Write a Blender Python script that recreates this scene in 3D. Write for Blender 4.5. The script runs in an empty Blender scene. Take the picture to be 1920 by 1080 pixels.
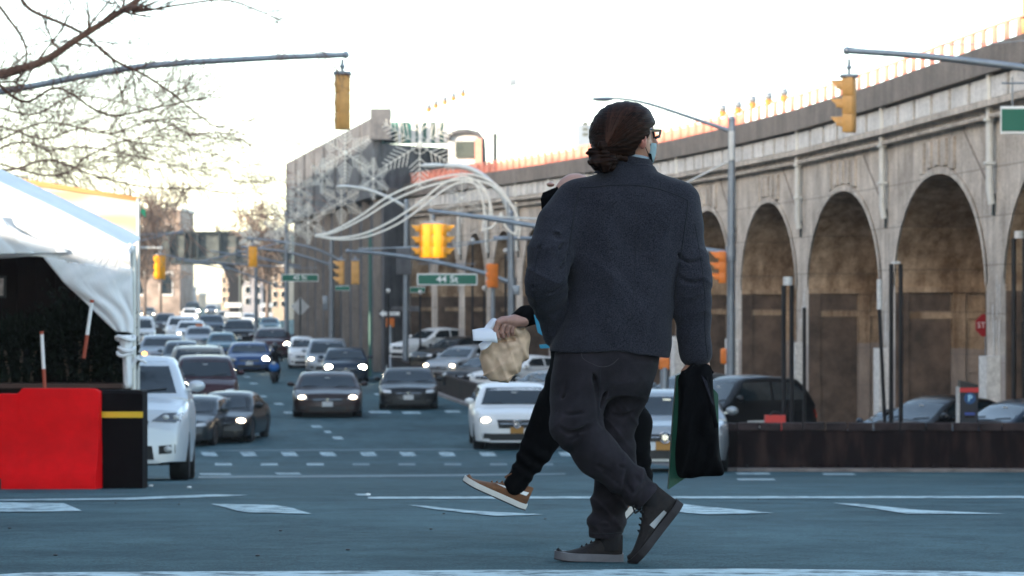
import bpy, bmesh, math, random
import numpy as np
from mathutils import Vector, Matrix, Euler
from mathutils.bvhtree import BVHTree
random.seed(7); np.random.seed(7)
R = math.radians
S = bpy.context.scene
COL = S.collection

# ------------------------------------------------------------ camera, sky, sun, exposure
F = 5000.0            # focal length in pixels of the 1920 px wide frame
CAMZ = 1.0            # camera height over the road at the walking man
HOR = 566.0           # horizon row
cd = bpy.data.cameras.new('camera'); cam = bpy.data.objects.new('camera', cd); COL.objects.link(cam)
cam.location = (0, 0, CAMZ); cam.rotation_euler = (R(90), 0, 0)
cd.sensor_width = 36.0; cd.lens = 36.0*F/1920; cd.shift_y = (HOR-540)/1920.0
cd.clip_start = 0.5; cd.clip_end = 6000
cd.dof.use_dof = True; cd.dof.focus_distance = 10.3; cd.dof.aperture_fstop = 7.5
S.camera = cam
wd = bpy.data.worlds.new('World'); S.world = wd; wd.use_nodes = True
SUN_EL, SUN_AZ = 15.0, -128.0     # sun low, behind the camera and to the left (azimuth clockwise from +Y)
nt = wd.node_tree; bgn = nt.nodes['Background']
sk = nt.nodes.new('ShaderNodeTexSky'); sk.sky_type = 'NISHITA'; sk.sun_disc = False
sk.sun_elevation = R(SUN_EL); sk.sun_rotation = R(SUN_AZ)
sk.air_density = .8; sk.dust_density = .8; sk.ozone_density = .8
wm = nt.nodes.new('ShaderNodeMixRGB'); wm.blend_type = 'MULTIPLY'; wm.inputs[0].default_value = 1; wm.inputs[2].default_value = (1.08, .98, .84, 1)   # thin warm winter veil over the sky
nt.links.new(sk.outputs[0], wm.inputs[1]); nt.links.new(wm.outputs[0], bgn.inputs[0]); bgn.inputs[1].default_value = 0.15
sl = bpy.data.lights.new('sun', 'SUN'); so = bpy.data.objects.new('sun', sl); COL.objects.link(so)
sl.energy = 2.0; sl.angle = R(0.6); sl.color = (1.0, 0.86, 0.70)
sv = Vector((math.sin(R(SUN_AZ))*math.cos(R(SUN_EL)), math.cos(R(SUN_AZ))*math.cos(R(SUN_EL)), math.sin(R(SUN_EL))))
so.rotation_euler = sv.to_track_quat('Z', 'Y').to_euler(); so.location = (0, -20, 60)
S.view_settings.view_transform = 'Standard'; S.view_settings.look = 'None'
S.view_settings.gamma = 1.0; S.view_settings.exposure = 2.45
S.render.engine = 'CYCLES'
S.cycles.max_bounces = 6; S.cycles.diffuse_bounces = 3; S.cycles.glossy_bounces = 3
S.cycles.transmission_bounces = 4; S.cycles.transparent_max_bounces = 6
S.cycles.use_denoising = True; S.cycles.sample_clamp_indirect = 6

# ------------------------------------------------------------ helpers
def W(px, py, d): return Vector(((px-960.0)/F*d, d, CAMZ+(HOR-py)/F*d))
KD = [-80, 5, 10.25, 28.6, 51.5, 70, 89, 133, 152, 217, 333, 500, 900, 3000]
KZ = [4.6, .27, 0, -1.0, -2.28, -2.95, -2.92, -2.5, -2.05, -1.57, -.93, -.5, -.3, -.2]
def _pchip():
    x = np.array(KD, float); y = np.array(KZ, float); h = np.diff(x); dl = np.diff(y)/h
    m = np.zeros(len(x)); m[0] = dl[0]; m[-1] = dl[-1]
    for i in range(1, len(x)-1):
        if dl[i-1]*dl[i] > 0:
            w1 = 2*h[i]+h[i-1]; w2 = h[i]+2*h[i-1]; m[i] = (w1+w2)/(w1/dl[i-1]+w2/dl[i])
    return x, y, m
_X, _Y, _M = _pchip()
def G(d):
    d = min(max(d, _X[0]), _X[-1]); i = int(np.searchsorted(_X, d)-1); i = max(0, min(i, len(_X)-2))
    h = _X[i+1]-_X[i]; t = (d-_X[i])/h
    return float((2*t**3-3*t**2+1)*_Y[i]+(t**3-2*t*t+t)*h*_M[i]+(-2*t**3+3*t*t)*_Y[i+1]+(t**3-t*t)*h*_M[i+1])
def rowd(py):                     # distance at which the road shows at pixel row py
    lo, hi = 7.0, 900.0
    for _ in range(60):
        mid = (lo*hi)**.5
        y = HOR+(1-G(mid))*F/mid
        if y > py: lo = mid
        else: hi = mid
    return (lo*hi)**.5

def empty(name, loc, label=None, cat=None, group=None, rz=0):
    o = bpy.data.objects.new(name, None); COL.objects.link(o); o.location = loc; o.rotation_euler = (0, 0, rz)
    o.empty_display_size = .3
    tag(o, label, cat, group); return o
def tag(o, label=None, cat=None, group=None, kind=None):
    if label: o['label'] = label
    if cat: o['category'] = cat
    if group: o['group'] = group
    if kind: o['kind'] = kind
    return o
def link(name, me, mat, parent=None, smooth=False, local=False):
    o = bpy.data.objects.new(name, me); COL.objects.link(o)
    mats = mat if isinstance(mat, (list, tuple)) else [mat]
    for m in mats: me.materials.append(m)
    if smooth:
        me.polygons.foreach_set('use_smooth', [True]*len(me.polygons))
    if parent is not None:
        o.parent = parent
        if not local:           # mesh given in world space: move it into the parent's frame
            w = Matrix(); p = parent
            while p is not None: w = p.matrix_basis @ w; p = p.parent
            me.transform(w.inverted())
    return o
def re_origin(o):
    me = o.data; n = len(me.vertices)
    co = np.empty(n*3); me.vertices.foreach_get('co', co); co = co.reshape(-1, 3)
    c = Vector(((co[:, 0].min()+co[:, 0].max())/2, (co[:, 1].min()+co[:, 1].max())/2, co[:, 2].min()))
    me.transform(Matrix.Translation(-c)); o.location = Vector(o.location)+c
    return o

class MB:
    """collects simple shapes into one mesh"""
    def __init__(s): s.v = []; s.f = []; s.mi = []
    def add(s, vs, fs, mi=0):
        n = len(s.v); s.v += [tuple(v) for v in vs]; s.f += [tuple(i+n for i in f) for f in fs]; s.mi += [mi]*len(fs); return s
    def box(s, c, size, rot=None, mi=0, bev=0):
        hx, hy, hz = [a/2 for a in size]; c = Vector(c)
        if bev:
            bm = bmesh.new(); bmesh.ops.create_cube(bm, size=1)
            bmesh.ops.scale(bm, vec=size, verts=bm.verts)
            bmesh.ops.bevel(bm, geom=bm.edges[:], offset=bev, segments=2, affect='EDGES', profile=.5)
            vs = [v.co.copy() for v in bm.verts]; bm.verts.index_update(); fs = [[v.index for v in f.verts] for f in bm.faces]; bm.free()
        else:
            vs = [Vector((x, y, z)) for x in (-hx, hx) for y in (-hy, hy) for z in (-hz, hz)]
            fs = [(0, 1, 3, 2), (4, 6, 7, 5), (0, 4, 5, 1), (2, 3, 7, 6), (0, 2, 6, 4), (1, 5, 7, 3)]
        if rot is not None:
            m = rot if isinstance(rot, Matrix) else Euler(rot).to_matrix()
            vs = [m @ v for v in vs]
        return s.add([v+c for v in vs], fs, mi)
    def tube(s, pts, r, n=8, mi=0, cap=True):
        pts = [Vector(p) for p in pts]; k = len(pts)
        rs = list(r) if isinstance(r, (list, tuple, np.ndarray)) else [r]*k
        vs = []; up = None
        for i, p in enumerate(pts):
            t = (pts[min(i+1, k-1)]-pts[max(i-1, 0)])
            t = t.normalized() if t.length > 1e-9 else Vector((0, 0, 1))
            if up is None:
                a = Vector((0, 0, 1)) if abs(t.z) < .9 else Vector((1, 0, 0)); up = t.cross(a).normalized()
            else:
                up = (up-t*up.dot(t)); up = up.normalized() if up.length > 1e-6 else t.orthogonal().normalized()
            b = t.cross(up)
            for j in range(n):
                a = 2*math.pi*j/n; vs.append(p+(up*math.cos(a)+b*math.sin(a))*rs[i])
        fs = [(i*n+j, i*n+(j+1) % n, (i+1)*n+(j+1) % n, (i+1)*n+j) for i in range(k-1) for j in range(n)]
        if cap: fs += [tuple(range(n))[::-1], tuple((k-1)*n+j for j in range(n))]
        return s.add(vs, fs, mi)
    def loft(s, rings, mi=0, cap=True, closed=True):
        n = len(rings[0]); vs = [v for r_ in rings for v in r_]; k = len(rings)
        m = n if closed else n-1
        fs = [(i*n+j, i*n+(j+1) % n, (i+1)*n+(j+1) % n, (i+1)*n+j) for i in range(k-1) for j in range(m)]
        if cap and closed: fs += [tuple(range(n))[::-1], tuple((k-1)*n+j for j in range(n))]
        return s.add(vs, fs, mi)
    def sphere(s, c, r, nu=12, nv=8, mi=0):
        c = Vector(c); rx, ry, rz = r if isinstance(r, (tuple, list)) else (r, r, r)
        rings = []
        for i in range(nv+1):
            a = math.pi*(i/nv-.5); rr = max(math.cos(a), .02)
            rings.append([c+Vector((rx*rr*math.cos(2*math.pi*j/nu), ry*rr*math.sin(2*math.pi*j/nu), rz*math.sin(a))) for j in range(nu)])
        return s.loft(rings, mi)
    def prism(s, poly, off, mi=0):
        """poly: 3D points; extruded by vector off"""
        off = Vector(off); n = len(poly); vs = [Vector(p) for p in poly]+[Vector(p)+off for p in poly]
        fs = [tuple(range(n))[::-1], tuple(range(n, 2*n))]+[(i, (i+1) % n, (i+1) % n+n, i+n) for i in range(n)]
        return s.add(vs, fs, mi)
    def mesh(s, name='mesh'):
        me = bpy.data.meshes.new(name); me.from_pydata(s.v, [], s.f)
        if any(s.mi): me.polygons.foreach_set('material_index', s.mi)
        me.validate(); bm = bmesh.new(); bm.from_mesh(me); bmesh.ops.recalc_face_normals(bm, faces=bm.faces); bm.to_mesh(me); bm.free()
        me.update(); return me
    def build(s, name, mat, parent=None, smooth=False, local=False):
        o = link(name, s.mesh(name), mat, parent, smooth, local)
        if smooth == 'auto' or smooth is True:
            try: o.data.set_sharp_from_angle(angle=R(42))
            except Exception: pass
        return o

# ------------------------------------------------------------ materials
KD_ = .74
def mat(name, col, rough=.6, metal=0.0, var=0.0, scale=8.0, bump=0.0, bscale=60.0, col2=None, coat=0.0, emit=None, estr=0.0, spec=.5, sheen=0.0, alpha=None, detail=4, stretch=None, coord='Object'):
    if max(col) < .56: col = tuple(x*KD_ for x in col); col2 = tuple(x*KD_ for x in col2) if col2 else None
    m = bpy.data.materials.new(name); m.use_nodes = True; t = m.node_tree; b = t.nodes['Principled BSDF']
    c = (col[0], col[1], col[2], 1); b.inputs['Base Color'].default_value = c
    b.inputs['Roughness'].default_value = rough; b.inputs['Metallic'].default_value = metal
    b.inputs['Specular IOR Level'].default_value = spec
    if coat: b.inputs['Coat Weight'].default_value = coat; b.inputs['Coat Roughness'].default_value = .04
    if sheen: b.inputs['Sheen Weight'].default_value = sheen; b.inputs['Sheen Roughness'].default_value = .5
    if emit: b.inputs['Emission Color'].default_value = (*emit, 1); b.inputs['Emission Strength'].default_value = estr
    if var or bump:
        tc = t.nodes.new('ShaderNodeTexCoord'); mp = t.nodes.new('ShaderNodeMapping')
        t.links.new(tc.outputs[coord], mp.inputs[0])
        if stretch: mp.inputs['Scale'].default_value = stretch
    if var:
        nz = t.nodes.new('ShaderNodeTexNoise'); nz.inputs['Scale'].default_value = scale; nz.inputs['Detail'].default_value = detail
        nz.inputs['Roughness'].default_value = .65
        t.links.new(mp.outputs[0], nz.inputs['Vector'])
        rp = t.nodes.new('ShaderNodeValToRGB'); rp.color_ramp.elements[0].position = .32; rp.color_ramp.elements[1].position = .68
        a = col2 if col2 else tuple(x*(1-var) for x in col); z = col if col2 else tuple(min(1, x*(1+var)) for x in col)
        rp.color_ramp.elements[0].color = (*a, 1); rp.color_ramp.elements[1].color = (*z, 1)
        t.links.new(nz.outputs['Fac'], rp.inputs[0]); t.links.new(rp.outputs[0], b.inputs['Base Color'])
    if bump:
        n2 = t.nodes.new('ShaderNodeTexNoise'); n2.inputs['Scale'].default_value = bscale; n2.inputs['Detail'].default_value = 5
        t.links.new(mp.outputs[0], n2.inputs['Vector'])
        bp = t.nodes.new('ShaderNodeBump'); bp.inputs['Strength'].default_value = bump; bp.inputs['Distance'].default_value = .02
        t.links.new(n2.outputs['Fac'], bp.inputs['Height']); t.links.new(bp.outputs[0], b.inputs['Normal'])
    return m
def text_mesh(txt, size, bold=0.0):
    cu = bpy.data.curves.new('lettering', 'FONT'); cu.body = txt; cu.size = size; cu.align_x = 'CENTER'; cu.align_y = 'CENTER'
    cu.extrude = .004; cu.offset = bold; cu.resolution_u = 4
    o = bpy.data.objects.new('tmp', cu); COL.objects.link(o); bpy.context.view_layer.update()
    me = bpy.data.meshes.new_from_object(o.evaluated_get(bpy.context.evaluated_depsgraph_get()))
    bpy.data.objects.remove(o); return me
def lettering(txt, size, loc, mat_, parent, rot=(R(90), 0, 0), sx=1.0, bold=0.0):
    me = text_mesh(txt, size, bold); me.transform(Matrix.Translation(Vector(loc)) @ Euler(rot).to_matrix().to_4x4() @ Matrix.Diagonal((sx, 1, 1, 1)))
    me.materials.clear()
    return link('lettering', me, mat_, parent)

M = {}
M['concrete'] = None
M['steel'] = mat('galvanised_steel', (.36, .40, .44), .45, .55, .12, 3, .1, 30)
M['pale_steel'] = mat('pale_painted_steel', (.62, .62, .58), .45, .1, .08, 4)
M['darksteel'] = mat('dark_painted_steel', (.035, .05, .055), .5, .2, .2, 5)
M['blackpaint'] = mat('black_paint', (.012, .012, .015), .4, 0, .2, 6)
M['yellow'] = mat('signal_yellow', (.95, .37, .01), .38, 0, .10, 5, .05, 20)
M['tan_yellow'] = mat('weathered_signal_yellow', (.66, .33, .09), .5, 0, .12, 6, .05, 20)
M['orange'] = mat('orange_paint', (.78, .20, .02), .5, 0, .1, 6)
M['green'] = mat('sign_green', (.0, .17, .10), .45, 0, .05, 3)
M['white'] = mat('white_paint', (.75, .75, .73), .5, 0, .05, 4)
M['signwhite'] = mat('reflective_white', (.85, .85, .82), .4)
M['tyre'] = mat('tyre_rubber', (.012, .012, .013), .8, 0, .2, 20)
M['rim'] = mat('wheel_rim', (.30, .31, .33), .35, .8)
M['glass'] = mat('car_glass', (.012, .022, .028), .05, 0, spec=.75)
M['lamp_glass'] = mat('lamp_glass', (.55, .56, .55), .12, .2, spec=.8)
M['lamp_dark'] = mat('dark_lamp_glass', (.14, .15, .16), .12, .5, spec=.8)
M['lamp_on'] = mat('lit_headlamp', (1, .95, .8), .2, emit=(1, .90, .68), estr=14)
M['lamp_dim'] = mat('lit_running_lamp', (1, .9, .75), .2, emit=(1, .80, .55), estr=3)
M['lamp_amber'] = mat('lit_amber_lamp', (1, .4, .05), .3, emit=(1, .35, .03), estr=3.5)
M['lamp_red'] = mat('red_lamp', (.5, .01, .01), .3, emit=(1, .05, .02), estr=.6)
M['plate'] = mat('number_plate_white', (.6, .6, .58), .5)
M['plate_orange'] = mat('number_plate_orange', (.55, .26, .04), .5)
M['trim'] = mat('black_trim', (.01, .01, .011), .5)
M['chrome'] = mat('chrome', (.6, .6, .6), .18, 1)
M['rust'] = None
# ------------------------------------------------------------ ground, road, markings
def asphalt():
    m = bpy.data.materials.new('asphalt'); m.use_nodes = True; t = m.node_tree; b = t.nodes['Principled BSDF']
    tc = t.nodes.new('ShaderNodeTexCoord')
    def noise(sc, det, st=(1, 1, 1), rough=.6):
        mp = t.nodes.new('ShaderNodeMapping'); mp.inputs['Scale'].default_value = st; t.links.new(tc.outputs['Object'], mp.inputs[0])
        n = t.nodes.new('ShaderNodeTexNoise'); n.inputs['Scale'].default_value = sc; n.inputs['Detail'].default_value = det; n.inputs['Roughness'].default_value = rough
        t.links.new(mp.outputs[0], n.inputs['Vector']); return n.outputs['Fac']
    big = noise(.30, 6, (.5, .35, 1), .7); mid = noise(2.2, 7, (.8, .5, 1), .7); fine = noise(85, 5, rough=.75); crk = noise(1.1, 8, (1, .6, 1), .7)
    r1 = t.nodes.new('ShaderNodeValToRGB'); e = r1.color_ramp.elements
    e[0].position = .39; e[0].color = (.010, .042, .053, 1); e[1].position = .62; e[1].color = (.056, .122, .140, 1)
    mx = t.nodes.new('ShaderNodeMath'); mx.operation = 'MULTIPLY_ADD'; mx.inputs[1].default_value = .45; t.links.new(mid, mx.inputs[0])
    m2 = t.nodes.new('ShaderNodeMath'); m2.operation = 'MULTIPLY'; m2.inputs[1].default_value = .55; t.links.new(big, m2.inputs[0]); t.links.new(m2.outputs[0], mx.inputs[2])
    t.links.new(mx.outputs[0], r1.inputs[0])
    r2 = t.nodes.new('ShaderNodeValToRGB'); e = r2.color_ramp.elements; e[0].position = .36; e[0].color = (.25, .28, .32, 1); e[1].position = .64; e[1].color = (1.75, 1.65, 1.6, 1)
    t.links.new(fine, r2.inputs[0])
    mu = t.nodes.new('ShaderNodeMixRGB'); mu.blend_type = 'MULTIPLY'; mu.inputs[0].default_value = 1; t.links.new(r1.outputs[0], mu.inputs[1]); t.links.new(r2.outputs[0], mu.inputs[2])
    # crack-like dark threads
    r3 = t.nodes.new('ShaderNodeValToRGB'); e = r3.color_ramp.elements; e[0].position = .488; e[0].color = (1, 1, 1, 1); e[1].position = .5; e[1].color = (.62, .62, .62, 1)
    x = r3.color_ramp.elements.new(.512); x.color = (1, 1, 1, 1); t.links.new(crk, r3.inputs[0])
    mu2 = t.nodes.new('ShaderNodeMixRGB'); mu2.blend_type = 'MULTIPLY'; mu2.inputs[0].default_value = 1; t.links.new(mu.outputs[0], mu2.inputs[1]); t.links.new(r3.outputs[0], mu2.inputs[2])
    t.links.new(mu2.outputs[0], b.inputs['Base Color']); b.inputs['Roughness'].default_value = .8; b.inputs['Specular IOR Level'].default_value = .15
    bp = t.nodes.new('ShaderNodeBump'); bp.inputs['Strength'].default_value = .5; bp.inputs['Distance'].default_value = .01; t.links.new(fine, bp.inputs['Height']); t.links.new(bp.outputs[0], b.inputs['Normal'])
    return m
M['asphalt'] = asphalt()
M['lot'] = mat('lot_concrete', (.16, .155, .15), .85, 0, .3, 1.2, .3, 40)
def marking_mat():
    m = bpy.data.materials.new('worn_road_paint'); m.use_nodes = True; t = m.node_tree; b = t.nodes['Principled BSDF']
    tc = t.nodes.new('ShaderNodeTexCoord'); n = t.nodes.new('ShaderNodeTexNoise'); n.inputs['Scale'].default_value = 6; n.inputs['Detail'].default_value = 7; n.inputs['Roughness'].default_value = .7
    t.links.new(tc.outputs['Object'], n.inputs['Vector'])
    r = t.nodes.new('ShaderNodeValToRGB'); e = r.color_ramp.elements; e[0].position = .40; e[0].color = (0.0296, 0.074, 0.0888, 1); e[1].position = .54; e[1].color = (.40, .52, .54, 1)
    t.links.new(n.outputs['Fac'], r.inputs[0]); t.links.new(r.outputs[0], b.inputs['Base Color']); b.inputs['Roughness'].default_value = .7
    return m
M['paint'] = marking_mat()
M['paint2'] = mat('old_grey_paint', (.12, .20, .23), .7, 0, .4, 5)

def sheet(name, ds, xl, xr, dz, material, nx=24):
    vs = []; fs = []
    for d in ds:
        a, b = xl(d), xr(d)
        for i in range(nx+1): vs.append((a+(b-a)*i/nx, d, G(d)+dz))
    n = nx+1
    for k in range(len(ds)-1):
        for i in range(nx): fs.append((k*n+i, k*n+i+1, (k+1)*n+i+1, (k+1)*n+i))
    mb = MB(); mb.add(vs, fs); return mb.build(name, material, smooth=True)
ds = list(np.arange(-80, 8, 4.0))+list(np.arange(8, 60, .8))+list(np.arange(60, 260, 2.5))+list(np.arange(260, 520, 10))+[600, 750, 900, 1200, 1700, 2400, 3000]
tag(sheet('ground', ds, lambda d: -500-d*.3, lambda d: 500+d*.3, -.012, M['lot'], 30), kind='structure')
WA = [(3.9, 52.6), (4.4, 52.0), (6.5, 51.7), (9.0, 51.4), (12.5, 51.0), (18, 50.5)]        # near low wall, plan
WB = [(W(1010, 0, 87).x, 87), (W(900, 0, 98).x, 98), (W(800, 0, 115).x, 115), (W(715, 0, 137).x, 137), (W(655, 0, 152).x, 152)]
def road_r(d):
    if d < 49: return 60
    if d < 52: return 60-(d-49)/3*56
    pts = [(52, 4.0), (60, 3.4), (72, 2.2)]+[(b, a+.25) for a, b in WB]+[(217, -15.5), (333, -26), (900, -60)]
    return float(np.interp(d, [p[0] for p in pts], [p[1] for p in pts]))
def road_l(d):
    return -60 if d < 26 else float(np.interp(d, [26, 30, 90, 150, 217, 333, 900], [-60, -9, -16, -27, -40, -60, -130]))
tag(sheet('road', [d for d in ds if d <= 900], road_l, road_r, 0.0, M['asphalt'], 60), kind='structure')
def pxpoly(pts):                 # a painted shape laid on the road, given by where it lies
    out = []
    for px, py in pts:
        d = rowd(py); out.append((W(px, py, d).x, d))
    return out
def marking(name, poly, dz=.006, m='paint'):
    """triangulated flat paint following the road surface"""
    P = poly; n = len(P)
    mb = MB(); ys = [p[1] for p in P]; y0, y1 = min(ys), max(ys)
    k = max(2, min(40, int((y1-y0)/.4)+2)); rows = np.linspace(y0+1e-4, y1-1e-4, k); rr = []
    for y in rows:
        xs = []
        for i in range(n):
            (xa, ya), (xb, yb) = P[i], P[(i+1) % n]
            if (ya-y)*(yb-y) < 0: xs.append(xa+(xb-xa)*(y-ya)/(yb-ya))
        if len(xs) >= 2: rr.append((y, min(xs), max(xs)))
    vs = []; 
    for y, a, b in rr:
        for j in range(9): vs.append((a+(b-a)*j/8, y, G(y)+dz))
    fs = [(i*9+j, i*9+j+1, (i+1)*9+j+1, (i+1)*9+j) for i in range(len(rr)-1) for j in range(8)]
    mb.add(vs, fs); o = mb.build(name, M[m]); tag(o, kind='structure'); return o
# near crossing bars (foreshortened), stop lines and the two rows of crosswalk dashes
marking('road_marking', pxpoly([(-60, 1082), (60, 1076), (420, 1073), (880, 1070), (1400, 1069), (1980, 1071), (1980, 1090), (-60, 1092)]))
for q in ([(-40, 943), (118, 944), (158, 961), (-40, 962)], [(395, 946), (505, 947), (545, 953), (584, 965), (455, 962), (420, 952)],
          [(765, 948), (800, 950), (868, 958), (1035, 967), (930, 969), (815, 956)], [(1270, 945), (1320, 951), (1470, 965), (1330, 966), (1270, 962)],
          [(1560, 944), (1600, 945), (1725, 958), (1890, 965), (1700, 965), (1640, 955)]):
    marking('road_marking', pxpoly(q))
marking('road_marking', pxpoly([(690, 932), (1980, 931), (1980, 935), (690, 936.5)]))
marking('road_marking', pxpoly([(-40, 938), (220, 935), (400, 928), (470, 929), (420, 932), (240, 938.5), (-40, 940)]), m='paint')
marking('road_marking', pxpoly([(372, 893), (700, 891), (1060, 888), (1060, 890), (700, 895), (372, 897)]), m='paint2')
marking('road_marking', pxpoly([(372, 844), (1240, 841), (1240, 842.5), (372, 846)]), m='paint2')
x = 376
while x < 1120:
    k = random.uniform(-2, 2); marking('road_marking', pxpoly([(x+k, 848), (x+27+k, 848), (x+34+k, 855.5), (x+7+k, 855.5)])); x += 74.5
x = 403
while x < 1100:
    marking('road_marking', pxpoly([(x, 869), (x+31, 869), (x+33, 873), (x, 873)]), m='paint' if x < 640 else 'paint2'); x += 86
for a, b, y in ((372, 430, 888), (515, 560, 887), (1378, 1440, 887), (1540, 1600, 888)): marking('road_marking', pxpoly([(a, y), (b, y), (b+6, y+3), (a+6, y+3)]), m='paint')
for a, b, y, h in ((582, 600, 798, 4), (606, 618, 808, 4), (622, 640, 819, 5), (530, 546, 772, 4), (512, 528, 756, 3), (480, 497, 742, 3), (690, 730, 771, 4), (752, 786, 772, 4), (832, 860, 770, 4), (700, 712, 738, 3), (466, 480, 718, 2.5), (455, 466, 706, 2), (665, 690, 927, 3), (1380, 1450, 898, 3)):
    marking('road_marking', pxpoly([(a, y), (b, y), (b+5, y+h), (a+5, y+h)]))
# litter and dark spots on the road
for i, (px, py, c) in enumerate(((283, 912, 'w'), (355, 915, 'w'), (690, 929, 'w'), (1422, 937, 'k'), (1022, 974, 'k'), (217, 944, 'k'), (335, 946, 'k'), (18, 991, 'k'), (104, 1042, 'k'), (483, 1043, 'k'), (652, 1032, 'k'), (526, 996, 'k'), (832, 964, 'k'), (288, 909, 'k'), (808, 993, 'k'))):
    d = rowd(py); p = W(px, py, d); mb = MB(); s_ = .008 if c == 'k' else .02
    mb.sphere((p.x, d, G(d)+s_*.45), (s_*1.3, s_*1.5, s_*.55), 7, 5)
    o = mb.build('litter_scrap' if c == 'w' else 'pebble', M['signwhite'] if c == 'w' else M['trim'], smooth=True); re_origin(o)
    where = {283: 'beside the foot of the black barrier', 355: 'right of the silver car tyre', 690: 'on the open road left of the brown shoe'}
    if c == 'w': tag(o, 'small white scrap of litter '+where[px], 'litter', 'scraps of litter on the road')
    else: tag(o, 'tiny dark pebble on the asphalt '+{1422: 'right of the raised shoe, on the long white line', 1022: 'between the brown shoe and the planted foot', 217: 'between the two left crossing bars', 335: 'just left of the second crossing bar', 18: 'at the left edge under the first crossing bar', 104: 'nearest the lower left corner', 483: 'below the second crossing bar near the bottom line', 652: 'alone in the middle of the near lane', 526: 'right below the tip of the second crossing bar', 832: 'under the third crossing bar', 288: 'at the foot of the black barrier', 808: 'left of the brown shoe and below it'}[px], 'pebble', 'tiny dark pebbles on the asphalt')

# ------------------------------------------------------------ viaduct
def concrete_mat(name, c1, c2, paint_z=None, streak=True, brick=False):
    m = bpy.data.materials.new(name); m.use_nodes = True; t = m.node_tree; b = t.nodes['Principled BSDF']
    ge = t.nodes.new('ShaderNodeNewGeometry')
    def noise(sc, det, st):
        mp = t.nodes.new('ShaderNodeMapping'); mp.inputs['Scale'].default_value = st; t.links.new(ge.outputs['Position'], mp.inputs[0])
        n = t.nodes.new('ShaderNodeTexNoise'); n.inputs['Scale'].default_value = sc; n.inputs['Detail'].default_value = det; n.inputs['Roughness'].default_value = .65
        t.links.new(mp.outputs[0], n.inputs['Vector']); return n.outputs['Fac']
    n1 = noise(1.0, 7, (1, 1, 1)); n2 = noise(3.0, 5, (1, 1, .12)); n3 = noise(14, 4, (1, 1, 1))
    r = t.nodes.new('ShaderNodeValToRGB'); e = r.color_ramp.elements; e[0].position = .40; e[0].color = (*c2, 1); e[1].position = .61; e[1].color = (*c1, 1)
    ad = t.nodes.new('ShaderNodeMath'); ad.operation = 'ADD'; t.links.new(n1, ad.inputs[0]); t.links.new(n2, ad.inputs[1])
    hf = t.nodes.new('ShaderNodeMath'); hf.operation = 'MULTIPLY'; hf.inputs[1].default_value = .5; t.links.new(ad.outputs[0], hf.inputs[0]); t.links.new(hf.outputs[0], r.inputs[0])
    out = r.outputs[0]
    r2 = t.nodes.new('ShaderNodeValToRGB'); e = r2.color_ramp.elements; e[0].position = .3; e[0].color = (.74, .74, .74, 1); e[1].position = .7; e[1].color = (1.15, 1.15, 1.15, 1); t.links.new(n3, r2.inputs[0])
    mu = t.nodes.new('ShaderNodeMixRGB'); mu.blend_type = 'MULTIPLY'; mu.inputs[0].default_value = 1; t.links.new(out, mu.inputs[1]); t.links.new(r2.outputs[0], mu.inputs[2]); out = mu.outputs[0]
    if paint_z is not None:
        sp = t.nodes.new('ShaderNodeSeparateXYZ'); t.links.new(ge.outputs['Position'], sp.inputs[0])
        a2 = t.nodes.new('ShaderNodeMath'); a2.operation = 'MULTIPLY_ADD'; a2.inputs[1].default_value = .35; t.links.new(n1, a2.inputs[0]); t.links.new(sp.outputs['Z'], a2.inputs[2])
        fm = t.nodes.new('ShaderNodeMath'); fm.operation = 'FRACT'; dv = t.nodes.new('ShaderNodeMath'); dv.operation = 'MULTIPLY_ADD'; dv.inputs[1].default_value = 1/1.13; dv.inputs[2].default_value = .37; t.links.new(sp.outputs['Z'], dv.inputs[0]); t.links.new(dv.outputs[0], fm.inputs[0])
        jl = t.nodes.new('ShaderNodeMath'); jl.operation = 'LESS_THAN'; jl.inputs[1].default_value = .03; t.links.new(fm.outputs[0], jl.inputs[0]); js = t.nodes.new('ShaderNodeMath'); js.operation = 'MULTIPLY'; js.inputs[1].default_value = .45; t.links.new(jl.outputs[0], js.inputs[0])
        jm = t.nodes.new('ShaderNodeMixRGB'); jm.inputs[2].default_value = (.10, .08, .065, 1); t.links.new(js.outputs[0], jm.inputs[0]); t.links.new(out, jm.inputs[1]); out = jm.outputs[0]      # pour joints in the concrete
        lt = t.nodes.new('ShaderNodeMath'); lt.operation = 'LESS_THAN'; lt.inputs[1].default_value = paint_z+.17; t.links.new(a2.outputs[0], lt.inputs[0])
        r4 = t.nodes.new('ShaderNodeMath'); r4.operation = 'MULTIPLY'; r4.inputs[1].default_value = .55; t.links.new(lt.outputs[0], r4.inputs[0])
        mp = t.nodes.new('ShaderNodeMixRGB'); mp.inputs[2].default_value = (0.3108, 0.2812, 0.2738, 1); t.links.new(r4.outputs[0], mp.inputs[0]); t.links.new(out, mp.inputs[1]); out = mp.outputs[0]
    t.links.new(out, b.inputs['Base Color']); b.inputs['Roughness'].default_value = .85; b.inputs['Specular IOR Level'].default_value = .25
    bp = t.nodes.new('ShaderNodeBump'); bp.inputs['Strength'].default_value = .45; bp.inputs['Distance'].default_value = .03; t.links.new(n3, bp.inputs['Height']); t.links.new(bp.outputs[0], b.inputs['Normal'])
    return m
M['concrete'] = concrete_mat('weathered_concrete', (.63, .56, .48), (.34, .295, .25), -.25)
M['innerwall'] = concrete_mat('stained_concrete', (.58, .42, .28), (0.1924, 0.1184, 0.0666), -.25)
M['cap'] = concrete_mat('dark_concrete', (.26, .225, .195), (.17, .148, .13))
M['panel'] = concrete_mat('pale_concrete_panel', (.74, .72, .68), (.50, .49, .47))
M['stationwall'] = concrete_mat('grey_concrete', (.155, .155, .160), (.075, .077, .083))
M['salmon'] = mat('salmon_railing_paint', (.80, .33, .24), .6, 0, .15, 4, spec=.2)
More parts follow.
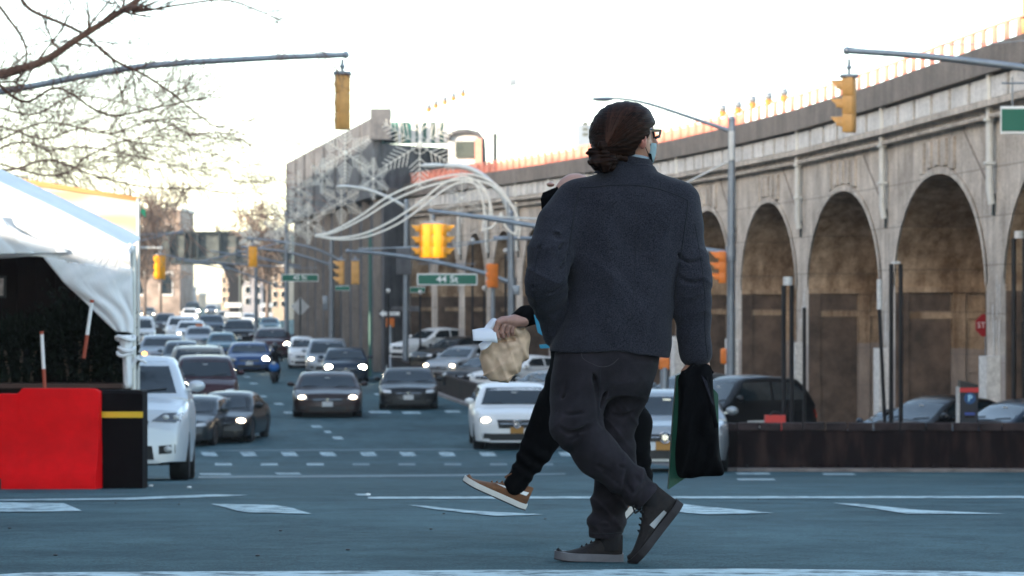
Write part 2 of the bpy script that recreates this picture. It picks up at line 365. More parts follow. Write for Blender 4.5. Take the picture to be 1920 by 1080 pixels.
M['white_stain'] = mat('white_lime_stain', (.62, .60, .56), .8, 0, .25, 9)

PIERS = [(3150, 33.0), (2680, 39.5), (2330, 46.5), (2110, 53.0), (1868, 61.5), (1665, 72.0), (1505, 82.0), (1381, 90.0), (1277, 97.0), (1187, 103.2), (1105, 108.8), (1036, 113.6), (974, 118), (918, 122), (866, 126), (815, 130), (765, 134)]
PV = [Vector(((px-960)/F*d, d, 0)) for px, d in PIERS]
Z_TOP, Z_CAP, Z_PAN, Z_LED, Z_CROWN, Z_SPR = 6.88, 6.25, 5.62, 5.40, 4.2, 1.35
DEPTH = 6.5
via = empty('viaduct', (PV[3].x, PV[3].y, -3), 'long weathered concrete railway viaduct of tall arches with salmon railing on top', 'viaduct')
fw = MB(); vlt = MB(); cap = MB(); pan = MB(); led = MB(); rail = MB()
def fr(a, b):
    t = (b-a).normalized(); n = Vector((-t.y, t.x, 0)); n = n if n.x < 0 or abs(n.x) < 1e-3 else n
    if n.x > 0: n = -n
    return t, n, (b-a).length
for i in range(len(PV)-1):
    a, b = PV[i], PV[i+1]; t, n, L = fr(a, b)
    def P(u, w, z): return a+t*u-n*w+Vector((0, 0, z))      # w = depth behind the face
    pw = .055*L+.22; N = 20
    # face above the opening, piers' front faces
    us = [pw+(L-2*pw)*(.5-.5*math.cos(math.pi*k/N)) for k in range(N+1)]
    def az(u):
        s = (u-pw)/(L-2*pw)*2-1; return Z_SPR+(Z_CROWN-Z_SPR)*max(0, 1-abs(s)**2.15)**.55
    zb = -3.3
    fw.add([P(0, 0, zb), P(pw, 0, zb), P(pw, 0, Z_LED), P(0, 0, Z_LED)], [(0, 1, 2, 3)])
    fw.add([P(L-pw, 0, zb), P(L, 0, zb), P(L, 0, Z_LED), P(L-pw, 0, Z_LED)], [(0, 1, 2, 3)])
    for k in range(N):
        u0, u1 = us[k], us[k+1]
        fw.add([P(u0, 0, az(u0)), P(u1, 0, az(u1)), P(u1, 0, Z_LED), P(u0, 0, Z_LED)], [(0, 1, 2, 3)])
        vlt.add([P(u0, 0, az(u0)), P(u1, 0, az(u1)), P(u1, DEPTH, az(u1)), P(u0, DEPTH, az(u0))], [(0, 1, 2, 3)])
        # raised arch ring
        e = .10
        def rim(u, g): 
            s = (u-L/2)/(L/2-pw); return P(u+s*g*.8, -.05, az(u)+g)
        fw.add([rim(u0, 0), rim(u1, 0), rim(u1, .16), rim(u0, .16)], [(0, 1, 2, 3)])
        fw.add([rim(u0, .16), rim(u1, .16), P(u1, 0, az(u1)+.16), P(u0, 0, az(u0)+.16)], [(0, 1, 2, 3)])
    # pier flanks (the cross walls one sees through the openings)
    for (uu, sg) in ((pw, 1), (L-pw, -1)):
        vlt.add([P(uu, 0, zb), P(uu, DEPTH, zb), P(uu, DEPTH, Z_SPR+.02), P(uu, 0, Z_SPR+.02)], [(0, 1, 2, 3)])
        # recessed panel drawn by raised frame strips
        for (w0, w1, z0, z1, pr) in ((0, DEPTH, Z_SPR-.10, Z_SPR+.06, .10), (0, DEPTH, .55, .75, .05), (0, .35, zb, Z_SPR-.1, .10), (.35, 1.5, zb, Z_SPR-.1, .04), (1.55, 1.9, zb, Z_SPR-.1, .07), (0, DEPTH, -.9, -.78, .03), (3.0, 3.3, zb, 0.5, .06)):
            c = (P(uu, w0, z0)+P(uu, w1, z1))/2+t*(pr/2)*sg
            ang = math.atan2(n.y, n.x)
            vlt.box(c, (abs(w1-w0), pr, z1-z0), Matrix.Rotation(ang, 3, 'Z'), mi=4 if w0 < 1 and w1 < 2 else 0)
    for k in range(16):                                      # patches and lime stains on the cross walls
        uu = L-pw-.02 if k % 2 else pw+.02; w0 = random.uniform(.1, DEPTH-1); z0 = random.choice([Z_SPR-.15, random.uniform(-2.5, 3.0)]); ww = random.uniform(.12, .5); hh = random.uniform(.1, .7)
        if z0 > Z_SPR-.2 and z0 > 1.4: continue
        vlt.add([P(uu, w0, z0), P(uu, w0+ww, z0+random.uniform(-.06, .06)), P(uu, w0+ww*.7, z0-hh*random.uniform(.5, 1)), P(uu, w0+ww*.2, z0-hh)], [(0, 1, 2, 3)], 1+k % 3)
    # back wall with a dim recess
    vlt.add([P(0, DEPTH, zb), P(L, DEPTH, zb), P(L, DEPTH, Z_CROWN+.3), P(0, DEPTH, Z_CROWN+.3)], [(0, 1, 2, 3)])
    ang = math.atan2(t.y, t.x); Rm = Matrix.Rotation(ang, 3, 'Z')
    # pilaster groups above the arch crown and corner strips
    for uc in (L*.36, L*.43, L*.5, L*.57, L*.64):
        z0 = az(uc)+.22; fw.box(P(uc, -.035, (z0+Z_LED-.35)/2), (L*.045, .07, Z_LED-.35-z0), Rm)
    # sloping dark seams in the spandrels
    MB().tube([P(.05, -.01, 3.35), P(L*.26, -.01, 5.1), P(L*.262, -.01, Z_LED)], [.028, .024, .015], 5).build('crack_line', M['cap'], via)
    # ledges, white panels, parapet
    led.box(P(L/2, -.10, 5.28), (L+.02, .22, .10), Rm); led.box(P(L/2, -.16, 5.56), (L+.03, .36, .14), Rm); led.box(P(L/2, -.05, 5.43), (L, .12, .12), Rm)
    fw.add([P(0, 0.05, Z_LED), P(L, .05, Z_LED), P(L, .05, Z_TOP), P(0, .05, Z_TOP)], [(0, 1, 2, 3)])
    npan = 6
    for k in range(npan):
        u0 = L*(k+.08)/npan; u1 = L*(k+.92)/npan
        pan.box(P((u0+u1)/2, -.06, (Z_PAN+.06+Z_CAP-.06)/2), (u1-u0, .22, Z_CAP-Z_PAN-.12), Rm, bev=.02)
    cap.box(P(L/2, .12, (Z_CAP+Z_TOP)/2), (L+.05, .9, Z_TOP-Z_CAP), Rm)
    cap.add([P(0, 0.5, Z_TOP-.02), P(L, .5, Z_TOP-.02), P(L, DEPTH, Z_TOP-.02), P(0, DEPTH, Z_TOP-.02)], [(0, 1, 2, 3)])
    # railing
    nr = max(5, int(L/.95))
    for k in range(nr):
        u = L*(k+.5)/nr; rail.box(P(u, .10, Z_TOP+.27), (.22, .08, .54), Rm)
        rail.box(P(u, .16, Z_TOP+(.24 if i > 6 else .06)), (L/nr, .02, .46 if i > 6 else .14), Rm)
    for z in (.04, .54): rail.box(P(L/2, .10, Z_TOP+z), (L, .06, .06), Rm)
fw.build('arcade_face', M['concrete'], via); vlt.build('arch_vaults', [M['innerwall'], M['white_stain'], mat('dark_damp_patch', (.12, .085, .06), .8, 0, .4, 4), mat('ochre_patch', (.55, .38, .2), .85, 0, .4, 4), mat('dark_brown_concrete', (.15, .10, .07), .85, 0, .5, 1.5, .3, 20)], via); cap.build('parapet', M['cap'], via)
pan.build('panel_band', M['panel'], via); led.build('cornice', M['concrete'], via); rail.build('railing', M['salmon'], via)
for i in range(1, len(PV)-1):
    t, n, L = fr(PV[i-1], PV[i+1]); p = PV[i]+n*.16
    mb = MB(); mb.tube([p+Vector((0, 0, 6.5)), p+Vector((0, 0, 3.6)), p-n*.05+Vector((0, 0, 3.25))], .085, 8)
    for z in (6.45, 5.2, 4.2): mb.box(p+Vector((0, 0, z)), (.24, .24, .06))
    mb.build('downpipe', M['pale_steel'], via, smooth=True)
    mb = MB(); mb.tube([p-n*.1+Vector((0, 0, 3.5)), p-n*.1+t*.05+Vector((0, 0, 3.0))], .04, 6); mb.build('pipe_hook', M['darksteel'], via)
# lime stains on the pier fronts and the painted pier feet
for i in range(1, 9):
    t, n, L = fr(PV[i-1], PV[i+1]); p = PV[i]+n*.012
    mb = MB()
    for k in range(9):
        u = random.uniform(-.35, .35); z = random.uniform(.2, 1.6); h_ = random.uniform(.25, .9)
        q = [p+t*(u-.05)+Vector((0, 0, z)), p+t*(u+.05)+Vector((0, 0, z+random.uniform(-.1, .1))), p+t*(u+.03)+Vector((0, 0, z-h_)), p+t*(u-.02)+Vector((0, 0, z-h_*1.1))]
        mb.add(q, [(0, 1, 2, 3)])
    mb.box(p+n*.0+Vector((0, 0, -1.7)), (.62, .62, 2.9), Matrix.Rotation(math.atan2(t.y, t.x), 3, 'Z'))
    mb.build('painted_pier_foot', M['white_stain'], via)
# little lamps standing on the railing
def perch_lamp(px, py, d, lab):
    p = W(px, py, d); root = empty('railing_lamp', p, lab, 'lamp', 'small bell lamps along the railing')
    mb = MB(); mb.sphere((0, 0, .16), (.13, .10, .13), 8, 6); mb.tube([(.03, 0, .2), (.10, 0, .36)], [.05, .03], 6); mb.sphere((.11, 0, .40), .055, 8, 6)
    mb.build('lamp_body', M['steel'], root, smooth=True, local=True)
    mb = MB(); mb.tube([(0, 0, -.12), (0, 0, .05)], [.07, .16], 8); mb.build('lamp_base', M['tan_yellow'], root, local=True)
for px, py, w_ in ((1355, 212, 'nearest the lamp pole'), (1384, 206, 'second from the lamp pole'), (1411, 196, 'beside the thin yellow mast'), (1441, 190, 'third from the right'), (1470, 183, 'farthest right of its row')):
    d = np.interp(px, [1277, 1381, 1505], [97, 90, 82]); perch_lamp(px, py, d, 'grey bell lamp on yellow base on the salmon railing, '+w_)
# thin masts over the railing
def mast(px, y0, y1, d, lab, box=True, m='steel', r=.04):
    a, b = W(px, y1, d), W(px, y0, d); root = empty('thin_mast', a, lab, 'mast')
    MB().tube([a, b], r, 6).build('pole', M[m], root)
    if box: MB().box(b+Vector((.12, 0, -.1)), (.34, .25, .3), bev=.03).build('lamp_box', M[m], root)
mast(957, 150, 312, 124, 'thin tall mast with grey floodlight box above the station roof', r=.05)
mast(1408, 160, 240, 88.5, 'thin yellow mast rising from the salmon railing', False, 'tan_yellow')
mast(1919, -20, 80, 60, 'thin orange mast at the far right end of the railing', False, 'tan_yellow')
mast(928, 250, 312, 130, 'stubby dark mast with insulators beside the curved station roof', False, 'darksteel', .12)

# ------------------------------------------------------------ station block
st = empty('station_building', W(700, 640, 136), 'grey concrete elevated station block with green striped windows and blank walls', 'station')
c0 = W(703, 0, 132); c1 = W(540, 0, 176); c2 = W(880, 0, 138)          # near corner, far corner, right end
def zrow(py, d): return CAMZ+(HOR-py)/F*d
mb = MB(); za = zrow(352, 132); zt = zrow(268, 132)
far = Vector((c1.x, c1.y, 0)); near = Vector((c0.x, c0.y, 0)); rt = Vector((c2.x, c2.y, 0)); back = far+(rt-near)
def slab(pts, z0, z1, mb): mb.prism([Vector((p.x, p.y, z0)) for p in pts], (0, 0, z1-z0))
slab([near, rt, back, far], za, zt, mb); mb.build('platform_block', M['stationwall'], st)
mb = MB(); zt2 = zrow(218, 132)
d_ = (far-near).normalized(); nn = Vector((d_.y, -d_.x, 0)); nn = nn if nn.x > 0 else -nn
slab([near-nn*.03, near+nn*.35, far+nn*.35, far-nn*.03], za-.4, zt2, mb)
for k in range(9):
    q = near+(far-near)*(k/8.); mb.box(Vector((q.x, q.y, (za+zt2)/2))+nn*.02, (.35, .3, zt2-za-.1), Matrix.Rotation(math.atan2(d_.y, d_.x), 3, 'Z'))
mb.box(Vector((near.x+.3, near.y-.1, zt+.9)), (1.0, .9, zt2-zt+.2))
mb.build('side_wall', M['stationwall'], st)
mb = MB(); slab([near+nn*.45, rt, back, far+nn*.45], -3.2, za-.5, mb); mb.build('lower_wall', M['stationwall'], st)
mb = MB()
for k in range(10):
    q = near+(far-near)*((k+.3)/10.)+nn*.35; mb.box(Vector((q.x, q.y, (za-3.5)/2)), (.5, .5, za+3.1))
mb.build('buttress', M['cap'], st)
mb = MB(); slab([near+nn*.6+d_*.2, near+nn*.6+d_*8, rt+d_*8, rt+Vector((0, .2, 0))], za-.5, za, mb); mb.build('soffit', M['cap'], st)
# windows of the station room
gl = mat('green_station_glass', (.02, .20, .17), .3, 0, .3, 2); 
g0 = W(716, 0, 134); 
mb = MB(); mb.box((W(776, 0, 134.6).x, 134.6, (zrow(268, 134)+zrow(228, 134))/2), (W(840, 0, 134.6).x-W(716, 0, 134.6).x, .5, zrow(228, 134)-zrow(268, 134))); mb.build('window_band', gl, st)
mb = MB()
mb.box((W(739, 0, 134.2).x, 134.25, (zrow(266, 134)+zrow(248, 134))/2), (W(764, 0, 134).x-W(726, 0, 134).x, .05, zrow(246, 134)-zrow(266, 134)))
mb.build('dark_pane', M['glass'], st)
for px in (749, 775, 788, 804, 820, 836):
    MB().box((W(px, 0, 134).x, 134.15, (zrow(268, 134)+zrow(226, 134))/2), (.14 if px < 770 else .22, .2, zrow(226, 134)-zrow(268, 134)+.05)).build('mullion', M['panel'], st)
# curved-roof house on the right
mb = MB(); xs = [W(p, 0, 133).x for p in (840, 846, 858, 875, 895, 905, 908)]; zs = [zrow(p, 133) for p in (262, 251, 247, 246, 250, 262, 320)]
poly = [Vector((x, 133.2, z)) for x, z in zip(xs, zs)]+[Vector((W(840, 0, 133).x, 133.2, zrow(330, 133)))]
mb.prism(poly, (0, 5, 0)); mb.build('curved_roof_room', M['panel'], st)
mb = MB(); mb.tube([p+Vector((0, -.1, 0)) for p in poly[:-1]], .14, 6); mb.build('roof_edge', M['stationwall'], st)
mb = MB(); mb.box((W(897, 0, 133).x, 133.0, zrow(290, 133)), (.35, .3, 1.6)); mb.build('brick_pier', M['salmon'], st)
MB().box((W(873, 0, 133).x, 133.1, zrow(280, 133)), (1.0, .1, .8)).build('wall_panel', M['glass'], st)
# pale canopy edge with bell lamps
mb = MB(); a, b = W(742, 212, 131), W(872, 184, 131)
for px, py, w_ in ((804, 203, 'lowest and leftmost'), (817, 196, 'second from the left'), (834, 189, 'middle one'), (850, 182, 'second from the right'), (868, 174, 'highest and rightmost')):
    root = W(px, py+6, 131); perch_lamp(px, py+3, 131, 'grey bell lamp over the station windows, %s of the climbing row' % w_)
cn = MB(); cn.tube([W(796, 207.5, 131.1), W(876, 178.5, 131.1)], .012, 5); o = cn.build('lamp_wire', M['pale_steel']); re_origin(o); tag(o, 'hair thin pale wire under the five bell lamps above the station', 'wire')
# blue-grey water tower block behind the man's head
bm_ = empty('far_building', W(1110, 300, 420), 'small blue grey tower block peeping over the railing left of the ponytail', 'building')
mb = MB(); a = W(1083, 0, 420); b = W(1145, 0, 420); mb.box(((a.x+b.x)/2, 424, zrow(245, 420)/2), (b.x-a.x, 8, zrow(222, 420)), bev=.2)
mb.build('wall', mat('blue_grey_facade', (.20, .26, .34), .7, 0, .1, .2), bm_)
mb = MB()
for r_ in range(3):
    for c_ in range(3): mb.box((a.x+1.2+c_*1.5, 419.95, zrow(232+r_*10, 420)), (.8, .1, .5))
mb.build('window', M['glass'], bm_)

# ------------------------------------------------------------ steel overpass far down the avenue
OD = 250.0
ov = empty('steel_overpass', W(400, 600, OD), 'dark steel railway overpass crossing the avenue on black columns', 'overpass')
mb = MB(); x0, x1 = W(150, 0, OD).x, W(548, 0, OD).x
mb.box(((x0+x1)/2, OD+3, zrow(489, OD)), (x1-x0, 7, .55)); mb.build('girder', M['darksteel'], ov)
dk = mat('overpass_side', (.16, .18, .17), .6, .2, .6, 1.3, col2=(.03, .045, .05))
mb = MB(); mb.box(((x0+x1)/2, OD+2.5, zrow(459, OD)), (x1-x0-.1, 5, 2.5)); mb.build('side_plate', dk, ov)
mb = MB()
for px in (165, 190, 215, 262, 290, 318, 347, 358, 371, 412, 444, 470, 498, 520, 536):
    p = W(px, 0, OD); mb.box((p.x, OD-.35, zrow(462, OD)), (.14, .5, 2.5))
mb.tube([(x0, OD-.5, zrow(436, OD)), (x1, OD-.5, zrow(436, OD))], .12, 6); mb.build('stiffener_rail', M['darksteel'], ov)
for px, wd_ in ((438, 30), (500, 22)):
    a = W(px, 0, OD); w_ = wd_/F*OD; mb = MB(); mb.box((a.x, OD+1, (zrow(489, OD)+G(OD))/2), (w_*.62, 1.4, zrow(489, OD)-G(OD)))
    mb.prism([W(px-26, 490, OD+.4), W(px+15, 490, OD+.4), W(px+8, 520, OD+.4), W(px-9, 530, OD+.4)], (0, 1.0, 0)); mb.build('column', M['blackpaint'], ov)
    mb = MB()
    for k in range(3): mb.box((a.x, OD-.2, zrow(572+k*18, OD)), (w_*1.0, 1.2, .42))
    mb.build('column_band', M['white'], ov)

# ------------------------------------------------------------ far buildings, seen under and beside the overpass
bt = mat('tan_masonry', (.50, .38, .28), .8, 0, .2, .3); bgr = mat('grey_masonry', (.33, .33, .36), .8, 0, .2, .3); bbk = mat('brown_masonry', (.24, .17, .13), .85, 0, .3, .4)
def house(px0, px1, ytop, d, m, lab, depth=14, rows=3, cols=4, name='far_building'):
    a, b = W(px0, 0, d), W(px1, 0, d); zt = zrow(ytop, d); zb = G(d)-.3; root = empty(name, ((a.x+b.x)/2, d, zb), lab, 'building')
    MB().box(((a.x+b.x)/2, d+depth/2, (zt+zb)/2), (b.x-a.x, depth, zt-zb), bev=.05).build('wall', m, root)
    MB().box(((a.x+b.x)/2, d+depth/2, zt+.15), (b.x-a.x+.5, depth+.5, .4), bev=.05).build('cornice', M['panel'], root)
    for r_ in range(rows):
        for c_ in range(cols):
            x = a.x+(b.x-a.x)*(c_+.5)/cols; z = zb+1.6+(zt-zb-2.0)*(r_+.5)/rows
            f_ = MB().box((x, d-.04, z), ((b.x-a.x)/cols*.5, .12, (zt-zb)/rows*.45)).build('window', M['panel'], root)
            MB().box((x, d-.12, z), ((b.x-a.x)/cols*.40, .06, (zt-zb)/rows*.37)).build('pane', M['glass'], f_)
    return root
house(322, 352, 540, 520, bgr, 'hazy grey block far away under the overpass', rows=3, cols=3)
house(352, 372, 552, 560, bt, 'low hazy tan block far away beside the grey one', rows=2, cols=2)
house(455, 492, 505, 330, bgr, 'grey house between the two black overpass columns', rows=3, cols=2)
house(508, 538, 500, 300, bt, 'warm tan house right of the second black column', rows=4, cols=2)
house(415, 433, 512, 420, bt, 'pale tan house just left of the first black column', rows=3, cols=2)
house(258, 285, 528, 380, bt, 'sunlit tan house at the left end under the overpass', rows=3, cols=2)
house(-140, 338, 394, 330, mat('dusty_brown', (.34, .27, .23), .85, 0, .5, .5), 'brown brick block behind the plywood sign edge', rows=2, cols=9)
# thin unseen facades added at left to shade the street and pass sunbeams
def shade_facade(p, q, h, m, lab, sun_slot=None):
    """p, q: ends of the street front; win: (z low, z high) of a slot cut for a sunbeam"""
    a, b = Vector((p[0], p[1], 0)), Vector((q[0], q[1], 0)); t = (b-a).normalized(); n = Vector((-t.y, t.x, 0)); 
    if n.x > 0: n = -n
    zb = min(G(p[1]), G(q[1]))-.5; root = empty('added_facade', a, lab, 'building', 'unseen facades added to shade the avenue')
    dp = 1.2; c = (a+b)/2+n*dp/2; L = (b-a).length; Rm = Matrix.Rotation(math.atan2(t.y, t.x), 3, 'Z')
    for z0, z1 in (((zb, zb+h),) if not sun_slot else ((zb, sun_slot[0]), (sun_slot[1], zb+h))):
        MB().box((c.x, c.y, (z0+z1)/2), (L, dp, z1-z0), Rm).build('wall', m, root)
    MB().box((c.x, c.y, zb+h+.2), (L+.02, dp+.4, .5), Rm).build('cornice', M['panel'], root)
    k = max(1, int(L/3.2)); mb = MB()
    for r_ in range(max(1, int(h/3.2)-1)):
        for c_ in range(k):
            z = zb+4.8+r_*3.1
            if sun_slot and sun_slot[0]-1 < z < sun_slot[1]+1: continue
            pt = a+t*(L*(c_+.5)/k)-n*.03; mb.box((pt.x, pt.y, z), (1.1, .1, 1.7), Rm)
    mb.build('window', M['glass'], root)
ROW = [(-16, -34), (-14, -8), (-14.5, 16), (-20, 34), (-24.7, 55.6), (-25.6, 60), (-33, 96), (-35, 103), (-36.8, 109), (-43, 132), (-58, 190), (-82, 290)]
def row_x(y): return float(np.interp(y, [p[1] for p in ROW], [p[0] for p in ROW]))
def beam_len(x, y):              # how far a sunbeam grazing (x, y) travels before it meets the viaduct face
    dx, dy = .788, .616
    for a, b in zip(PV[:-1], PV[1:]):
        ex, ey = b.x-a.x, b.y-a.y; det = dx*(-ey)+ex*dy
        if abs(det) < 1e-9: continue
        r = ((a.x-x)*(-ey)+ex*(a.y-y))/det; t_ = (dx*(a.y-y)-dy*(a.x-x))/det
        if -.02 <= t_ <= 1.02 and r > 0: return r
    return None
SEG = [(-34, -20), (-20, -8), (-8, 0), (0, 8), (8, 15), (15, 19.5), (19.5, 22.6), (22.6, 25.1), (25.1, 28), (28, 35), (35, 42), (42, 49), (49, 56.9), (56.9, 58.9), (58.9, 68), (68, 75), (75, 82), (82, 89), (89, 96), (96, 104.8), (104.8, 106.7), (106.7, 132), (132, 190), (190, 290)]
SUN_SLOTS = {19.5: (5.3, 6.3), 25.1: (5.9, 7.0), 56.9: (9.9, 11.6), 104.8: (8.8, 10.6)}  # slots placed to send sunbeams onto tent, plywood and signals
for i, (y0, y1) in enumerate(SEG):
    zb_ = min(G(y0), G(y1))-.5; ym = (y0+y1)/2; r_ = beam_len(row_x(ym), ym)
    h = 7.0+.268*r_-zb_-.45 if r_ else 20
    if y0 >= 96: h = 22
    if y0 == 190: h = 11
    shade_facade((row_x(y0), y0), (row_x(y1), y1), h, (bbk, bt, bgr)[i % 3], '%s shade facade %s of the unseen row added at left, counted from behind the camera' % (['brick', 'tan', 'grey'][i % 3], 'one two three four five six seven eight nine ten eleven twelve thirteen fourteen fifteen sixteen seventeen eighteen nineteen twenty twentyone twentytwo twentythree twentyfour'.split()[i]), SUN_SLOTS.get(y0))

# ------------------------------------------------------------ low walls of the parking median
def rust_mat():
    m = bpy.data.materials.new('rusty_dark_wall'); m.use_nodes = True; t = m.node_tree; b = t.nodes['Principled BSDF']
    ge = t.nodes.new('ShaderNodeNewGeometry'); mp = t.nodes.new('ShaderNodeMapping'); mp.inputs['Scale'].default_value = (1.6, 1.6, .35); t.links.new(ge.outputs['Position'], mp.inputs[0])
    n = t.nodes.new('ShaderNodeTexNoise'); n.inputs['Scale'].default_value = 3; n.inputs['Detail'].default_value = 7; t.links.new(mp.outputs[0], n.inputs['Vector'])
    r = t.nodes.new('ShaderNodeValToRGB'); e = r.color_ramp.elements; e[0].position = .48; e[0].color = (.010, .0055, .0065, 1); e[1].position = .80; e[1].color = (0.0518, 0.0296, 0.02368, 1)
    t.links.new(n.outputs['Fac'], r.inputs[0]); t.links.new(r.outputs[0], b.inputs['Base Color']); b.inputs['Roughness'].default_value = .8; b.inputs['Specular IOR Level'].default_value = .12; return m
M['rust'] = rust_mat(); M['rustcap'] = mat('wall_cap_blocks', (.05, .034, .034), .8, 0, .55, 2.5, spec=.2)
def low_wall(path, h, lab, name='low_wall', caph=.16, sag=0):
    root = empty(name, (path[0][0], path[0][1], G(path[0][1])), lab, 'wall')
    a_ = MB(); c_ = MB(); k_ = MB()
    for i in range(len(path)-1):
        a = Vector((path[i][0], path[i][1], 0)); b = Vector((path[i+1][0], path[i+1][1], 0)); t = (b-a); L = t.length; t.normalize()
        n = Vector((t.y, -t.x, 0)); n = n if n.y < 0 else -n
        if abs(n.y) < .5 and n.x > 0: n = -n
        def q(p, w, z): return Vector((p.x, p.y, 0))+n*w+Vector((0, 0, G(p.y)+z))
        for (mb, w0, w1, z0, z1) in ((a_, -.14, .0, -.3, h-caph), (k_, .0, .35, -.3, .07)):
            vs = [q(a, w1, z0), q(b, w1, z0), q(b, w0, z0), q(a, w0, z0), q(a, w1, z1), q(b, w1, z1), q(b, w0, z1), q(a, w0, z1)]
            mb.add(vs, [(0, 1, 2, 3), (4, 5, 6, 7), (0, 1, 5, 4), (1, 2, 6, 5), (2, 3, 7, 6), (3, 0, 4, 7)])
        nb = max(1, int(L/.42)); Rm = Matrix.Rotation(math.atan2(t.y, t.x), 3, 'Z')
        for j in range(nb):
            p = a+t*(L*(j+.5)/nb); zz = G(p.y)+h-caph/2+random.uniform(-.006, .006)
            c_.box((p.x-n.x*.07, p.y-n.y*.07, zz), (L/nb*.95, .2, caph-.01), Rm, bev=.012)
        for j in range(max(1, int(L/.35))):
            p = a+t*(L*(j+.5)/max(1, int(L/.35))); a_.sphere(q(p, .04, .10), (.04, .04, .03), 6, 4)
    a_.build('wall_panel', M['rust'], root); c_.build('cap_blocks', M['rustcap'], root); k_.build('kerb', mat('kerb_concrete', (.28, .24, .22), .85, 0, .4, 3), root)
    return root
low_wall(WA, .95, 'long low dark rusty wall of the parking strip at right foreground')
low_wall(WB, .84, 'low dark brown wall curving away behind the white front car', caph=.09)
tag(sheet('parking_strip', [52.6]+list(np.arange(53, 150, 3.)), lambda d: road_r(d)+.15, lambda d: 60, -.004, M['lot'], 8), kind='structure')
# ------------------------------------------------------------ traffic signals, poles, signs
def rotz(a): return Matrix.Rotation(a, 4, 'Z')
def xf(mb, m):
    mb.v = [tuple(m @ Vector(v)) for v in mb.v]; return mb
def head_parts(c, ang, root, paint, lit=None, w=.34, h=1.02, dp=.2, visors=True):
    """a three-section head; c = centre of the housing, ang = heading its lenses face (0 = away from camera)"""
    m = Matrix.Translation(c) @ rotz(ang)
    mb = MB()
    for k in range(3): mb.box((0, 0, (k-1)*h/3), (w, dp, h/3-.003), bev=.014)
    mb.box((0, -dp/2-.005, 0), (w*.62, .03, h*.93), bev=.012)
    hs = xf(mb, m).build('housing', paint, root, smooth=True)
    for k in range(3):
        z = (k-1)*h/3; mb = MB(); n = 10; ri = w*.42; vs = []; L = .26
        for j in range(n+1):
            a = math.pi*(-.12)+math.pi*1.24*j/n
            for (rr, yy) in ((ri, dp/2), (ri, dp/2+L*(.45+.55*math.sin(max(0, min(math.pi, a))))), (ri+.012, dp/2+L*(.45+.55*math.sin(max(0, min(math.pi, a))))), (ri+.012, dp/2)):
                vs.append((rr*math.cos(a), yy, z+rr*math.sin(a)))
        fs = [(j*4+q, j*4+(q+1) % 4, (j+1)*4+(q+1) % 4, (j+1)*4+q) for j in range(n) for q in range(4)]
        mb.add(vs, fs); xf(mb, m).build('visor', paint, root, smooth=True)
        ln = MB(); ln.sphere((0, dp/2+.005, z), (w*.38, .03, w*.38), 12, 6)
        xf(ln, m).build('lens', lit[k] if lit and lit[k] else M['glass'], root, smooth=True)
    return hs
def signal(px, py, d, angs, lab, paint, group='traffic signals over the avenue', sp=.0, hang=.3, offs=None, lit=None, w=.34, h=1.02):
    """hanging signal; px,py = where its middle stands"""
    c = W(px, py, d); root = empty('traffic_signal', c, lab, 'traffic light', group)
    for i, a in enumerate(angs):
        off = Vector(offs[i]) if offs else Vector((0, 0, 0))
        head_parts(c+off, R(a), root, paint, lit, w, h)
    mb = MB(); mb.tube([c+Vector((0, 0, h/2)), c+Vector((0, 0, h/2+hang))], .03, 8); mb.sphere(c+Vector((0, 0, h/2+hang*.55)), .055, 8, 6)
    mb.box(c+Vector((0, 0, h/2+.03)), (.34 if len(angs) == 1 else .62, .3, .07), bev=.02)
    mb.build('hanger', M['steel'], root, smooth=True)
    return root
def arm_pole(name, base, top, arm, lab, r=.12, r0=.075, r1=.05, m='steel', group='mast arm poles', extra=None):
    """base/top: pole ends; arm: list of points from pole to tip"""
    root = empty(name, base, lab, 'pole', group)
    mb = MB(); mb.tube([base, base+Vector((0, 0, .3))], r*1.9, 12); mb.tube([base+Vector((0, 0, .3)), top], [r*1.1, r*.8], 12); mb.sphere(top, r*.9, 10, 6)
    mb.build('pole', M[m], root, smooth=True)
    if arm:
        mb = MB(); k = len(arm); mb.tube(arm, [r0+(r1-r0)*i/(k-1) for i in range(k)], 10); mb.sphere(arm[-1], r1*1.35, 8, 6)
        mb.tube([arm[0]-Vector((0, 0, .22)), arm[0]+Vector((0, 0, .22))], r*1.25, 10)
        mb.build('arm', M[m], root, smooth=True)
    if extra:
        for nm, e, mm in extra: e.build(nm, M[mm], root, smooth=True)
    return root
def bez(pts, n=14):
    """smooth curve through points (Catmull-Rom)"""
    P = [Vector(p) for p in pts]; P = [P[0]*2-P[1]]+P+[P[-1]*2-P[-2]]; out = []
    for i in range(1, len(P)-2):
        for k in range(n):
            t = k/n; a, b, c, d = P[i-1], P[i], P[i+1], P[i+2]
            out.append(.5*((2*b)+(c-a)*t+(2*a-5*b+4*c-d)*t*t+(3*b-a-3*c+d)*t**3))
    out.append(P[-2]); return out
def gp(px, d, dz=0): p = W(px, 0, d); return Vector((p.x, d, G(d)+dz))

# near left mast arm and its signal (seen side on)
base = gp(-620, 50); arm = bez([W(-618, 262, 50.5), W(-300, 212, 50.8), W(0, 172, 51), W(250, 127, 51), W(480, 110, 51), W(648, 103, 51)])
ex = MB(); ex.tube(bez([W(-618, 60, 50.5), W(100, 76, 51), W(400, 88, 51), W(640, 100, 51)]), .009, 5)
arm_pole('mast_arm_pole', base, W(-618, 40, 50.5), arm, 'long grey mast arm reaching in from the left over the tent', .13, .075, .055, extra=[('guy_wire', ex, 'steel')])
signal(642, 192, 51, [14], 'ochre traffic signal seen side on, highest, hanging from the left arm against the sky', M['tan_yellow'], hang=.30, w=.27, h=1.05)
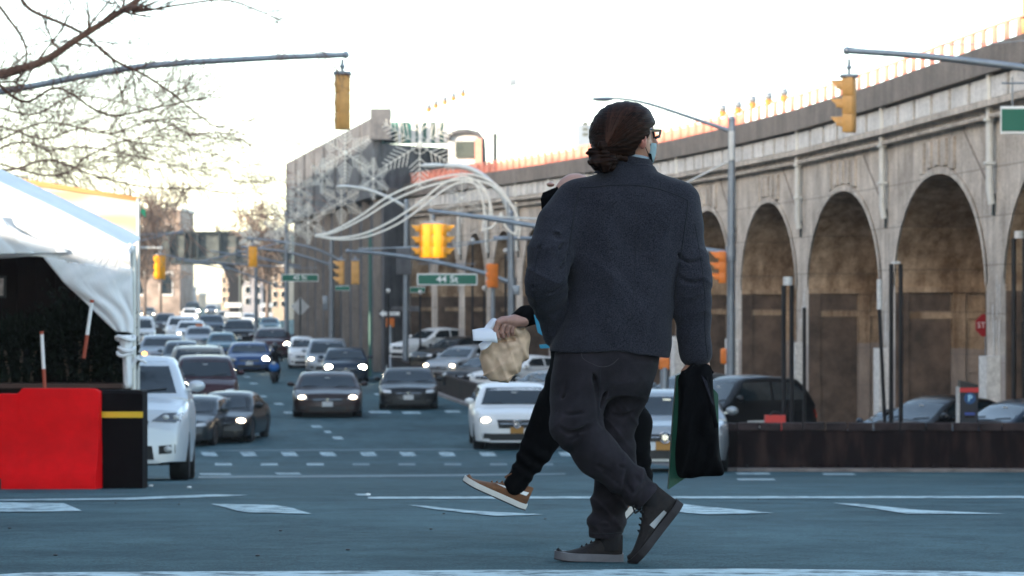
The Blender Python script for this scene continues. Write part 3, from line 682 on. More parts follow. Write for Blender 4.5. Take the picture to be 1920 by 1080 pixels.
# near right mast arm, signal and sign
base = gp(2380, 51.2); arm = bez([W(2380, 190, 50.5), W(2100, 152, 51), W(1920, 127, 51), W(1740, 106, 51), W(1588, 95, 51)])
ex = MB(); ex.tube(bez([W(2380, 20, 50.5), W(1920, 76, 51), W(1750, 84, 51), W(1590, 89, 51)]), .009, 5); ex.tube(bez([W(1592, 100, 51), W(1560, 108, 51), W(1548, 114, 51), W(1565, 126, 51), W(1588, 136, 51)]), .007, 5)
arm_pole('mast_arm_pole', base, W(2380, 0, 50.5), arm, 'blue grey mast arm reaching in from the right above the green sign', .13, .085, .06, extra=[('guy_wire', ex, 'steel')])
signal(1592, 197, 51, [68], 'tan traffic signal with three visors facing left, hanging in front of the arches', M['tan_yellow'], hang=.36, w=.30, h=1.05)
def street_sign(px0, px1, py0, py1, d, txt, lab, tsize=None, hanger=True, back=.03, tx=0.0, barpy=None):
    a, b = W(px0, py1, d), W(px1, py0, d); c = (a+b)/2; root = empty('street_sign', c, lab, 'sign', 'green street name signs')
    w, h = b.x-a.x, b.z-a.z
    MB().box(c+Vector((0, .012, 0)), (w, .02, h), bev=.006).build('border', M['signwhite'], root)
    MB().box(c+Vector((0, -.006, 0)), (w*.965, .016, h*.80), bev=.005).build('panel', M['green'], root)
    if txt: lettering(txt, h*.78, c+Vector((w*tx, -.018, 0)), M['signwhite'], root, sx=1.15, bold=h*.012)
    if hanger:
        mb = MB(); zz = .25*h/.3
        mb.tube([c+Vector((-w*.48, .03, h/2+zz)), c+Vector((w*.48, .03, h/2+zz))], .018, 6)
        for k in (-.3, .3): mb.tube([c+Vector((w*k, .03, h*.3)), c+Vector((w*k, .03, h/2+zz+.12))], .016, 6)
        mb.build('hanger_bar', M['steel'], root)
    return root
street_sign(1876, 1990, 199, 251, 51, '', 'green street sign with pale border cut off by the right picture edge')
# pole at px 1370 with its lamp arm, the long bright arm, and the yellow cluster
base = gp(1370, 77); top = W(1372, 224, 77)
arm = bez([W(1370, 476, 77), W(1180, 449, 77), W(1005, 424, 77), W(900, 407, 77), W(807, 396, 77)])
ex = MB(); ex.tube(bez([W(1370, 246, 77), W(1300, 222, 77.2), W(1210, 193, 77.3), W(1150, 184, 77.5), W(1112, 184, 77.5)]), [.065-.0007*i for i in range(57)], 8)
ex.sphere(W(1130, 186, 77.5), (.33, .14, .07), 10, 6)
ex2 = MB(); ex2.tube(bez([W(1372, 300, 77), W(1150, 405, 77), W(1010, 410, 77), W(850, 400, 77), W(808, 394, 77)]), .03, 6)
ex3 = MB(); ex3.tube([W(1372, 300, 76.8), W(1372, 246, 76.8)], .085, 8)
arm_pole('mast_arm_pole', base, top, arm, 'tall grey pole right of the walker with lamp arm and long sunlit signal arm', .125, .095, .06, m='steel', extra=[('lamp_arm', ex, 'steel'), ('guy_wire', ex2, 'pale_steel'), ('sleeve', ex3, 'pale_steel')])
signal(812, 452, 77, [82, -82, 0, 4], 'bright yellow cluster of four traffic signals hanging over the 44 St sign', M['yellow'], offs=[(-.28, 0, 0), (.28, 0, 0), (-.16, -.2, 0), (.15, -.22, 0)], hang=.34, w=.30, h=.98)
def post_signal(px, py, d, ang, lab, h=.95, w=.3, base=None, paint='yellow'):
    c = W(px, py, d); root = empty('pole_signal', c, lab, 'traffic light', 'signals mounted on poles')
    head_parts(c, R(ang), root, M[paint], None, w, h)
    MB().box(c+Vector((0, .2, h*.3)), (.1, .3, .06)).box(c+Vector((0, .2, -h*.3)), (.1, .3, .06)).build('bracket', M['steel'], root)
    if base is not None: MB().tube([gp(px, d+.25), W(px, py-20, d+.25)], .09, 10).build('post', M['steel'], root, smooth=True)
    return root
post_signal(1354, 501, 76.5, 85, 'orange signal with three visors on the tall pole right of the grey jacket', .92, .3, paint='orange')
def ped_signal(px, py, d, lab, s=.34, post=True, face=0):
    c = W(px, py, d); root = empty('pedestrian_signal', c, lab, 'pedestrian signal', 'orange pedestrian signals')
    MB().box(c, (s, .2, s*1.15), bev=.06).build('housing', M['orange'], root, smooth=True)
    MB().box(c+Vector((0, -.105, .0)), (s*.75, .012, s*.8)).build('louvre', M['orange'], root)
    if post:
        mb = MB(); g = gp(px, d); mb.tube([g, g+Vector((0, 0, .35)), g+Vector((0, 0, .5)), c+Vector((0, 0, -.1))], [.26, .24, .13, .12], 12); mb.build('post', M['steel'], root, smooth=True)
    return root
ped_signal(1246, 682, 74, 'orange pedestrian signal on stubby post beside the black bag', .30)
ped_signal(1364, 668, 77.4, 'orange pedestrian signal peeping out left of the tall right pole', .40, False)
ped_signal(732, 605, 131, 'orange pedestrian signal under the one way arrow', .42)
ped_signal(757, 604, 134, 'orange pedestrian signal half hidden by the grey pole left of the arches', .40, False)
# pole at px 958: 44 St sign arm and the big curved lamp
base = gp(960, 111); top = W(958, 400, 111)
arm = bez([W(960, 531, 111), W(900, 510, 111), W(800, 488, 111), W(720, 476, 111), W(652, 471, 111)])
ex = MB(); ex.tube(bez([W(957, 410, 111), W(948, 380, 111), W(930, 352, 111), W(900, 326, 111), W(868, 313, 111), W(835, 311, 111)]), .11, 8)
ex.sphere(W(812, 311, 111), (.55, .22, .12), 10, 6)
ex2 = MB(); ex2.tube([W(925, 446, 111), W(1000, 447, 111)], .09, 6); ex2.tube([W(958, 448, 110.9), W(660, 470, 110.9)], .02, 5); ex2.box(W(968, 544, 110.8), (.28, .3, .4), bev=.03)
arm_pole('mast_arm_pole', base, top, arm, 'grey pole with big curved street lamp holding the arm over the 44 St sign', .16, .1, .07, extra=[('street_lamp_arm', ex, 'pale_steel'), ('cross_bar', ex2, 'steel')])
street_sign(782, 895, 513, 535, 110, '44 St', 'wide green street sign reading 44 St under the yellow signals', tx=.0)
signal(640, 511, 110.5, [86], 'ochre signal with visors facing left, left one of the pair over the vans', M['tan_yellow'], hang=.2, w=.32, h=.98)
signal(666, 511, 110.6, [4], 'ochre signal seen from behind, right one of the pair over the vans', M['tan_yellow'], hang=.2, w=.34, h=.98)
post_signal(924, 517, 107, 30, 'orange signal on a grey post just left of the lamp pole', .95, .4, base=1, paint='orange')
# pole at px 760 with lamp arm and signs
base = gp(760, 126); top = W(762, 378, 126)
ex = MB(); ex.tube(bez([W(760, 388, 126), W(730, 371, 126), W(690, 356, 126), W(655, 350, 126), W(640, 350, 126)]), .075, 8); ex.sphere(W(645, 350, 126), (.4, .18, .09), 10, 6)
ex2 = MB(); ex2.box(W(757, 490, 125.8), (.72, .03, 1.25), bev=.01)
arm_pole('lamp_post', base, top, None, 'grey lamp post left of the yellow signals with pale blank sign plate', .13, extra=[('lamp_arm', ex, 'pale_steel'), ('sign_plate', ex2, 'stationwall')], group='street lamp posts')
street_sign(768, 797, 538, 549, 128, '', 'small green street sign below the left end of the 44 St sign', hanger=False)
street_sign(628, 656, 536, 545, 128, '', 'small green street sign right of the pale blue pole', hanger=False)
def arrow_sign(x0, x1, y, d, lab, txt=True, hh=.38):
    a, b = W(x0, y, d), W(x1, y, d); root = empty('one_way_sign', (a+b)/2, lab, 'sign', 'one way signs'); z = a.z; L = b.x-a.x
    MB().prism([Vector((a.x, d, z)), Vector((a.x+L*.22, d, z+hh*.62)), Vector((a.x+L*.22, d, z+hh*.3)), Vector((b.x, d, z+hh*.3)), Vector((b.x, d, z-hh*.3)), Vector((a.x+L*.22, d, z-hh*.3)), Vector((a.x+L*.22, d, z-hh*.62))], (0, -.02, 0)).build('arrow', M['signwhite'], root)
    MB().box(((a.x+b.x)/2+L*.05, d+.02, z-.02), (L*1.05, .02, hh*1.3)).build('backing', M['blackpaint'], root)
    lettering('ONE WAY', hh*.36, ((a.x+b.x)/2+L*.08, d-.03, z), M['blackpaint'], root)
    return root
arrow_sign(711, 749, 588, 130, 'white one way arrow pointing left above the orange pedestrian signal', hh=.30)
o = MB().box(W(760, 579, 131), (1.4, .05, .26)).build('street_sign', M['stationwall']); re_origin(o); tag(o, 'narrow grey sign plate seen edge on behind the one way arrow', 'sign')
# poles further left with their signs
base = gp(622, 150); top = W(622, 448, 150); ex = MB(); ex.box(W(610, 568, 149.8), (.3, .1, .8), bev=.02)
arm = bez([W(622, 497, 150), W(560, 478, 150), W(520, 470, 150), W(455, 463, 150)])
arm_pole('mast_arm_pole', base, top, arm, 'pale blue pole with thin arm left of the signal pair', .15, .09, .06, extra=[('control_box', ex, 'steel')])
base = gp(537, 150); top = W(537, 400, 150)
arm = bez([W(650, 493, 148), W(600, 470, 148), W(560, 459, 148), W(500, 450, 148), W(466, 447, 148)])
arm_pole('mast_arm_pole', base, top, arm, 'pale pole with arm and the second street sign beside the station wall', .13, .09, .07, m='steel')
street_sign(528, 597, 514, 528, 146, '45 St', 'second green street sign, small and far, left of the signal pair')
signal(474, 481, 135, [10], 'orange signal in front of the overpass left of the second street sign', M['yellow'], hang=.3, w=.42, h=1.05)
base = gp(478, 140); arm_pole('signal_pole', gp(480, 160), W(480, 500, 160), None, 'slim grey pole between the two black overpass columns', .12)
signal(300, 501, 122, [40], 'orange signal over the packed traffic just right of the tent', M['yellow'], hang=.22, w=.46, h=1.1)
arm_pole('mast_arm_pole', gp(60, 122), W(60, 420, 122), bez([W(60, 455, 122), W(200, 463, 122), W(302, 465, 122)]), 'grey mast arm from behind the tent holding the orange signal', .14, .08, .06, m='pale_steel')
signal(247, 498, 60, [12], 'yellow signal edge peeping out between tent and plywood', M['yellow'], hang=.3, w=.30, h=.72)
ex = MB(); 
for (a, b) in (((310, 478), (372, 491)), ((372, 491), (520, 500)), ((395, 470), (600, 505)), ((370, 492), (540, 452)), ((262, 452), (345, 432)), ((262, 440), (345, 437)), ((410, 495), (530, 540)), ((330, 486), (430, 505)), ((440, 468), (620, 520))):
    ex.tube([W(*a, 170), W(*b, 170)], .05, 5)
o = ex.build('street_cables', M['steel']); re_origin(o); tag(o, 'tangle of pale arms and cables in front of the overpass', 'cables')
# diamond sign, green posts, small street furniture near the station foot
p = W(563, 575, 148); root = empty('diamond_sign', p, 'pale diamond road sign seen from behind beside the station wall', 'sign'); s_ = .52
MB().prism([p+Vector((-s_, 0, 0)), p+Vector((0, 0, s_)), p+Vector((s_, 0, 0)), p+Vector((0, 0, -s_))], (0, .03, 0)).build('plate', M['panel'], root)
MB().tube([gp(563, 148), p+Vector((0, -.04, s_*.9))], .05, 6).build('post', M['darksteel'], root)
gpst = mat('green_post', (.05, .16, .13), .5)
for px, y0, d, lab in ((694, 440, 128, 'thin dark green post beside the parked cars at the station foot'),):
    root = empty('thin_post', gp(px, d), lab, 'post'); MB().tube([gp(px, d), W(px, y0, d)], .08, 8).sphere(W(px, y0, d), .12, 8, 6).build('pole', gpst, root)
for px, y0, y1, d, lab in ((728, 545, 680, 125, 'thin dark post with pale top left of the lamp post'), (788, 548, 670, 124, 'thin dark post with pale top right of the lamp post'), (908, 540, 640, 118, 'thin dark post with pale top left of the curved lamp pole'), (886, 450, 650, 119, 'thin dark pole in front of an arch left of the curved lamp pole'), (948, 470, 640, 116, 'thin dark pole close beside the curved lamp pole')):
    root = empty('lot_post', gp(px, d), lab, 'post', 'thin posts along the parking strip'); MB().tube([gp(px, d), W(px, y0+6, d)], .055, 6).build('pole', M['blackpaint'], root)
    MB().sphere(W(px, y0, d), .11, 8, 6).build('top', M['panel'], root)
# black twin posts with pale tops at the right
def twin(px, y0, y1, d, lab, lean=0, both=True, paletop=24, sp=18):
    b = gp(px, d); root = empty('twin_post' if both else 'slim_post', b, lab, 'post', 'black posts behind the low wall')
    for k in ((-1, 1) if both else (0,)):
        off = k*sp/2/F*d; top = W(px+lean, y0+paletop, d)+Vector((off, 0, 0))
        MB().tube([b+Vector((off, 0, 0)), top], .048 if both else .04, 8).build('post', M['blackpaint'], root, smooth=True)
    t0 = W(px+lean, y0+paletop, d); t1 = W(px+lean, y0, d)
    MB().tube([t0, t1], .10 if both else .055, 10).build('cap', M['panel'], root, smooth=True)
twin(1477, 519, 790, 57, 'black twin post with cream cap left of the second arch pier', sp=15, paletop=16)
twin(1680, 490, 790, 57, 'black twin post with cream cap in front of the dark sedan', sp=18, paletop=5)
twin(1911, 433, 790, 55.5, 'black twin post with cream cap at the right picture edge', sp=20, paletop=14)
twin(1508, 575, 790, 58, 'single slim black post beside the white pier foot', both=False, paletop=2)
twin(1663, 524, 790, 56, 'leaning slim black post beside the twin post, white strip on top', lean=-14, both=False, paletop=56)
# parking meter, stop sign, red bucket
d = 54.0; a = W(1798, 790, d); b = W(1832, 716, d); root = empty('parking_meter', gp(1815, d), 'dark parking meter with red band and blue round P sign behind the wall', 'parking meter')
cx = (a.x+b.x)/2; w = b.x-a.x
MB().box((cx, d, (a.z-.3+b.z-.12)/2), (w, .28, b.z-.12-a.z+.3), bev=.02).build('cabinet', mat('meter_dark_blue', (.012, .016, .035), .4), root)
MB().prism([Vector((cx-w/2, d-.15, b.z-.12)), Vector((cx+w/2, d-.15, b.z-.12)), Vector((cx+w/2, d-.15, b.z-.05)), Vector((cx-w/2, d-.15, b.z+.03))], (0, .3, 0)).build('solar_top', M['blackpaint'], root)
MB().box((cx, d-.15, b.z-.16), (w*1.02, .05, .09)).build('red_band', mat('meter_red', (.6, .03, .03), .45), root)
cc = Vector((cx+.01, d-.155, b.z-.33)); mb = MB(); mb.tube([cc, cc+Vector((0, -.02, 0))], .115, 20); f_ = mb.build('round_sign', mat('meter_blue', (.01, .10, .30), .4), root)
lettering('P', .18, cc+Vector((0, -.028, 0)), mat('meter_sign_blue', (.35, .65, .85), .4), root, bold=.006)
MB().box((cx+.01, d-.15, b.z-.64), (w*.55, .02, .05)).build('blue_label', mat('label_blue', (.05, .10, .45), .5), root); MB().box((cx+.01, d-.15, b.z-.70), (w*.55, .02, .03)).build('red_label', M['rust'], root)
MB().box((cx-w/2-.02, d, (a.z+b.z)/2-.1), (.05, .2, b.z-a.z)).build('side_edge', M['panel'], root)
p = W(1850, 610, 66.5); root = empty('stop_sign', p, 'red stop sign half hidden behind the pale arch pier at right', 'sign')
mb = MB(); r_ = .30; mb.prism([p+Vector((r_*math.cos(R(22.5+45*k)), 0, r_*math.sin(R(22.5+45*k)))) for k in range(8)], (0, .03, 0)); mb.build('plate', mat('stop_red', (.5, .02, .03), .4), root)
lettering('STOP', .2, p+Vector((0, -.012, 0)), M['signwhite'], root); MB().tube([Vector((p.x, p.y+.06, G(66)-.3)), p+Vector((0, .06, .3))], .04, 6).build('post', M['steel'], root)
p = gp(1453, 54, 0); p.z = W(0, 797, 54).z-.1; root = empty('red_crate', p, 'small red open crate standing behind the low wall left of the twin post', 'crate'); w = 36/F*54
mb = MB(); h_ = .30
for (dx, dy, sx, sy) in ((0, -.14, w, .02), (0, .14, w, .02), (-w/2, 0, .02, .28), (w/2, 0, .02, .28)): mb.box((p.x+dx, p.y+dy, p.z+h_/2), (sx, sy, h_))
mb.box((p.x, p.y, p.z+.02), (w, .28, .02)); mb.build('crate_body', mat('crate_red', (.65, .04, .03), .5), root)
MB().tube([p+Vector((-w*.3, 0, h_*.9)), p+Vector((-w*.1, 0, h_*1.25)), p+Vector((w*.2, 0, h_*1.2)), p+Vector((w*.35, 0, h_*.9))], .02, 5).build('handle', M['blackpaint'], root)
MB().box((p.x, p.y, (p.z+G(54))/2), (.5, .3, p.z-G(54))).build('stand', M['blackpaint'], root)

# ------------------------------------------------------------ holiday lights hanging over the avenue
M['ornament'] = mat('ornament_tinsel', (.84, .80, .70), .45, 0, .1, 9)
def snowflake(px, py, d, rpx, lab, yaw=0, ex=1.0, thin=1.0, m='ornament', rot=0):
    c = W(px, py, d); root = empty('snowflake_ornament', c, lab, 'ornament', 'snowflake lights over the avenue'); r = rpx/F*d
    mb = MB(); M4 = Matrix.Translation(c) @ rotz(R(yaw)); tr = .0105*r**.3*thin
    for k in range(6):
        a = R(90+60*k+rot); u = Vector((math.cos(a), 0, math.sin(a)*ex)); v = Vector((-math.sin(a), 0, math.cos(a)*ex)); arm = MB()
        arm.tube([u*.06*r, u*r], tr*1.3, 5)
        for j, f in enumerate((.30, .42, .54, .66, .78, .90)):
            L = (.36-.042*j)*r
            for s in (-1, 1): arm.tube([u*f*r, u*(f*r+L*.62)+v*s*L*.72], tr*1.25, 5)
        xf(arm, M4).build('arm', M[m], root)
    mb.sphere((0, 0, 0), (.09*r, .05, .09*r), 8, 6)
    for k in range(12):
        a0 = R(30*k); a1 = R(30*k+30); mb.tube([(.2*r*math.cos(a0), 0, .2*r*math.sin(a0)*ex), (.2*r*math.cos(a1), 0, .2*r*math.sin(a1)*ex)], tr, 5)
    xf(mb, M4).build('hub', M[m], root)
    MB().tube([c+Vector((0, 0, r*ex)), c+Vector((0, 0, r*ex+.5))], .012, 4).build('hanger_wire', M['steel'], root)
snowflake(647, 287, 122, 56, 'pale snowflake ornament right under the high side-on signal', 20, 1.0, 1.3)
snowflake(787, 272, 124, 78, 'largest pale snowflake ornament in front of the station windows', 5, 1.05, 1.15)
snowflake(545, 415, 140, 56, 'pale snowflake ornament at the left edge of the station wall', 40, 1.05, 1.4)
snowflake(578, 418, 146, 40, 'smaller snowflake ornament overlapping the left edge one', -20, 1.0, 1.4)
snowflake(640, 378, 138, 44, 'middling snowflake ornament in front of the grey station wall', 10, 1.0, 1.4)
snowflake(866, 372, 118, 44, 'faint snowflake ornament inside the looping light swirl', 15, 1.1, .8)
snowflake(520, 430, 165, 28, 'small far snowflake ornament above the overpass end', 0, 1.0, 1.6)
snowflake(605, 330, 134, 34, 'half seen snowflake ornament against the grey station wall top', 50, 1.0, 1.2)
snowflake(700, 335, 130, 36, 'snowflake ornament between the largest one and the station corner', 30, 1.1, 1.1)
snowflake(560, 355, 142, 30, 'upper small snowflake ornament near the station wall left edge', 15, 1.2, 1.2)
snowflake(468, 446, 175, 22, 'tiny far snowflake ornament over the orange far signal', 0, 1.0, 1.8)
snowflake(914, 215, 150, 30, 'thin bare snowflake ornament high in the sky above the curved roof', 60, 1.3, .5, 'steel')
snowflake(950, 238, 152, 34, 'thin bare snowflake ornament beside the tall floodlight mast', 70, 1.3, .5, 'steel')
def cp(cx, cy, d=109): return W(500+cx*.4073, 120+cy*.4073, d)
root = empty('swirl_ornament', cp(700, 700), 'big looping swirl of pale light tubes above the 44 St signals', 'ornament')
for pts in ([(220, 790), (300, 770), (430, 700), (560, 610), (700, 550), (850, 512), (960, 512), (1060, 560), (1130, 650), (1155, 720), (1150, 780)],
            [(225, 792), (330, 800), (450, 780), (580, 720), (700, 640), (800, 560), (880, 522), (940, 525), (1000, 570), (1025, 640), (1025, 700)],
            [(990, 765), (1040, 748), (1072, 700), (1080, 682)], [(995, 770), (1000, 690), (992, 620), (965, 560), (930, 530)], [(1080, 682), (1090, 730), (1120, 770), (1150, 785)]):
    for o_ in ((0, 0), (10, 24)):
        if len(pts) < 6 and o_[0]: continue
        k = len(pts); q = [cp(x+o_[0]*(min(i, 3)/3), y+o_[1]*(min(i, 3)/3)*(1-.0*i)) for i, (x, y) in enumerate(pts)]
        MB().tube(bez(q, 6), .045, 6).build('light_tube', M['ornament'], root, smooth=True)
mb = MB(); mb.tube([cp(1100, 800), cp(870, 840), cp(420, 850)], .025, 5); mb.tube([cp(1110, 560), cp(1110, 900)], .03, 5); mb.build('support_wire', M['steel'], root)

# ------------------------------------------------------------ cars
PAINTS = {}
def paint(name, col, metal=.0, rough=.3):
    if name not in PAINTS: PAINTS[name] = mat(name+'_car_paint', col, rough, metal, coat=.22, spec=.25)
    return PAINTS[name]
KINDS = {
 'sedan': dict(L=4.7, hood=[(0, .44), (.03, .53), (.12, .59), (.27, .66), (.5, .67), (.8, .70), (.93, .69), (1, .62)], roof=[(.22, .645), (.29, .76), (.37, .92), (.44, .985), (.55, 1.0), (.66, .96), (.76, .84), (.86, .70)]),
 'suv':   dict(L=4.8, hood=[(0, .46), (.025, .56), (.10, .62), (.24, .67), (.5, .68), (.9, .69), (1, .62)], roof=[(.20, .66), (.27, .80), (.34, .94), (.42, .99), (.6, 1.0), (.85, .965), (.93, .85), (.975, .68)]),
 'van':   dict(L=5.0, hood=[(0, .40), (.02, .50), (.08, .55), (.17, .60), (.5, .60), (.95, .60), (1, .55)], roof=[(.13, .58), (.22, .80), (.29, .95), (.38, 1.0), (.7, 1.0), (.93, .97), (.97, .85), (.99, .60)]),
 'pickup': dict(L=5.6, hood=[(0, .46), (.02, .56), (.1, .62), (.24, .66), (.6, .66), (.98, .66), (1, .6)], roof=[(.22, .65), (.29, .82), (.34, .95), (.40, 1.0), (.55, 1.0), (.60, .96), (.63, .66)]),
}
def car(name, lab, cat, kind, x, y, w, h, yaw=0, col=None, lights='off', plate='plate', group='cars driving down the avenue', zoff=0, detail=1, L=None, glassx=1.0, lit_side=None, emblem=True, z=None, roofrack=False, extra_lamp=None, darklamp=False):
    K = KINDS[kind]; L = L or K['L']; z0 = (G(y)+zoff) if z is None else z
    root = empty(name, (x, y, z0), lab, cat, group, rz=R(yaw))
    pitch = math.atan2(G(y+L)-G(y), L) if abs(yaw) < 45 else 0
    root.rotation_euler = (pitch, 0, R(yaw)) if abs(yaw) < 45 else (0, 0, R(yaw))
    hd = np.array(K['hood']); rf = np.array(K['roof'])
    wy = [.19*L, .80*L]; wr = min(.235*h, .36); ar = wr*1.14; zb = .13*h
    def hw(t): return w/2*float(np.interp(t, [0, .015, .04, .10, .2, .85, .95, 1], [.80, .885, .94, .985, 1, 1, .965, .90]))
    ns = 64 if detail else 40; ts = sorted(set(list(np.linspace(0, 1, ns))+[.008, .02, .035]))
    rings = []
    for t in ts:
        W_ = hw(t); zt = float(np.interp(t, hd[:, 0], hd[:, 1]))*h; za = zb+.03
        if t < .012: zt *= .92
        for c in wy:
            dd = abs(t*L-c)
            if dd < ar: za = max(za, wr*.98+math.sqrt(ar*ar-dd*dd))
        za = min(za, zt-.05)
        half = [(0, zb), (.70*W_, zb), (.70*W_, za-.02 if za > zb+.04 else zb+.005), (.965*W_, za), (W_, za+(zt-za)*.35), (W_*.99, za+(zt-za)*.62), (W_*.965, zt-(zt-za)*.16), (W_*.90, zt-.012), (W_*.72, zt+.012), (.4*W_, zt+.03), (0, zt+.038)]
        yy = t*L; ring = [Vector((a, yy, b)) for a, b in half]+[Vector((-a, yy, b)) for a, b in half[-2:0:-1]]
        rings.append(ring)
    body = MB(); body.loft(rings)
    gh = MB(); rr = []
    Wc = hw(.45)
    for t in np.linspace(rf[0, 0], rf[-1, 0], 26):
        zr = float(np.interp(t, rf[:, 0], rf[:, 1]))*h; zl = float(np.interp(t, hd[:, 0], hd[:, 1]))*h-.04; f = max(0, (zr-zl)/(h-zl))
        wb = Wc*.955; wt = wb+(Wc*.76-wb)*f; e = min(.07, (zr-zl)*.4)
        half = [(wb, zl), ((wb+wt)/2+.012, (zl+zr)/2), (wt+.008, zr-e), (wt-.04, zr-e*.35), (wt-.14, zr), (wt*.45, zr+.018*f), (0, zr+.024*f)]
        rr.append([Vector((a, t*L, b)) for a, b in half]+[Vector((-a, t*L, b)) for a, b in half[::-1][1:]])
    gh.loft(rr, cap=False, closed=False); gh.add([v for v in rr[0]], [tuple(range(len(rr[0])))]); gh.add([v for v in rr[-1]], [tuple(range(len(rr[-1])))])
    allm = MB(); allm.add(body.v, body.f); allm.add(gh.v, gh.f)
    bo = allm.build('body', col, root, smooth=True, local=True)
    bvh = BVHTree.FromPolygons([Vector(v) for v in allm.v], allm.f)
    def patch(nm, quad, axis, m, nu=6, nv=4, off=.006, parent=root, mirror=True, build=True, th=.0):
        """quad: four 2D corners (in x,z seen from the front, or y,z seen from the side)"""
        vs = []; 
        for j in range(nv+1):
            for i in range(nu+1):
                u, v = i/nu, j/nv
                p = [(quad[0][k]*(1-u)+quad[1][k]*u)*(1-v)+(quad[3][k]*(1-u)+quad[2][k]*u)*v for k in (0, 1)]
                if axis == 'f': o, dr = Vector((p[0], -3, p[1])), Vector((0, 1, 0))
                elif axis == 'r': o, dr = Vector((p[0], L+3, p[1])), Vector((0, -1, 0))
                else: sg = 1 if axis == '+' else -1; o, dr = Vector((sg*4, p[0], p[1])), Vector((-sg, 0, 0))
                hit = bvh.ray_cast(o, dr)
                if hit[0] is None: return None
                vs.append(hit[0]-dr*off)
        fs = [(j*(nu+1)+i, j*(nu+1)+i+1, (j+1)*(nu+1)+i+1, (j+1)*(nu+1)+i) for j in range(nv) for i in range(nu)]
        mb = MB(); mb.add(vs, fs); return mb.build(nm, m, parent, smooth=True, local=True)
    def rect(x0, x1, za, zb_, s0=0, s1=0): return [(x0-s0, za), (x1+s0, za), (x1-s1, zb_), (x0+s1, zb_)]
    H = h
    bz, tz = float(hd[np.argmin(abs(hd[:, 0]-.26)), 1])+.022, .945
    ws = patch('windscreen', [(-Wc*.80, bz*H), (Wc*.80, bz*H), (Wc*.655, tz*H), (-Wc*.655, tz*H)], 'f', M['glass'], 8, 6)
    def roofz(t): return float(np.interp(t, rf[:, 0], rf[:, 1]))
    a0, a1 = rf[0, 0]+.065, rf[2, 0]+.035
    b1, b0 = rf[-3, 0]-.01, rf[-2, 0]-.015
    zs = .715 if kind != 'van' else .65
    for ax in ('+', '-'):
        mid = (a1+b1)/2
        patch('side_window', [(a0*L+.12, zs*H), (mid*L-.04, zs*H), (mid*L-.04, .93*H), (a1*L, .92*H)], ax, M['glass'], 5, 4)
        patch('side_window', [(mid*L+.04, zs*H), (b0*L-.05, zs*H), (b1*L-.05, .92*H), (mid*L+.04, .93*H)], ax, M['glass'], 5, 4)
    patch('rear_window', [(-Wc*.74, .735*H), (Wc*.74, .735*H), (Wc*.62, .92*H), (-Wc*.62, .92*H)], 'r', M['glass'], 6, 4)
    off_lamp = M['lamp_dark'] if darklamp else M['lamp_glass']
    lampm = {'off': M['lamp_glass'], 'on': M['lamp_on'], 'dim': M['lamp_dim']}[lights]
    for s in (-1, 1):
        q = [(s*w*.285, .425*H), (s*w*.445, .435*H), (s*w*.455, .515*H), (s*w*.30, .490*H)]
        if darklamp: q = [(s*w*.25, .455*H), (s*w*.44, .44*H), (s*w*.462, .52*H), (s*w*.33, .515*H)]
        lm_ = lampm if not (lit_side and s != lit_side) else M['lamp_glass']
        patch('headlight', q, 'f', off_lamp, 6, 4, .010)
        if darklamp:
            for xc, rc in ((.345, .045), (.41, .04)):
                hit = bvh.ray_cast(Vector((s*w*xc, -3, .48*H)), Vector((0, 1, 0)))
                if hit[0] is not None: MB().sphere(hit[0]+Vector((0, .0, 0)), (rc*1.2, .03, rc), 12, 8).build('headlight_reflector', M['lamp_glass'], root, smooth=True, local=True)
            hit = bvh.ray_cast(Vector((s*w*.36, -3, .24*H)), Vector((0, 1, 0)))
            if hit[0] is not None: MB().sphere(hit[0], (.06, .03, .05), 12, 8).build('fog_light', M['lamp_glass'], root, smooth=True, local=True)
        if lights != 'off' and lm_ is not M['lamp_glass']:
            hit = bvh.ray_cast(Vector((s*w*.36, -3, .468*H)), Vector((0, 1, 0)))
            if hit[0] is not None: MB().sphere(hit[0]+Vector((0, -.0, 0)), (.17 if lights == 'on' else .13, .05, .12 if lights == 'on' else .07), 10, 6).build('lamp_bulb', lm_, root, smooth=True, local=True)
        q = [(s*w*.30, .20*H), (s*w*.41, .21*H), (s*w*.41, .275*H), (s*w*.30, .265*H)]; patch('fog_lamp', q, 'f', M['trim'], 3, 2, .006)
        q = [(s*w*.30, .50*H), (s*w*.44, .50*H), (s*w*.44, .58*H), (s*w*.32, .58*H)]; patch('tail_light', q, 'r', M['lamp_red'], 4, 3, .01)
    patch('grille', rect(-w*.225, w*.225, (.345 if emblem == 'star' else .365)*H, (.48 if emblem == 'star' else .455)*H, -.03, -.02), 'f', M['trim'], 6, 3, .008)
    patch('lower_intake', rect(-w*(.40 if emblem == 'star' else .27), w*(.40 if emblem == 'star' else .27), .16*H, .265*H, 0, .03), 'f', M['trim'], 6, 3, .008)
    hit = bvh.ray_cast(Vector((0, -3, .315*H)), Vector((0, 1, 0)))
    if hit[0] is not None and plate:
        MB().box(hit[0]+Vector((0, -.02, 0)), (.36, .015, .165), bev=.004).build('number_plate', M[plate], root, local=True)
    hit = bvh.ray_cast(Vector((0, -3, .415*H)), Vector((0, 1, 0)))
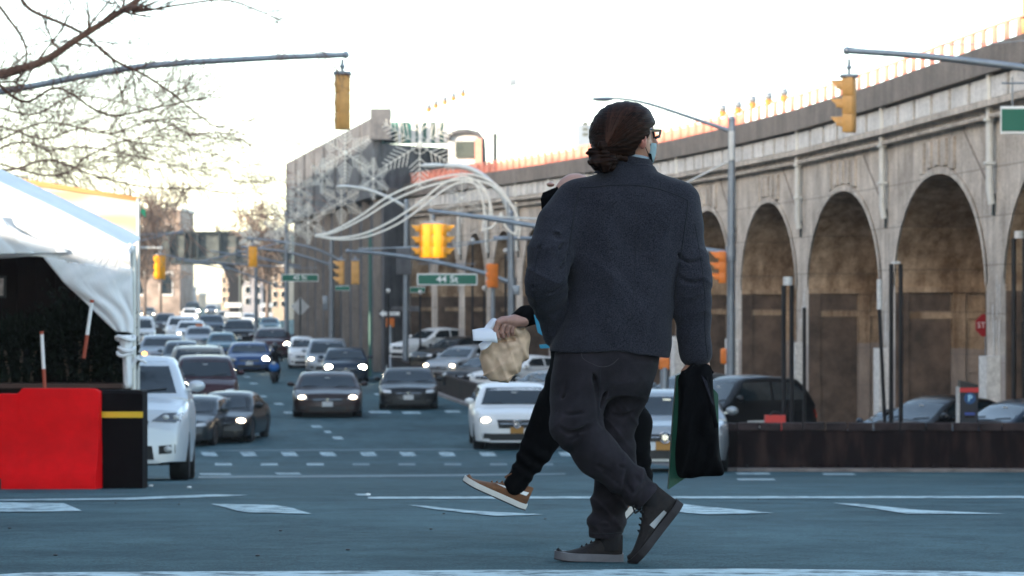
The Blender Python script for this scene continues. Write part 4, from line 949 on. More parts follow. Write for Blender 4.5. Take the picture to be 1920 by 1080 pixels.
    if hit[0] is not None and emblem:
        MB().tube([hit[0]+Vector((0, -.012, 0)), hit[0]+Vector((0, -.03, 0))], .06, 12).tube([hit[0]+Vector((-w*.2, -.012, 0)), hit[0]+Vector((w*.2, -.012, 0))], .012, 6).build('grille_bar', M['chrome'], root, local=True)
        if emblem in ('star', 'vw'):
            c_ = hit[0]+Vector((0, -.04, 0)); mb = MB(); rr_ = .105
            mb.tube([c_+Vector((rr_*math.cos(a), 0, rr_*math.sin(a))) for a in np.linspace(0, 2*math.pi, 25)], .013, 6, cap=False)
            if emblem == 'star':
                for a in (90, 210, 330): mb.tube([c_, c_+Vector((rr_*math.cos(R(a)), 0, rr_*math.sin(R(a))))], [.018, .006], 6)
            else:
                mb.tube([c_+Vector((-.035, 0, .09)), c_+Vector((0, 0, .015)), c_+Vector((.035, 0, .09))], .008, 5)
                mb.tube([c_+Vector((-.08, 0, .05)), c_+Vector((-.04, 0, -.075)), c_+Vector((0, 0, .0)), c_+Vector((.04, 0, -.075)), c_+Vector((.08, 0, .05))], .008, 5)
            mb.build('emblem', M['chrome'], root, smooth=True, local=True)
    hit = bvh.ray_cast(Vector((0, L+3, .42*H)), Vector((0, -1, 0)))
    if hit[0] is not None: MB().box(hit[0]+Vector((0, .02, 0)), (.34, .015, .16), bev=.004).build('number_plate', M['plate_orange'], root, local=True)
    for s in (-1, 1):
        mb = MB(); mb.sphere((s*(w/2+.07), .30*L, (zs+.025)*H), (.125, .075, .085), 10, 7); mb.box((s*(w/2-.03), .30*L, (zs)*H), (.16, .05, .04)); mb.build('wing_mirror', col, root, smooth=True, local=True)
    for c in wy:
        for s in (-1, 1):
            xo = s*(w/2*.985); xi = s*(w/2*.72); mb = MB(); n = 20; prof = [(xi, wr*.6), (xi, wr*.93), (xi+s*.03, wr), (xo-s*.03, wr), (xo, wr*.93), (xo, wr*.68)]
            mb.loft([[Vector((px_, c+r_*math.cos(2*math.pi*j/n), wr+r_*math.sin(2*math.pi*j/n))) for j in range(n)] for px_, r_ in prof], cap=True)
            ty = mb.build('tyre', M['tyre'], root, smooth=True, local=True)
            rm = MB(); rm.tube([(xo-s*.05, c, wr), (xo-s*.015, c, wr)], wr*.20, 10)
            for k in range(7 if detail else 5):
                a = 2*math.pi*k/(7 if detail else 5); rm.box((xo-s*.012, c+wr*.36*math.cos(a), wr+wr*.36*math.sin(a)), (.02, wr*.56, wr*.15), Matrix.Rotation(a, 3, 'X'))
            rm.loft([[Vector((px_, c+r_*math.cos(2*math.pi*j/n), wr+r_*math.sin(2*math.pi*j/n))) for j in range(n)] for px_, r_ in ((xo-s*.02, wr*.70), (xo+s*.002, wr*.68), (xo-s*.01, wr*.60))], cap=False)
            rm.build('rim', M['rim'], ty, local=True)
    MB().box((0, L*.5, zb+.0), (w*.66, L*.9, .05)).build('underbody', M['trim'], root, local=True)
    # dark cabin lining seen through the dark glass: wipers and inner mirror
    if ws and detail:
        hit = bvh.ray_cast(Vector((0, -3, .87*H)), Vector((0, 1, 0)))
        if hit[0] is not None: MB().box(hit[0]+Vector((0, -.012, 0)), (.16, .008, .05), bev=.003).build('inner_mirror', M['lamp_glass'], root, local=True)
        for s in (-.35, .12):
            mb = MB()
            h1 = bvh.ray_cast(Vector((s*w, -3, (bz+.01)*H)), Vector((0, 1, 0))); h2 = bvh.ray_cast(Vector((s*w+.45, -3, (bz+.035)*H)), Vector((0, 1, 0)))
            if h1[0] is not None and h2[0] is not None: mb.tube([h1[0]+Vector((0, -.02, .0)), h2[0]+Vector((0, -.02, 0))], .012, 4).build('wiper', M['trim'], root, local=True)
    if roofrack:
        mb = MB()
        for s in (-1, 1): mb.tube([(s*Wc*.66, .40*L, H*1.0), (s*Wc*.66, .44*L, H*1.035), (s*Wc*.66, .78*L, H*1.03), (s*Wc*.66, .82*L, H*.985)], .022, 6)
        mb.build('roof_rack', M['steel'], root, local=True)
    if extra_lamp == 'taxi': MB().box((0, .5*L, H+.06), (.42, .2, .13), bev=.03).build('roof_light', M['orange'], root, local=True)
    if extra_lamp == 'amber': MB().sphere((-w*.36, -.0, .47*H), (.10, .06, .08), 10, 6).build('lit_indicator', M['lamp_amber'], root, smooth=True, local=True)
    if kind == 'pickup':
        MB().box((0, .81*L, .672*H), (w*.8, .33*L, .012)).build('bed_cover', M['trim'], root, local=True)
    return root
def carpx(lab, kind, xl, xr, yt, yb, col, cat=None, name=None, yaw=0, **kw):
    d = rowd(yb); w = (xr-xl)/F*d; h = (yb-yt)/F*d; cx = W((xl+xr)/2, 0, d).x
    c = math.cos(R(yaw)); s = abs(math.sin(R(yaw))); L = KINDS[kind]['L']
    w2 = max(1.7, (w-L*s*.93)/c) if yaw else w
    x0 = cx+math.sin(R(yaw))*L/2*.95; yaw += math.degrees(math.atan2(-cx, d))
    return car(name or {'sedan': 'sedan_car', 'suv': 'suv_car', 'van': 'minivan', 'pickup': 'pickup_truck'}[kind], lab, cat or {'sedan': 'car', 'suv': 'car', 'van': 'van', 'pickup': 'pickup truck'}[kind], kind, x0, d, w2, h, yaw, col, **kw)
pw = paint('white', (.72, .72, .70)); psil = paint('silver', (.42, .45, .47), .4, .3); pblk = paint('black', (.006, .0065, .008), 0, .3)
pmar = paint('maroon', (.055, .012, .016), .3); pblu = paint('blue', (.012, .06, .19), .4); pnav = paint('navy', (.018, .035, .06), .4); pgry = paint('grey', (.13, .16, .18), .5)
pbrn = paint('brown_black', (.045, .025, .022), .3); pteal = paint('teal_grey', (.10, .20, .24), .5); pbei = paint('beige', (.40, .36, .29), .3); ptx = paint('dark_taupe', (.055, .045, .045), .4)
# near cars
bmw = carpx('silver white sedan with oval headlight right behind the black barrier, nearest of all cars', 'sedan', 70, 384, 655, 902, paint('pale_silver', (.60, .63, .65), .2), yaw=-3, darklamp=True, lights='off', group='cars queued in the left lane')
carpx('black sedan with one lit headlight beside the silver car', 'sedan', 379, 488, 740, 832, pblk, yaw=-9, lights='dim', lit_side=1, plate=None, group='cars queued in the left lane')
carpx('small grey car squeezed between the silver car and the black sedan', 'sedan', 334, 408, 748, 838, paint('slate', (.05, .06, .065), .2), yaw=-14, plate=None, group='cars queued in the left lane')
carpx('maroon car with wide dark windscreen in the left queue', 'suv', 322, 448, 670, 790, pmar, roofrack=False, group='cars queued in the left lane')
carpx('beige car with pale roof right behind the maroon car', 'suv', 312, 432, 652, 752, pbei, roofrack=True, group='cars queued in the left lane')
carpx('dark brown sedan with two glowing headlights in the middle lane', 'sedan', 548, 680, 701, 784, pbrn, lights='dim')
carpx('black sedan with unlit lamps and white plate beside the low wall', 'sedan', 710, 822, 693, 769, pblk)
carpx('white suv with round chrome emblem and orange plate beyond the brown shoe', 'suv', 872, 1050, 724, 845, pw, yaw=3, lights='dim', lit_side=-1, plate='plate_orange', emblem='star')
carpx('silver car with orange plate seen between the walkers and the black bag', 'sedan', 1128, 1374, 728, 886, psil, plate='plate_orange', yaw=-1, emblem='vw')
carpx('black suv with two glaring headlights ahead of the brown sedan', 'suv', 604, 692, 655, 718, pnav, lights='on')
carpx('silver minivan half hidden behind the glaring black suv', 'van', 572, 656, 638, 704, psil, lights='dim', lit_side=-1)
carpx('white car with dark windscreen left of the silver minivan', 'suv', 540, 592, 635, 692, pw)
carpx('bright blue sedan with right headlight shining and red lamp at left', 'sedan', 425, 510, 645, 698, pblu, lights='on', lit_side=1)
carpx('dark red suv with two lit headlights above the motorcyclist', 'suv', 474, 548, 617, 671, pmar, lights='on')
Q = [('grey blue sedan left of the beige car', 'sedan', 303, 378, 642, 708, pgry, {}), ('silver sedan with amber lamp at the tent edge', 'sedan', 258, 352, 632, 690, psil, dict(extra_lamp='amber')),
     ('teal grey sedan left of the blue sedan', 'sedan', 387, 446, 626, 672, pteal, {}), ('pale taxi with orange roof light among the queue', 'sedan', 345, 402, 613, 658, psil, dict(extra_lamp='taxi')),
     ('black suv with wide grille left of the dark red suv', 'suv', 417, 480, 600, 650, pblk, {}), ('white suv with roof rails behind the taxi', 'suv', 310, 372, 594, 645, pw, dict(roofrack=True)),
     ('white sedan with one lit lamp beside the white suv', 'sedan', 328, 388, 602, 646, pw, dict(lights='dim', lit_side=-1)), ('white roofed van at the far left next to the tent pole', 'van', 246, 292, 595, 650, pw, {}),
     ('navy sedan behind the black suv', 'sedan', 370, 422, 591, 630, pnav, {}), ('dark brown suv behind the white van', 'suv', 288, 332, 588, 632, ptx, {}),
     ('small silver car behind the navy sedan', 'sedan', 405, 440, 583, 612, psil, dict(lights='dim')), ('small white car far up the queue', 'suv', 340, 372, 578, 608, pw, dict(lights='dim')),
     ('tiny dark van with two glowing lamps under the overpass', 'van', 346, 376, 566, 598, pnav, dict(lights='on')), ('tiny yellow cab under the overpass at left', 'sedan', 296, 330, 573, 594, paint('cab_yellow', (.6, .32, .05)), dict(lights='dim')),
     ('tiny white car with lamps right of the small silver car', 'sedan', 452, 482, 588, 610, pw, dict(lights='dim')), ('tiny pale car beyond the first black column', 'sedan', 384, 408, 572, 592, psil, dict(lights='dim')),
     ('tiny blue car at the station foot behind the dark red suv', 'sedan', 486, 526, 596, 626, pteal, {}), ('tiny grey car at the far left end of the queue', 'sedan', 262, 292, 576, 600, pgry, dict(lights='dim'))]
for lab, k, a, b, c, d_, p_, kw in Q: carpx(lab, k, a, b, c, d_, p_, detail=0, group='cars queued in the far distance', **kw)
# cars parked in the strip behind the low walls (seen obliquely)
def parked(lab, kind, px, d, w, h, yaw, col, ztop=None, **kw):
    yaw = -yaw
    p = W(px, 0, d); z = (CAMZ+(HOR-ztop)/F*d-h) if ztop else G(d)
    return car({'sedan': 'sedan_car', 'suv': 'suv_car', 'van': 'minivan', 'pickup': 'pickup_truck'}[kind], lab, {'van': 'van', 'pickup': 'pickup truck'}.get(kind, 'car'), kind, p.x, d, w, h, yaw, col, group='cars parked beside the viaduct', z=z, **kw)
pk = parked('black truck cab with faint white door lettering parked behind the tall pole', 'suv', 1282, 63.5, 1.7, 2.0, 62, pblk, 706, plate=None, L=3.3)
MB().box((.857, 1.75, .93), (.012, 1.0, .05)).build('door_lettering', M['panel'], pk, local=True); MB().box((.857, 1.75, .80), (.012, .7, .05)).build('door_lettering', M['panel'], pk, local=True)
parked('dark sedan with pale sloping windscreen parked behind the twin post', 'sedan', 1628, 57.5, 1.9, 1.5, 60, pblk, 746, plate=None, L=4.3)
parked('dark car with black roof just left of the parked sedan', 'sedan', 1580, 63, 1.9, 1.32, 60, pnav, 768, plate=None, L=4.3)
parked('dark blue car with glinting bonnet at the right end of the wall', 'sedan', 1775, 54.0, 1.9, 1.2, 66, pnav, 752, plate=None, L=4.2)
parked('grey car parked between the bag and the orange pedestrian signal', 'sedan', 1205, 80, 1.9, 1.45, 50, pgry, 702, plate=None)
parked('white hatchback parked nose left at the foot of the lamp post', 'sedan', 745, 127, 1.9, 1.6, 55, pw, 615, plate=None)
parked('white van body parked beyond the wall at the far left of the strip', 'van', 668, 143, 1.9, 1.6, 50, pw, 630, plate=None)
parked('black car with pale sloping windscreen parked right of the lamp post', 'sedan', 785, 120, 1.9, 1.5, 52, pblk, 632, plate=None)
parked('white car with glowing lamp parked left of the paper bag', 'suv', 822, 112, 1.9, 1.5, 35, psil, 650, plate=None, lights='dim')
parked('black car parked between the white car and the paper bag', 'sedan', 856, 108, 1.9, 1.4, 40, pblk, 668, plate=None)
parked('white car with long pale windscreen parked below the paper bag', 'sedan', 905, 103, 1.9, 1.4, 48, pw, 668, plate=None)
parked('silver car parked right behind the white front car', 'sedan', 950, 97, 1.9, 1.35, 50, psil, 695, plate=None)
# lettering-like white lines on the pickup door are too blurred to read: two thin stripes
# ------------------------------------------------------------ motorcyclist
d = rowd(718); p = gp(515, d); root = empty('motor_scooter', p, 'dark scooter with bright blue front panel riding between the lanes', 'scooter'); k = d/F
def q(px, py, dy=0): v = W(px, py, d); v.y += dy; return v
mb = MB(); n = 16
mb.loft([[Vector((p.x+sx*.07, p.y-.45+rr*math.cos(2*math.pi*j/n), p.z+.26+rr*math.sin(2*math.pi*j/n))) for j in range(n)] for sx, rr in ((-1, .17), (-1, .25), (1, .25), (1, .17))]); mb.build('front_wheel', M['tyre'], root, smooth=True)
mb = MB(); mb.loft([[Vector((p.x+sx*.08, p.y+.85+rr*math.cos(2*math.pi*j/n), p.z+.27+rr*math.sin(2*math.pi*j/n))) for j in range(n)] for sx, rr in ((-1, .17), (-1, .26), (1, .26), (1, .17))]); mb.build('rear_wheel', M['tyre'], root, smooth=True)
MB().sphere((p.x, p.y-.35, p.z+.72), (.24, .14, .22), 12, 8).build('front_panel', paint('bright_blue', (.02, .16, .5)), root, smooth=True)
MB().tube([(p.x, p.y-.3, p.z+.35), (p.x, p.y+.1, p.z+.42), (p.x, p.y+.7, p.z+.55), (p.x, p.y+1.1, p.z+.7)], [.14, .2, .24, .14], 10).build('scooter_body', pblk, root, smooth=True)
MB().tube([(p.x-.38, p.y-.12, p.z+1.0), (p.x-.1, p.y-.25, p.z+.98), (p.x+.1, p.y-.25, p.z+.98), (p.x+.38, p.y-.12, p.z+1.0)], .025, 6).build('handlebar', M['blackpaint'], root)
MB().sphere((p.x, p.y-.48, p.z+.9), (.10, .05, .07), 10, 6).build('headlamp', M['lamp_glass'], root, smooth=True)
SCOOT = p.copy()
# ------------------------------------------------------------ distance-field modelling for soft shapes
class Field:
    def __init__(s, lo, hi, h):
        s.h = h; s.lo = np.array(lo, float)-2*h; n = np.ceil((np.array(hi, float)+2*h-s.lo)/h).astype(int)+1
        s.n = n; s.x = s.lo[0]+h*np.arange(n[0]); s.y = s.lo[1]+h*np.arange(n[1]); s.z = s.lo[2]+h*np.arange(n[2])
        s.v = np.full(tuple(n), .2, np.float32)
    def _sub(s, lo, hi):
        a = np.maximum(0, np.floor((np.array(lo)-s.lo)/s.h).astype(int)); b = np.minimum(s.n, np.ceil((np.array(hi)-s.lo)/s.h).astype(int)+1)
        if (b <= a).any(): return None
        sl = tuple(slice(i, j) for i, j in zip(a, b)); X, Y, Z = np.meshgrid(s.x[sl[0]], s.y[sl[1]], s.z[sl[2]], indexing='ij', sparse=True); return sl, X, Y, Z
    def _put(s, sl, d, k):
        o = s.v[sl]
        if k > 0:
            h = np.clip(.5+.5*(o-d)/k, 0, 1); s.v[sl] = o*(1-h)+d*h-k*h*(1-h)
        else: s.v[sl] = np.minimum(o, d)
    def cone(s, a, b, ra, rb, k=.03, sy=1.0, crease=None):
        """tapered capsule; sy squashes it front to back; crease=(amplitude, count, centre, spread)"""
        a, b = np.array(a, float), np.array(b, float); m = max(ra, rb)+k+.05
        r = s._sub(np.minimum(a, b)-m, np.maximum(a, b)+m)
        if r is None: return s
        sl, X, Y, Z = r; ab = b-a; L2 = max(1e-9, (ab**2).sum())
        px, py, pz = X-a[0], Y-a[1], Z-a[2]; t = np.clip((px*ab[0]+py*ab[1]+pz*ab[2])/L2, 0, 1)
        d = np.sqrt((px-t*ab[0])**2+((py-t*ab[1])/sy)**2+(pz-t*ab[2])**2)
        rad = ra+(rb-ra)*t
        if crease:
            amp, cnt, ce, spd = crease; rad = rad+amp*np.sin(t*cnt+3*np.sin(px*9+pz*5))*np.exp(-((t-ce)/spd)**2)
        s._put(sl, d-rad, k); return s
    def ell(s, c, r, k=.03, rot=None, p=2.0):
        c, r = np.array(c, float), np.array(r, float); m = max(r)+k+.03; q = s._sub(c-m, c+m)
        if q is None: return s
        sl, X, Y, Z = q; x, y, z = X-c[0], Y-c[1], Z-c[2]
        if rot is not None:
            A = np.array(Euler([R(a) for a in rot]).to_matrix().transposed()); x, y, z = A[0, 0]*x+A[0, 1]*y+A[0, 2]*z, A[1, 0]*x+A[1, 1]*y+A[1, 2]*z, A[2, 0]*x+A[2, 1]*y+A[2, 2]*z
        g = (np.abs(x/r[0])**p+np.abs(y/r[1])**p+np.abs(z/r[2])**p)**(1/p)
        s._put(sl, (g-1)*min(r)*.5+(g-1)*r.mean()*.5, k); return s
    def rings(s, R_, k=.03, p=2.4, cut=None):
        """stack of rings (z, cx, cy, rx, ry)"""
        R_ = np.array(sorted(R_)); zl, zh = R_[0, 0], R_[-1, 0]; m = .06
        q = s._sub([(R_[:, 1]-R_[:, 3]).min()-m, (R_[:, 2]-R_[:, 4]).min()-m, zl-m], [(R_[:, 1]+R_[:, 3]).max()+m, (R_[:, 2]+R_[:, 4]).max()+m, zh+m])
        sl, X, Y, Z = q; f = lambda i: np.interp(Z, R_[:, 0], R_[:, i])
        rx, ry = f(3), f(4); g = (np.abs((X-f(1))/rx)**p+np.abs((Y-f(2))/ry)**p)**(1/p); d = (g-1)*np.minimum(rx, ry)
        d = np.maximum(d, np.maximum(Z-zh, zl-Z)); 
        if cut is not None: d = np.maximum(d, cut(X, Y, Z))
        s._put(sl, d, k); return s
    def mod(s, f):
        X, Y, Z = np.meshgrid(s.x, s.y, s.z, indexing='ij', sparse=True); s.v = s.v+f(X, Y, Z).astype(np.float32); return s
    def cutf(s, f):
        X, Y, Z = np.meshgrid(s.x, s.y, s.z, indexing='ij', sparse=True); s.v = np.maximum(s.v, f(X, Y, Z)).astype(np.float32); return s
    def groove(s, pts, depth, w, ymax=None):
        for a, b in zip(pts[:-1], pts[1:]):
            a, b = np.array(a, float), np.array(b, float); m = 3*w
            q = s._sub(np.minimum(a, b)-m, np.maximum(a, b)+m)
            if q is None: continue
            sl, X, Y, Z = q; ab = b-a; px, py, pz = X-a[0], Y-a[1], Z-a[2]; t = np.clip((px*ab[0]+py*ab[1]+pz*ab[2])/max(1e-9, (ab**2).sum()), 0, 1)
            d2 = (px-t*ab[0])**2+(py-t*ab[1])**2+(pz-t*ab[2])**2; s.v[sl] = s.v[sl]+depth*np.exp(-d2/w**2)
        return s
    def mesh(s, name='skin', smooth=2):
        v = s.v; n = np.array(v.shape); ins = v < 0
        c = np.zeros(tuple(n-1), np.int8)
        for i in (0, 1):
            for j in (0, 1):
                for k in (0, 1): c += ins[i:n[0]-1+i, j:n[1]-1+j, k:n[2]-1+k]
        act = (c > 0) & (c < 8); idx = np.argwhere(act); num = len(idx); ids = np.full(act.shape, -1, np.int64); ids[act] = np.arange(num)
        P = np.zeros((num, 3)); cnt = np.zeros(num)
        I, J, K = idx.T
        cor = {}
        for i in (0, 1):
            for j in (0, 1):
                for k in (0, 1): cor[i, j, k] = v[I+i, J+j, K+k].astype(float)
        for a in cor:
            for ax in range(3):
                if a[ax] == 0:
                    b = list(a); b[ax] = 1; b = tuple(b); va, vb = cor[a], cor[b]; m = (va < 0) != (vb < 0)
                    t = np.where(m, va/np.where(m, va-vb, 1), 0)
                    for q in range(3): P[:, q] += np.where(m, a[q]+(t if q == ax else 0), 0)
                    cnt += m
        P = P/cnt[:, None]+idx
        P = s.lo+P*s.h; fs = []
        for ax in range(3):
            o = [q for q in range(3) if q != ax]
            sa = [slice(1, -1)]*3; sa[ax] = slice(0, -1); sb = [slice(1, -1)]*3; sb[ax] = slice(1, None)
            A, B = ins[tuple(sa)], ins[tuple(sb)]; e = np.argwhere(A != B); fl = A[A != B]
            base = e.copy(); base[:, o[0]] += 1; base[:, o[1]] += 1
            def at(da, db):
                q = base.copy(); q[:, o[0]] += da-1; q[:, o[1]] += db-1; return ids[q[:, 0], q[:, 1], q[:, 2]]
            quad = np.stack([at(0, 0), at(1, 0), at(1, 1), at(0, 1)], 1)
            if ax == 1: fl = ~fl
            quad[~fl] = quad[~fl][:, ::-1]; fs.append(quad)
        Q = np.concatenate(fs); Q = Q[(Q >= 0).all(1)]
        for _ in range(smooth):
            acc = np.zeros_like(P); ct = np.zeros(num)
            for a, b in ((0, 1), (1, 2), (2, 3), (3, 0)):
                np.add.at(acc, Q[:, a], P[Q[:, b]]); np.add.at(acc, Q[:, b], P[Q[:, a]]); np.add.at(ct, Q[:, a], 1); np.add.at(ct, Q[:, b], 1)
            P = P*.5+.5*acc/np.maximum(ct, 1)[:, None]
        me = bpy.data.meshes.new(name); me.vertices.add(num); me.vertices.foreach_set('co', P.ravel()); me.loops.add(len(Q)*4); me.polygons.add(len(Q))
        me.loops.foreach_set('vertex_index', Q.ravel()); me.polygons.foreach_set('loop_start', np.arange(0, len(Q)*4, 4)); me.polygons.foreach_set('loop_total', np.full(len(Q), 4))
        me.update(calc_edges=True); me.validate(); s.last = (P, Q); return me
    def bvh(s): return BVHTree.FromPolygons([Vector(p) for p in s.last[0]], [tuple(int(i) for i in q) for q in s.last[1]])

# ------------------------------------------------------------ barriers, planter, markers, tent
def wv(v): return Vector(v)
DB = 28.4
def q(px, py, d): return W(px, py, d)
# red jersey barrier
g = G(DB); a = q(-150, 915, DB); b = q(188, 915, DB)
root = empty('jersey_barrier', ((a.x+b.x)/2, DB, g), 'bright red plastic jersey barrier at the lower left corner', 'barrier')
prof = [(-.30, 0), (-.30, .16), (-.27, .2), (-.15, .42), (-.11, .62), (-.10, 1.0), (-.08, 1.04), (.08, 1.04), (.10, 1.0), (.11, .62), (.15, .42), (.27, .2), (.30, .16), (.30, 0)]
redm = mat('red_plastic', (.80, .004, .007), .6, 0, .12, 3, .08, 25, col2=(.62, .004, .006), spec=.08)
mb = MB()
xa, xm, xb = a.x, q(40, 915, DB).x, b.x
def br(x, hs, inset=0): return [Vector((x, DB+py*(1-inset*.0), g+pz*hs)) for py, pz in prof]
h2 = (915-727)/F*DB/1.04; h1 = (915-737)/F*DB/1.04
mb.loft([br(xa, h1), br(xm-.03, h1), br(xm, h1*.5+h2*.5), br(xm+.02, h2), br(xb-.13, h2), br(xb-.05, h2*.995), br(xb, h2*.97)])
mb.build('barrier_shell', redm, root, smooth=True)
MB().box((xa+(xb-xa)*.32, DB-.295, g+.06), (q(48, 0, DB).x-q(-60, 0, DB).x, .03, .13)).build('fork_slot', M['trim'], root)
# black barrier with yellow tape
a = q(183, 915, DB+.35); b = q(272, 915, DB+.35); hb = (915-731)/F*(DB+.35)
root = empty('black_barrier', ((a.x+b.x)/2, DB+.35, G(DB+.35)), 'matt black barrier block with one yellow stripe beside the silver car', 'barrier')
mb = MB(); g = G(DB+.35)
mb.loft([[Vector((x, DB+.35+y, g+z*s)) for y, z in ((-.2, 0), (-.2, hb*.97), (-.17, hb), (.17, hb), (.2, hb*.97), (.2, 0))] for x, s in ((a.x-.1, 1), (b.x-.02, 1), (b.x, .985))])
mb.build('block', mat('matt_black_plastic', (.006, .004, .005), .8, 0, .3, 5, spec=.1), root)
MB().box(((a.x+b.x)/2, DB+.35-.205, q(0, 776, DB+.35).z), (b.x-a.x+.01, .012, .065)).build('yellow_stripe', mat('yellow_tape', (.75, .45, .01), .5), root)
# planter and dining shed behind
root = empty('dining_shed', q(60, 915, 30.6), 'dark brown wall of the street dining shed under the white tent', 'shed'); shm = mat('dark_brown_board', (.016, .009, .008), .8, 0, .3, 3, .1, 20, spec=.1)
a, b = q(-260, 730, 31.2), q(248, 480, 31.2); g = G(31.2)
MB().box(((a.x+b.x)/2, 31.25, (g+b.z)/2), (b.x-a.x, .08, b.z-g)).build('wall', shm, root)
mb = MB(); 
for k in range(14): mb.box((a.x+(b.x-a.x)*k/14, 31.19, (g+b.z)/2), (.02, .03, b.z-g-.05))
mb.build('batten', shm, root)
p = q(-8, 538, 31.1); root = empty('picture_frame', p, 'pale picture in black frame on the brown wall at the left edge', 'picture')
MB().box(p, (.24, .03, .26)).build('frame', M['trim'], root); MB().box(p+Vector((0, -.02, 0)), (.19, .01, .20)).build('picture', mat('pale_print', (.45, .36, .33), .6, 0, .5, 20), root)
root = empty('planter_box', q(90, 915, 29.4), 'long dark planter box behind the red barrier', 'planter')
a, b = q(-240, 0, 30.1), q(232, 0, 30.1); zt_ = q(0, 722, 30.1).z
mb = MB(); mb.box(((a.x+b.x)/2, 30.1, (G(30.1)+zt_)/2), (b.x-a.x, .5, zt_-G(30.1)), bev=.02); mb.build('box', shm, root)
MB().box(((a.x+b.x)/2, 30.1, zt_+.0), (b.x-a.x+.04, .56, .05)).build('rim', mat('brown_rim', (.07, .03, .02), .6), root)
# evergreen shrub: many small needle sprays
def leafcloud(mb, c, r, n, size, seed, up=.3, flat=.5):
    rg = random.Random(seed)
    for i in range(n):
        while True:
            v = Vector((rg.uniform(-1, 1), rg.uniform(-1, 1), rg.uniform(-1, 1)))
            if .25 < v.length < 1: break
        p = Vector(c)+Vector((v.x*r[0], v.y*r[1], v.z*r[2])); dr = (v+Vector((rg.uniform(-.5, .5), rg.uniform(-.5, .5), up+rg.uniform(-.4, .4)))).normalized()
        s_ = size*rg.uniform(.6, 1.4); sd = dr.orthogonal().normalized(); sd = (sd*math.cos(i)+dr.cross(sd)*math.sin(i))
        mb.add([p, p+dr*s_*.5+sd*s_*.16, p+dr*s_, p+dr*s_*.5-sd*s_*.16], [(0, 1, 2, 3)])
for i, (px, py, rx, rz, lab) in enumerate(((150, 640, .50, .48, 'tall dark evergreen shrub in the planter under the tent corner'), (40, 655, .55, .36, 'lower dark evergreen shrub at the left end of the planter'), (215, 660, .22, .34, 'slim dark evergreen shrub beside the tied tent pole'))):
    c = q(px, py, 30.3); root = empty('evergreen_shrub', (c.x, c.y, zt_), lab, 'shrub', 'evergreen shrubs in the planter')
    mb = MB(); leafcloud(mb, c, (rx, .35, rz), 2600, .09, i); 
    rg = random.Random(i+50)
    for k in range(26):
        e = c+Vector((rg.uniform(-rx, rx)*1.1, rg.uniform(-.3, .3), rz*rg.uniform(.4, 1.35))); 
        for t in range(16):
            pp = c+(e-c)*(t/15.+.05); dv = Vector((rg.uniform(-1, 1), rg.uniform(-1, 1), rg.uniform(.2, 1))).normalized()*.07; sd = dv.orthogonal()*.16; mb.add([pp, pp+dv*.5+sd, pp+dv, pp+dv*.5-sd], [(0, 1, 2, 3)])
    mb.build('foliage', mat('evergreen_%d' % i, (.012, .017, .011), .8, 0, .5, 9, spec=.1), root)
    mb = MB(); [mb.tube([(c.x+dx, c.y, zt_-.05), (c.x+dx*1.6, c.y, c.z)], .02, 5) for dx in (-.12, 0, .1)]; mb.build('stem', bbk, root)
def marker(x0, y0, x1, y1, ymid, lab):
    d = 28.9; a, b = q(x0, y0, d), q(x1, y1, d); root = empty('marker_stick', a, lab, 'marker', 'red and white marker sticks'); m_ = a+(b-a)*((y0-ymid)/(y0-y1))
    lo, hi = ('red_stick', 'white_stick')
    MB().tube([a, m_], .021, 8).build('lower_part', mat('stick_red', (.42, .07, .03), .5), root, smooth=True)
    MB().tube([m_, b-(b-m_)*.08], .020, 8).build('upper_part', M['white'], root, smooth=True)
    MB().tube([b-(b-m_)*.08, b], .022, 8).build('tip', mat('tip_red', (.5, .08, .03), .5), root, smooth=True)
marker(84, 730, 78, 621, 692, 'upright red and white marker stick behind the red barrier')
marker(157, 672, 173, 562, 628, 'leaning red and white marker stick under the tent cloth')
# tent
fab = mat('white_tent_fabric', (.74, .75, .76), .65, 0, .07, 2.0, .12, 9)
t_ = fab.node_tree; b_ = t_.nodes['Principled BSDF']; b_.inputs['Transmission Weight'].default_value = 0.0
root = empty('party_tent', q(240, 880, 29.4), 'white party tent with sloping roof and gathered corner tied to its pole', 'tent')
TD = 29.4
def cloth(rows_, name, fold=.0, mt=fab, seed=0, n=40, m=26, freq=3):
    """rows_: list of polylines (px,py,dy) top to bottom, lofted into a cloth with folds"""
    rg = random.Random(seed); vs = []; rr = []
    for row in rows_:
        P = bez([q(x, y, TD)+Vector((0, dy, 0)) for x, y, dy in row], 8); L = len(P); rr.append([P[int(round(i*(L-1)/(n-1)))] for i in range(n)])
    for j in range(m):
        t = j/(m-1)*(len(rr)-1); k = min(int(t), len(rr)-2); f = t-k
        for i in range(n):
            p = rr[k][i]*(1-f)+rr[k+1][i]*f; u = i/(n-1)
            p = p+Vector((0, fold*(math.sin(u*freq*6+2.3*math.sin(j*.21+seed))*.6+math.sin(u*freq*2.3+j*.13)*.5), 0)); vs.append(p)
    fs = [(j*n+i, j*n+i+1, (j+1)*n+i+1, (j+1)*n+i) for j in range(m-1) for i in range(n-1)]
    mb = MB(); mb.add(vs, fs); o = mb.build(name, mt, root, smooth=True); md = o.modifiers.new('thickness', 'SOLIDIFY'); md.thickness = .006; return o
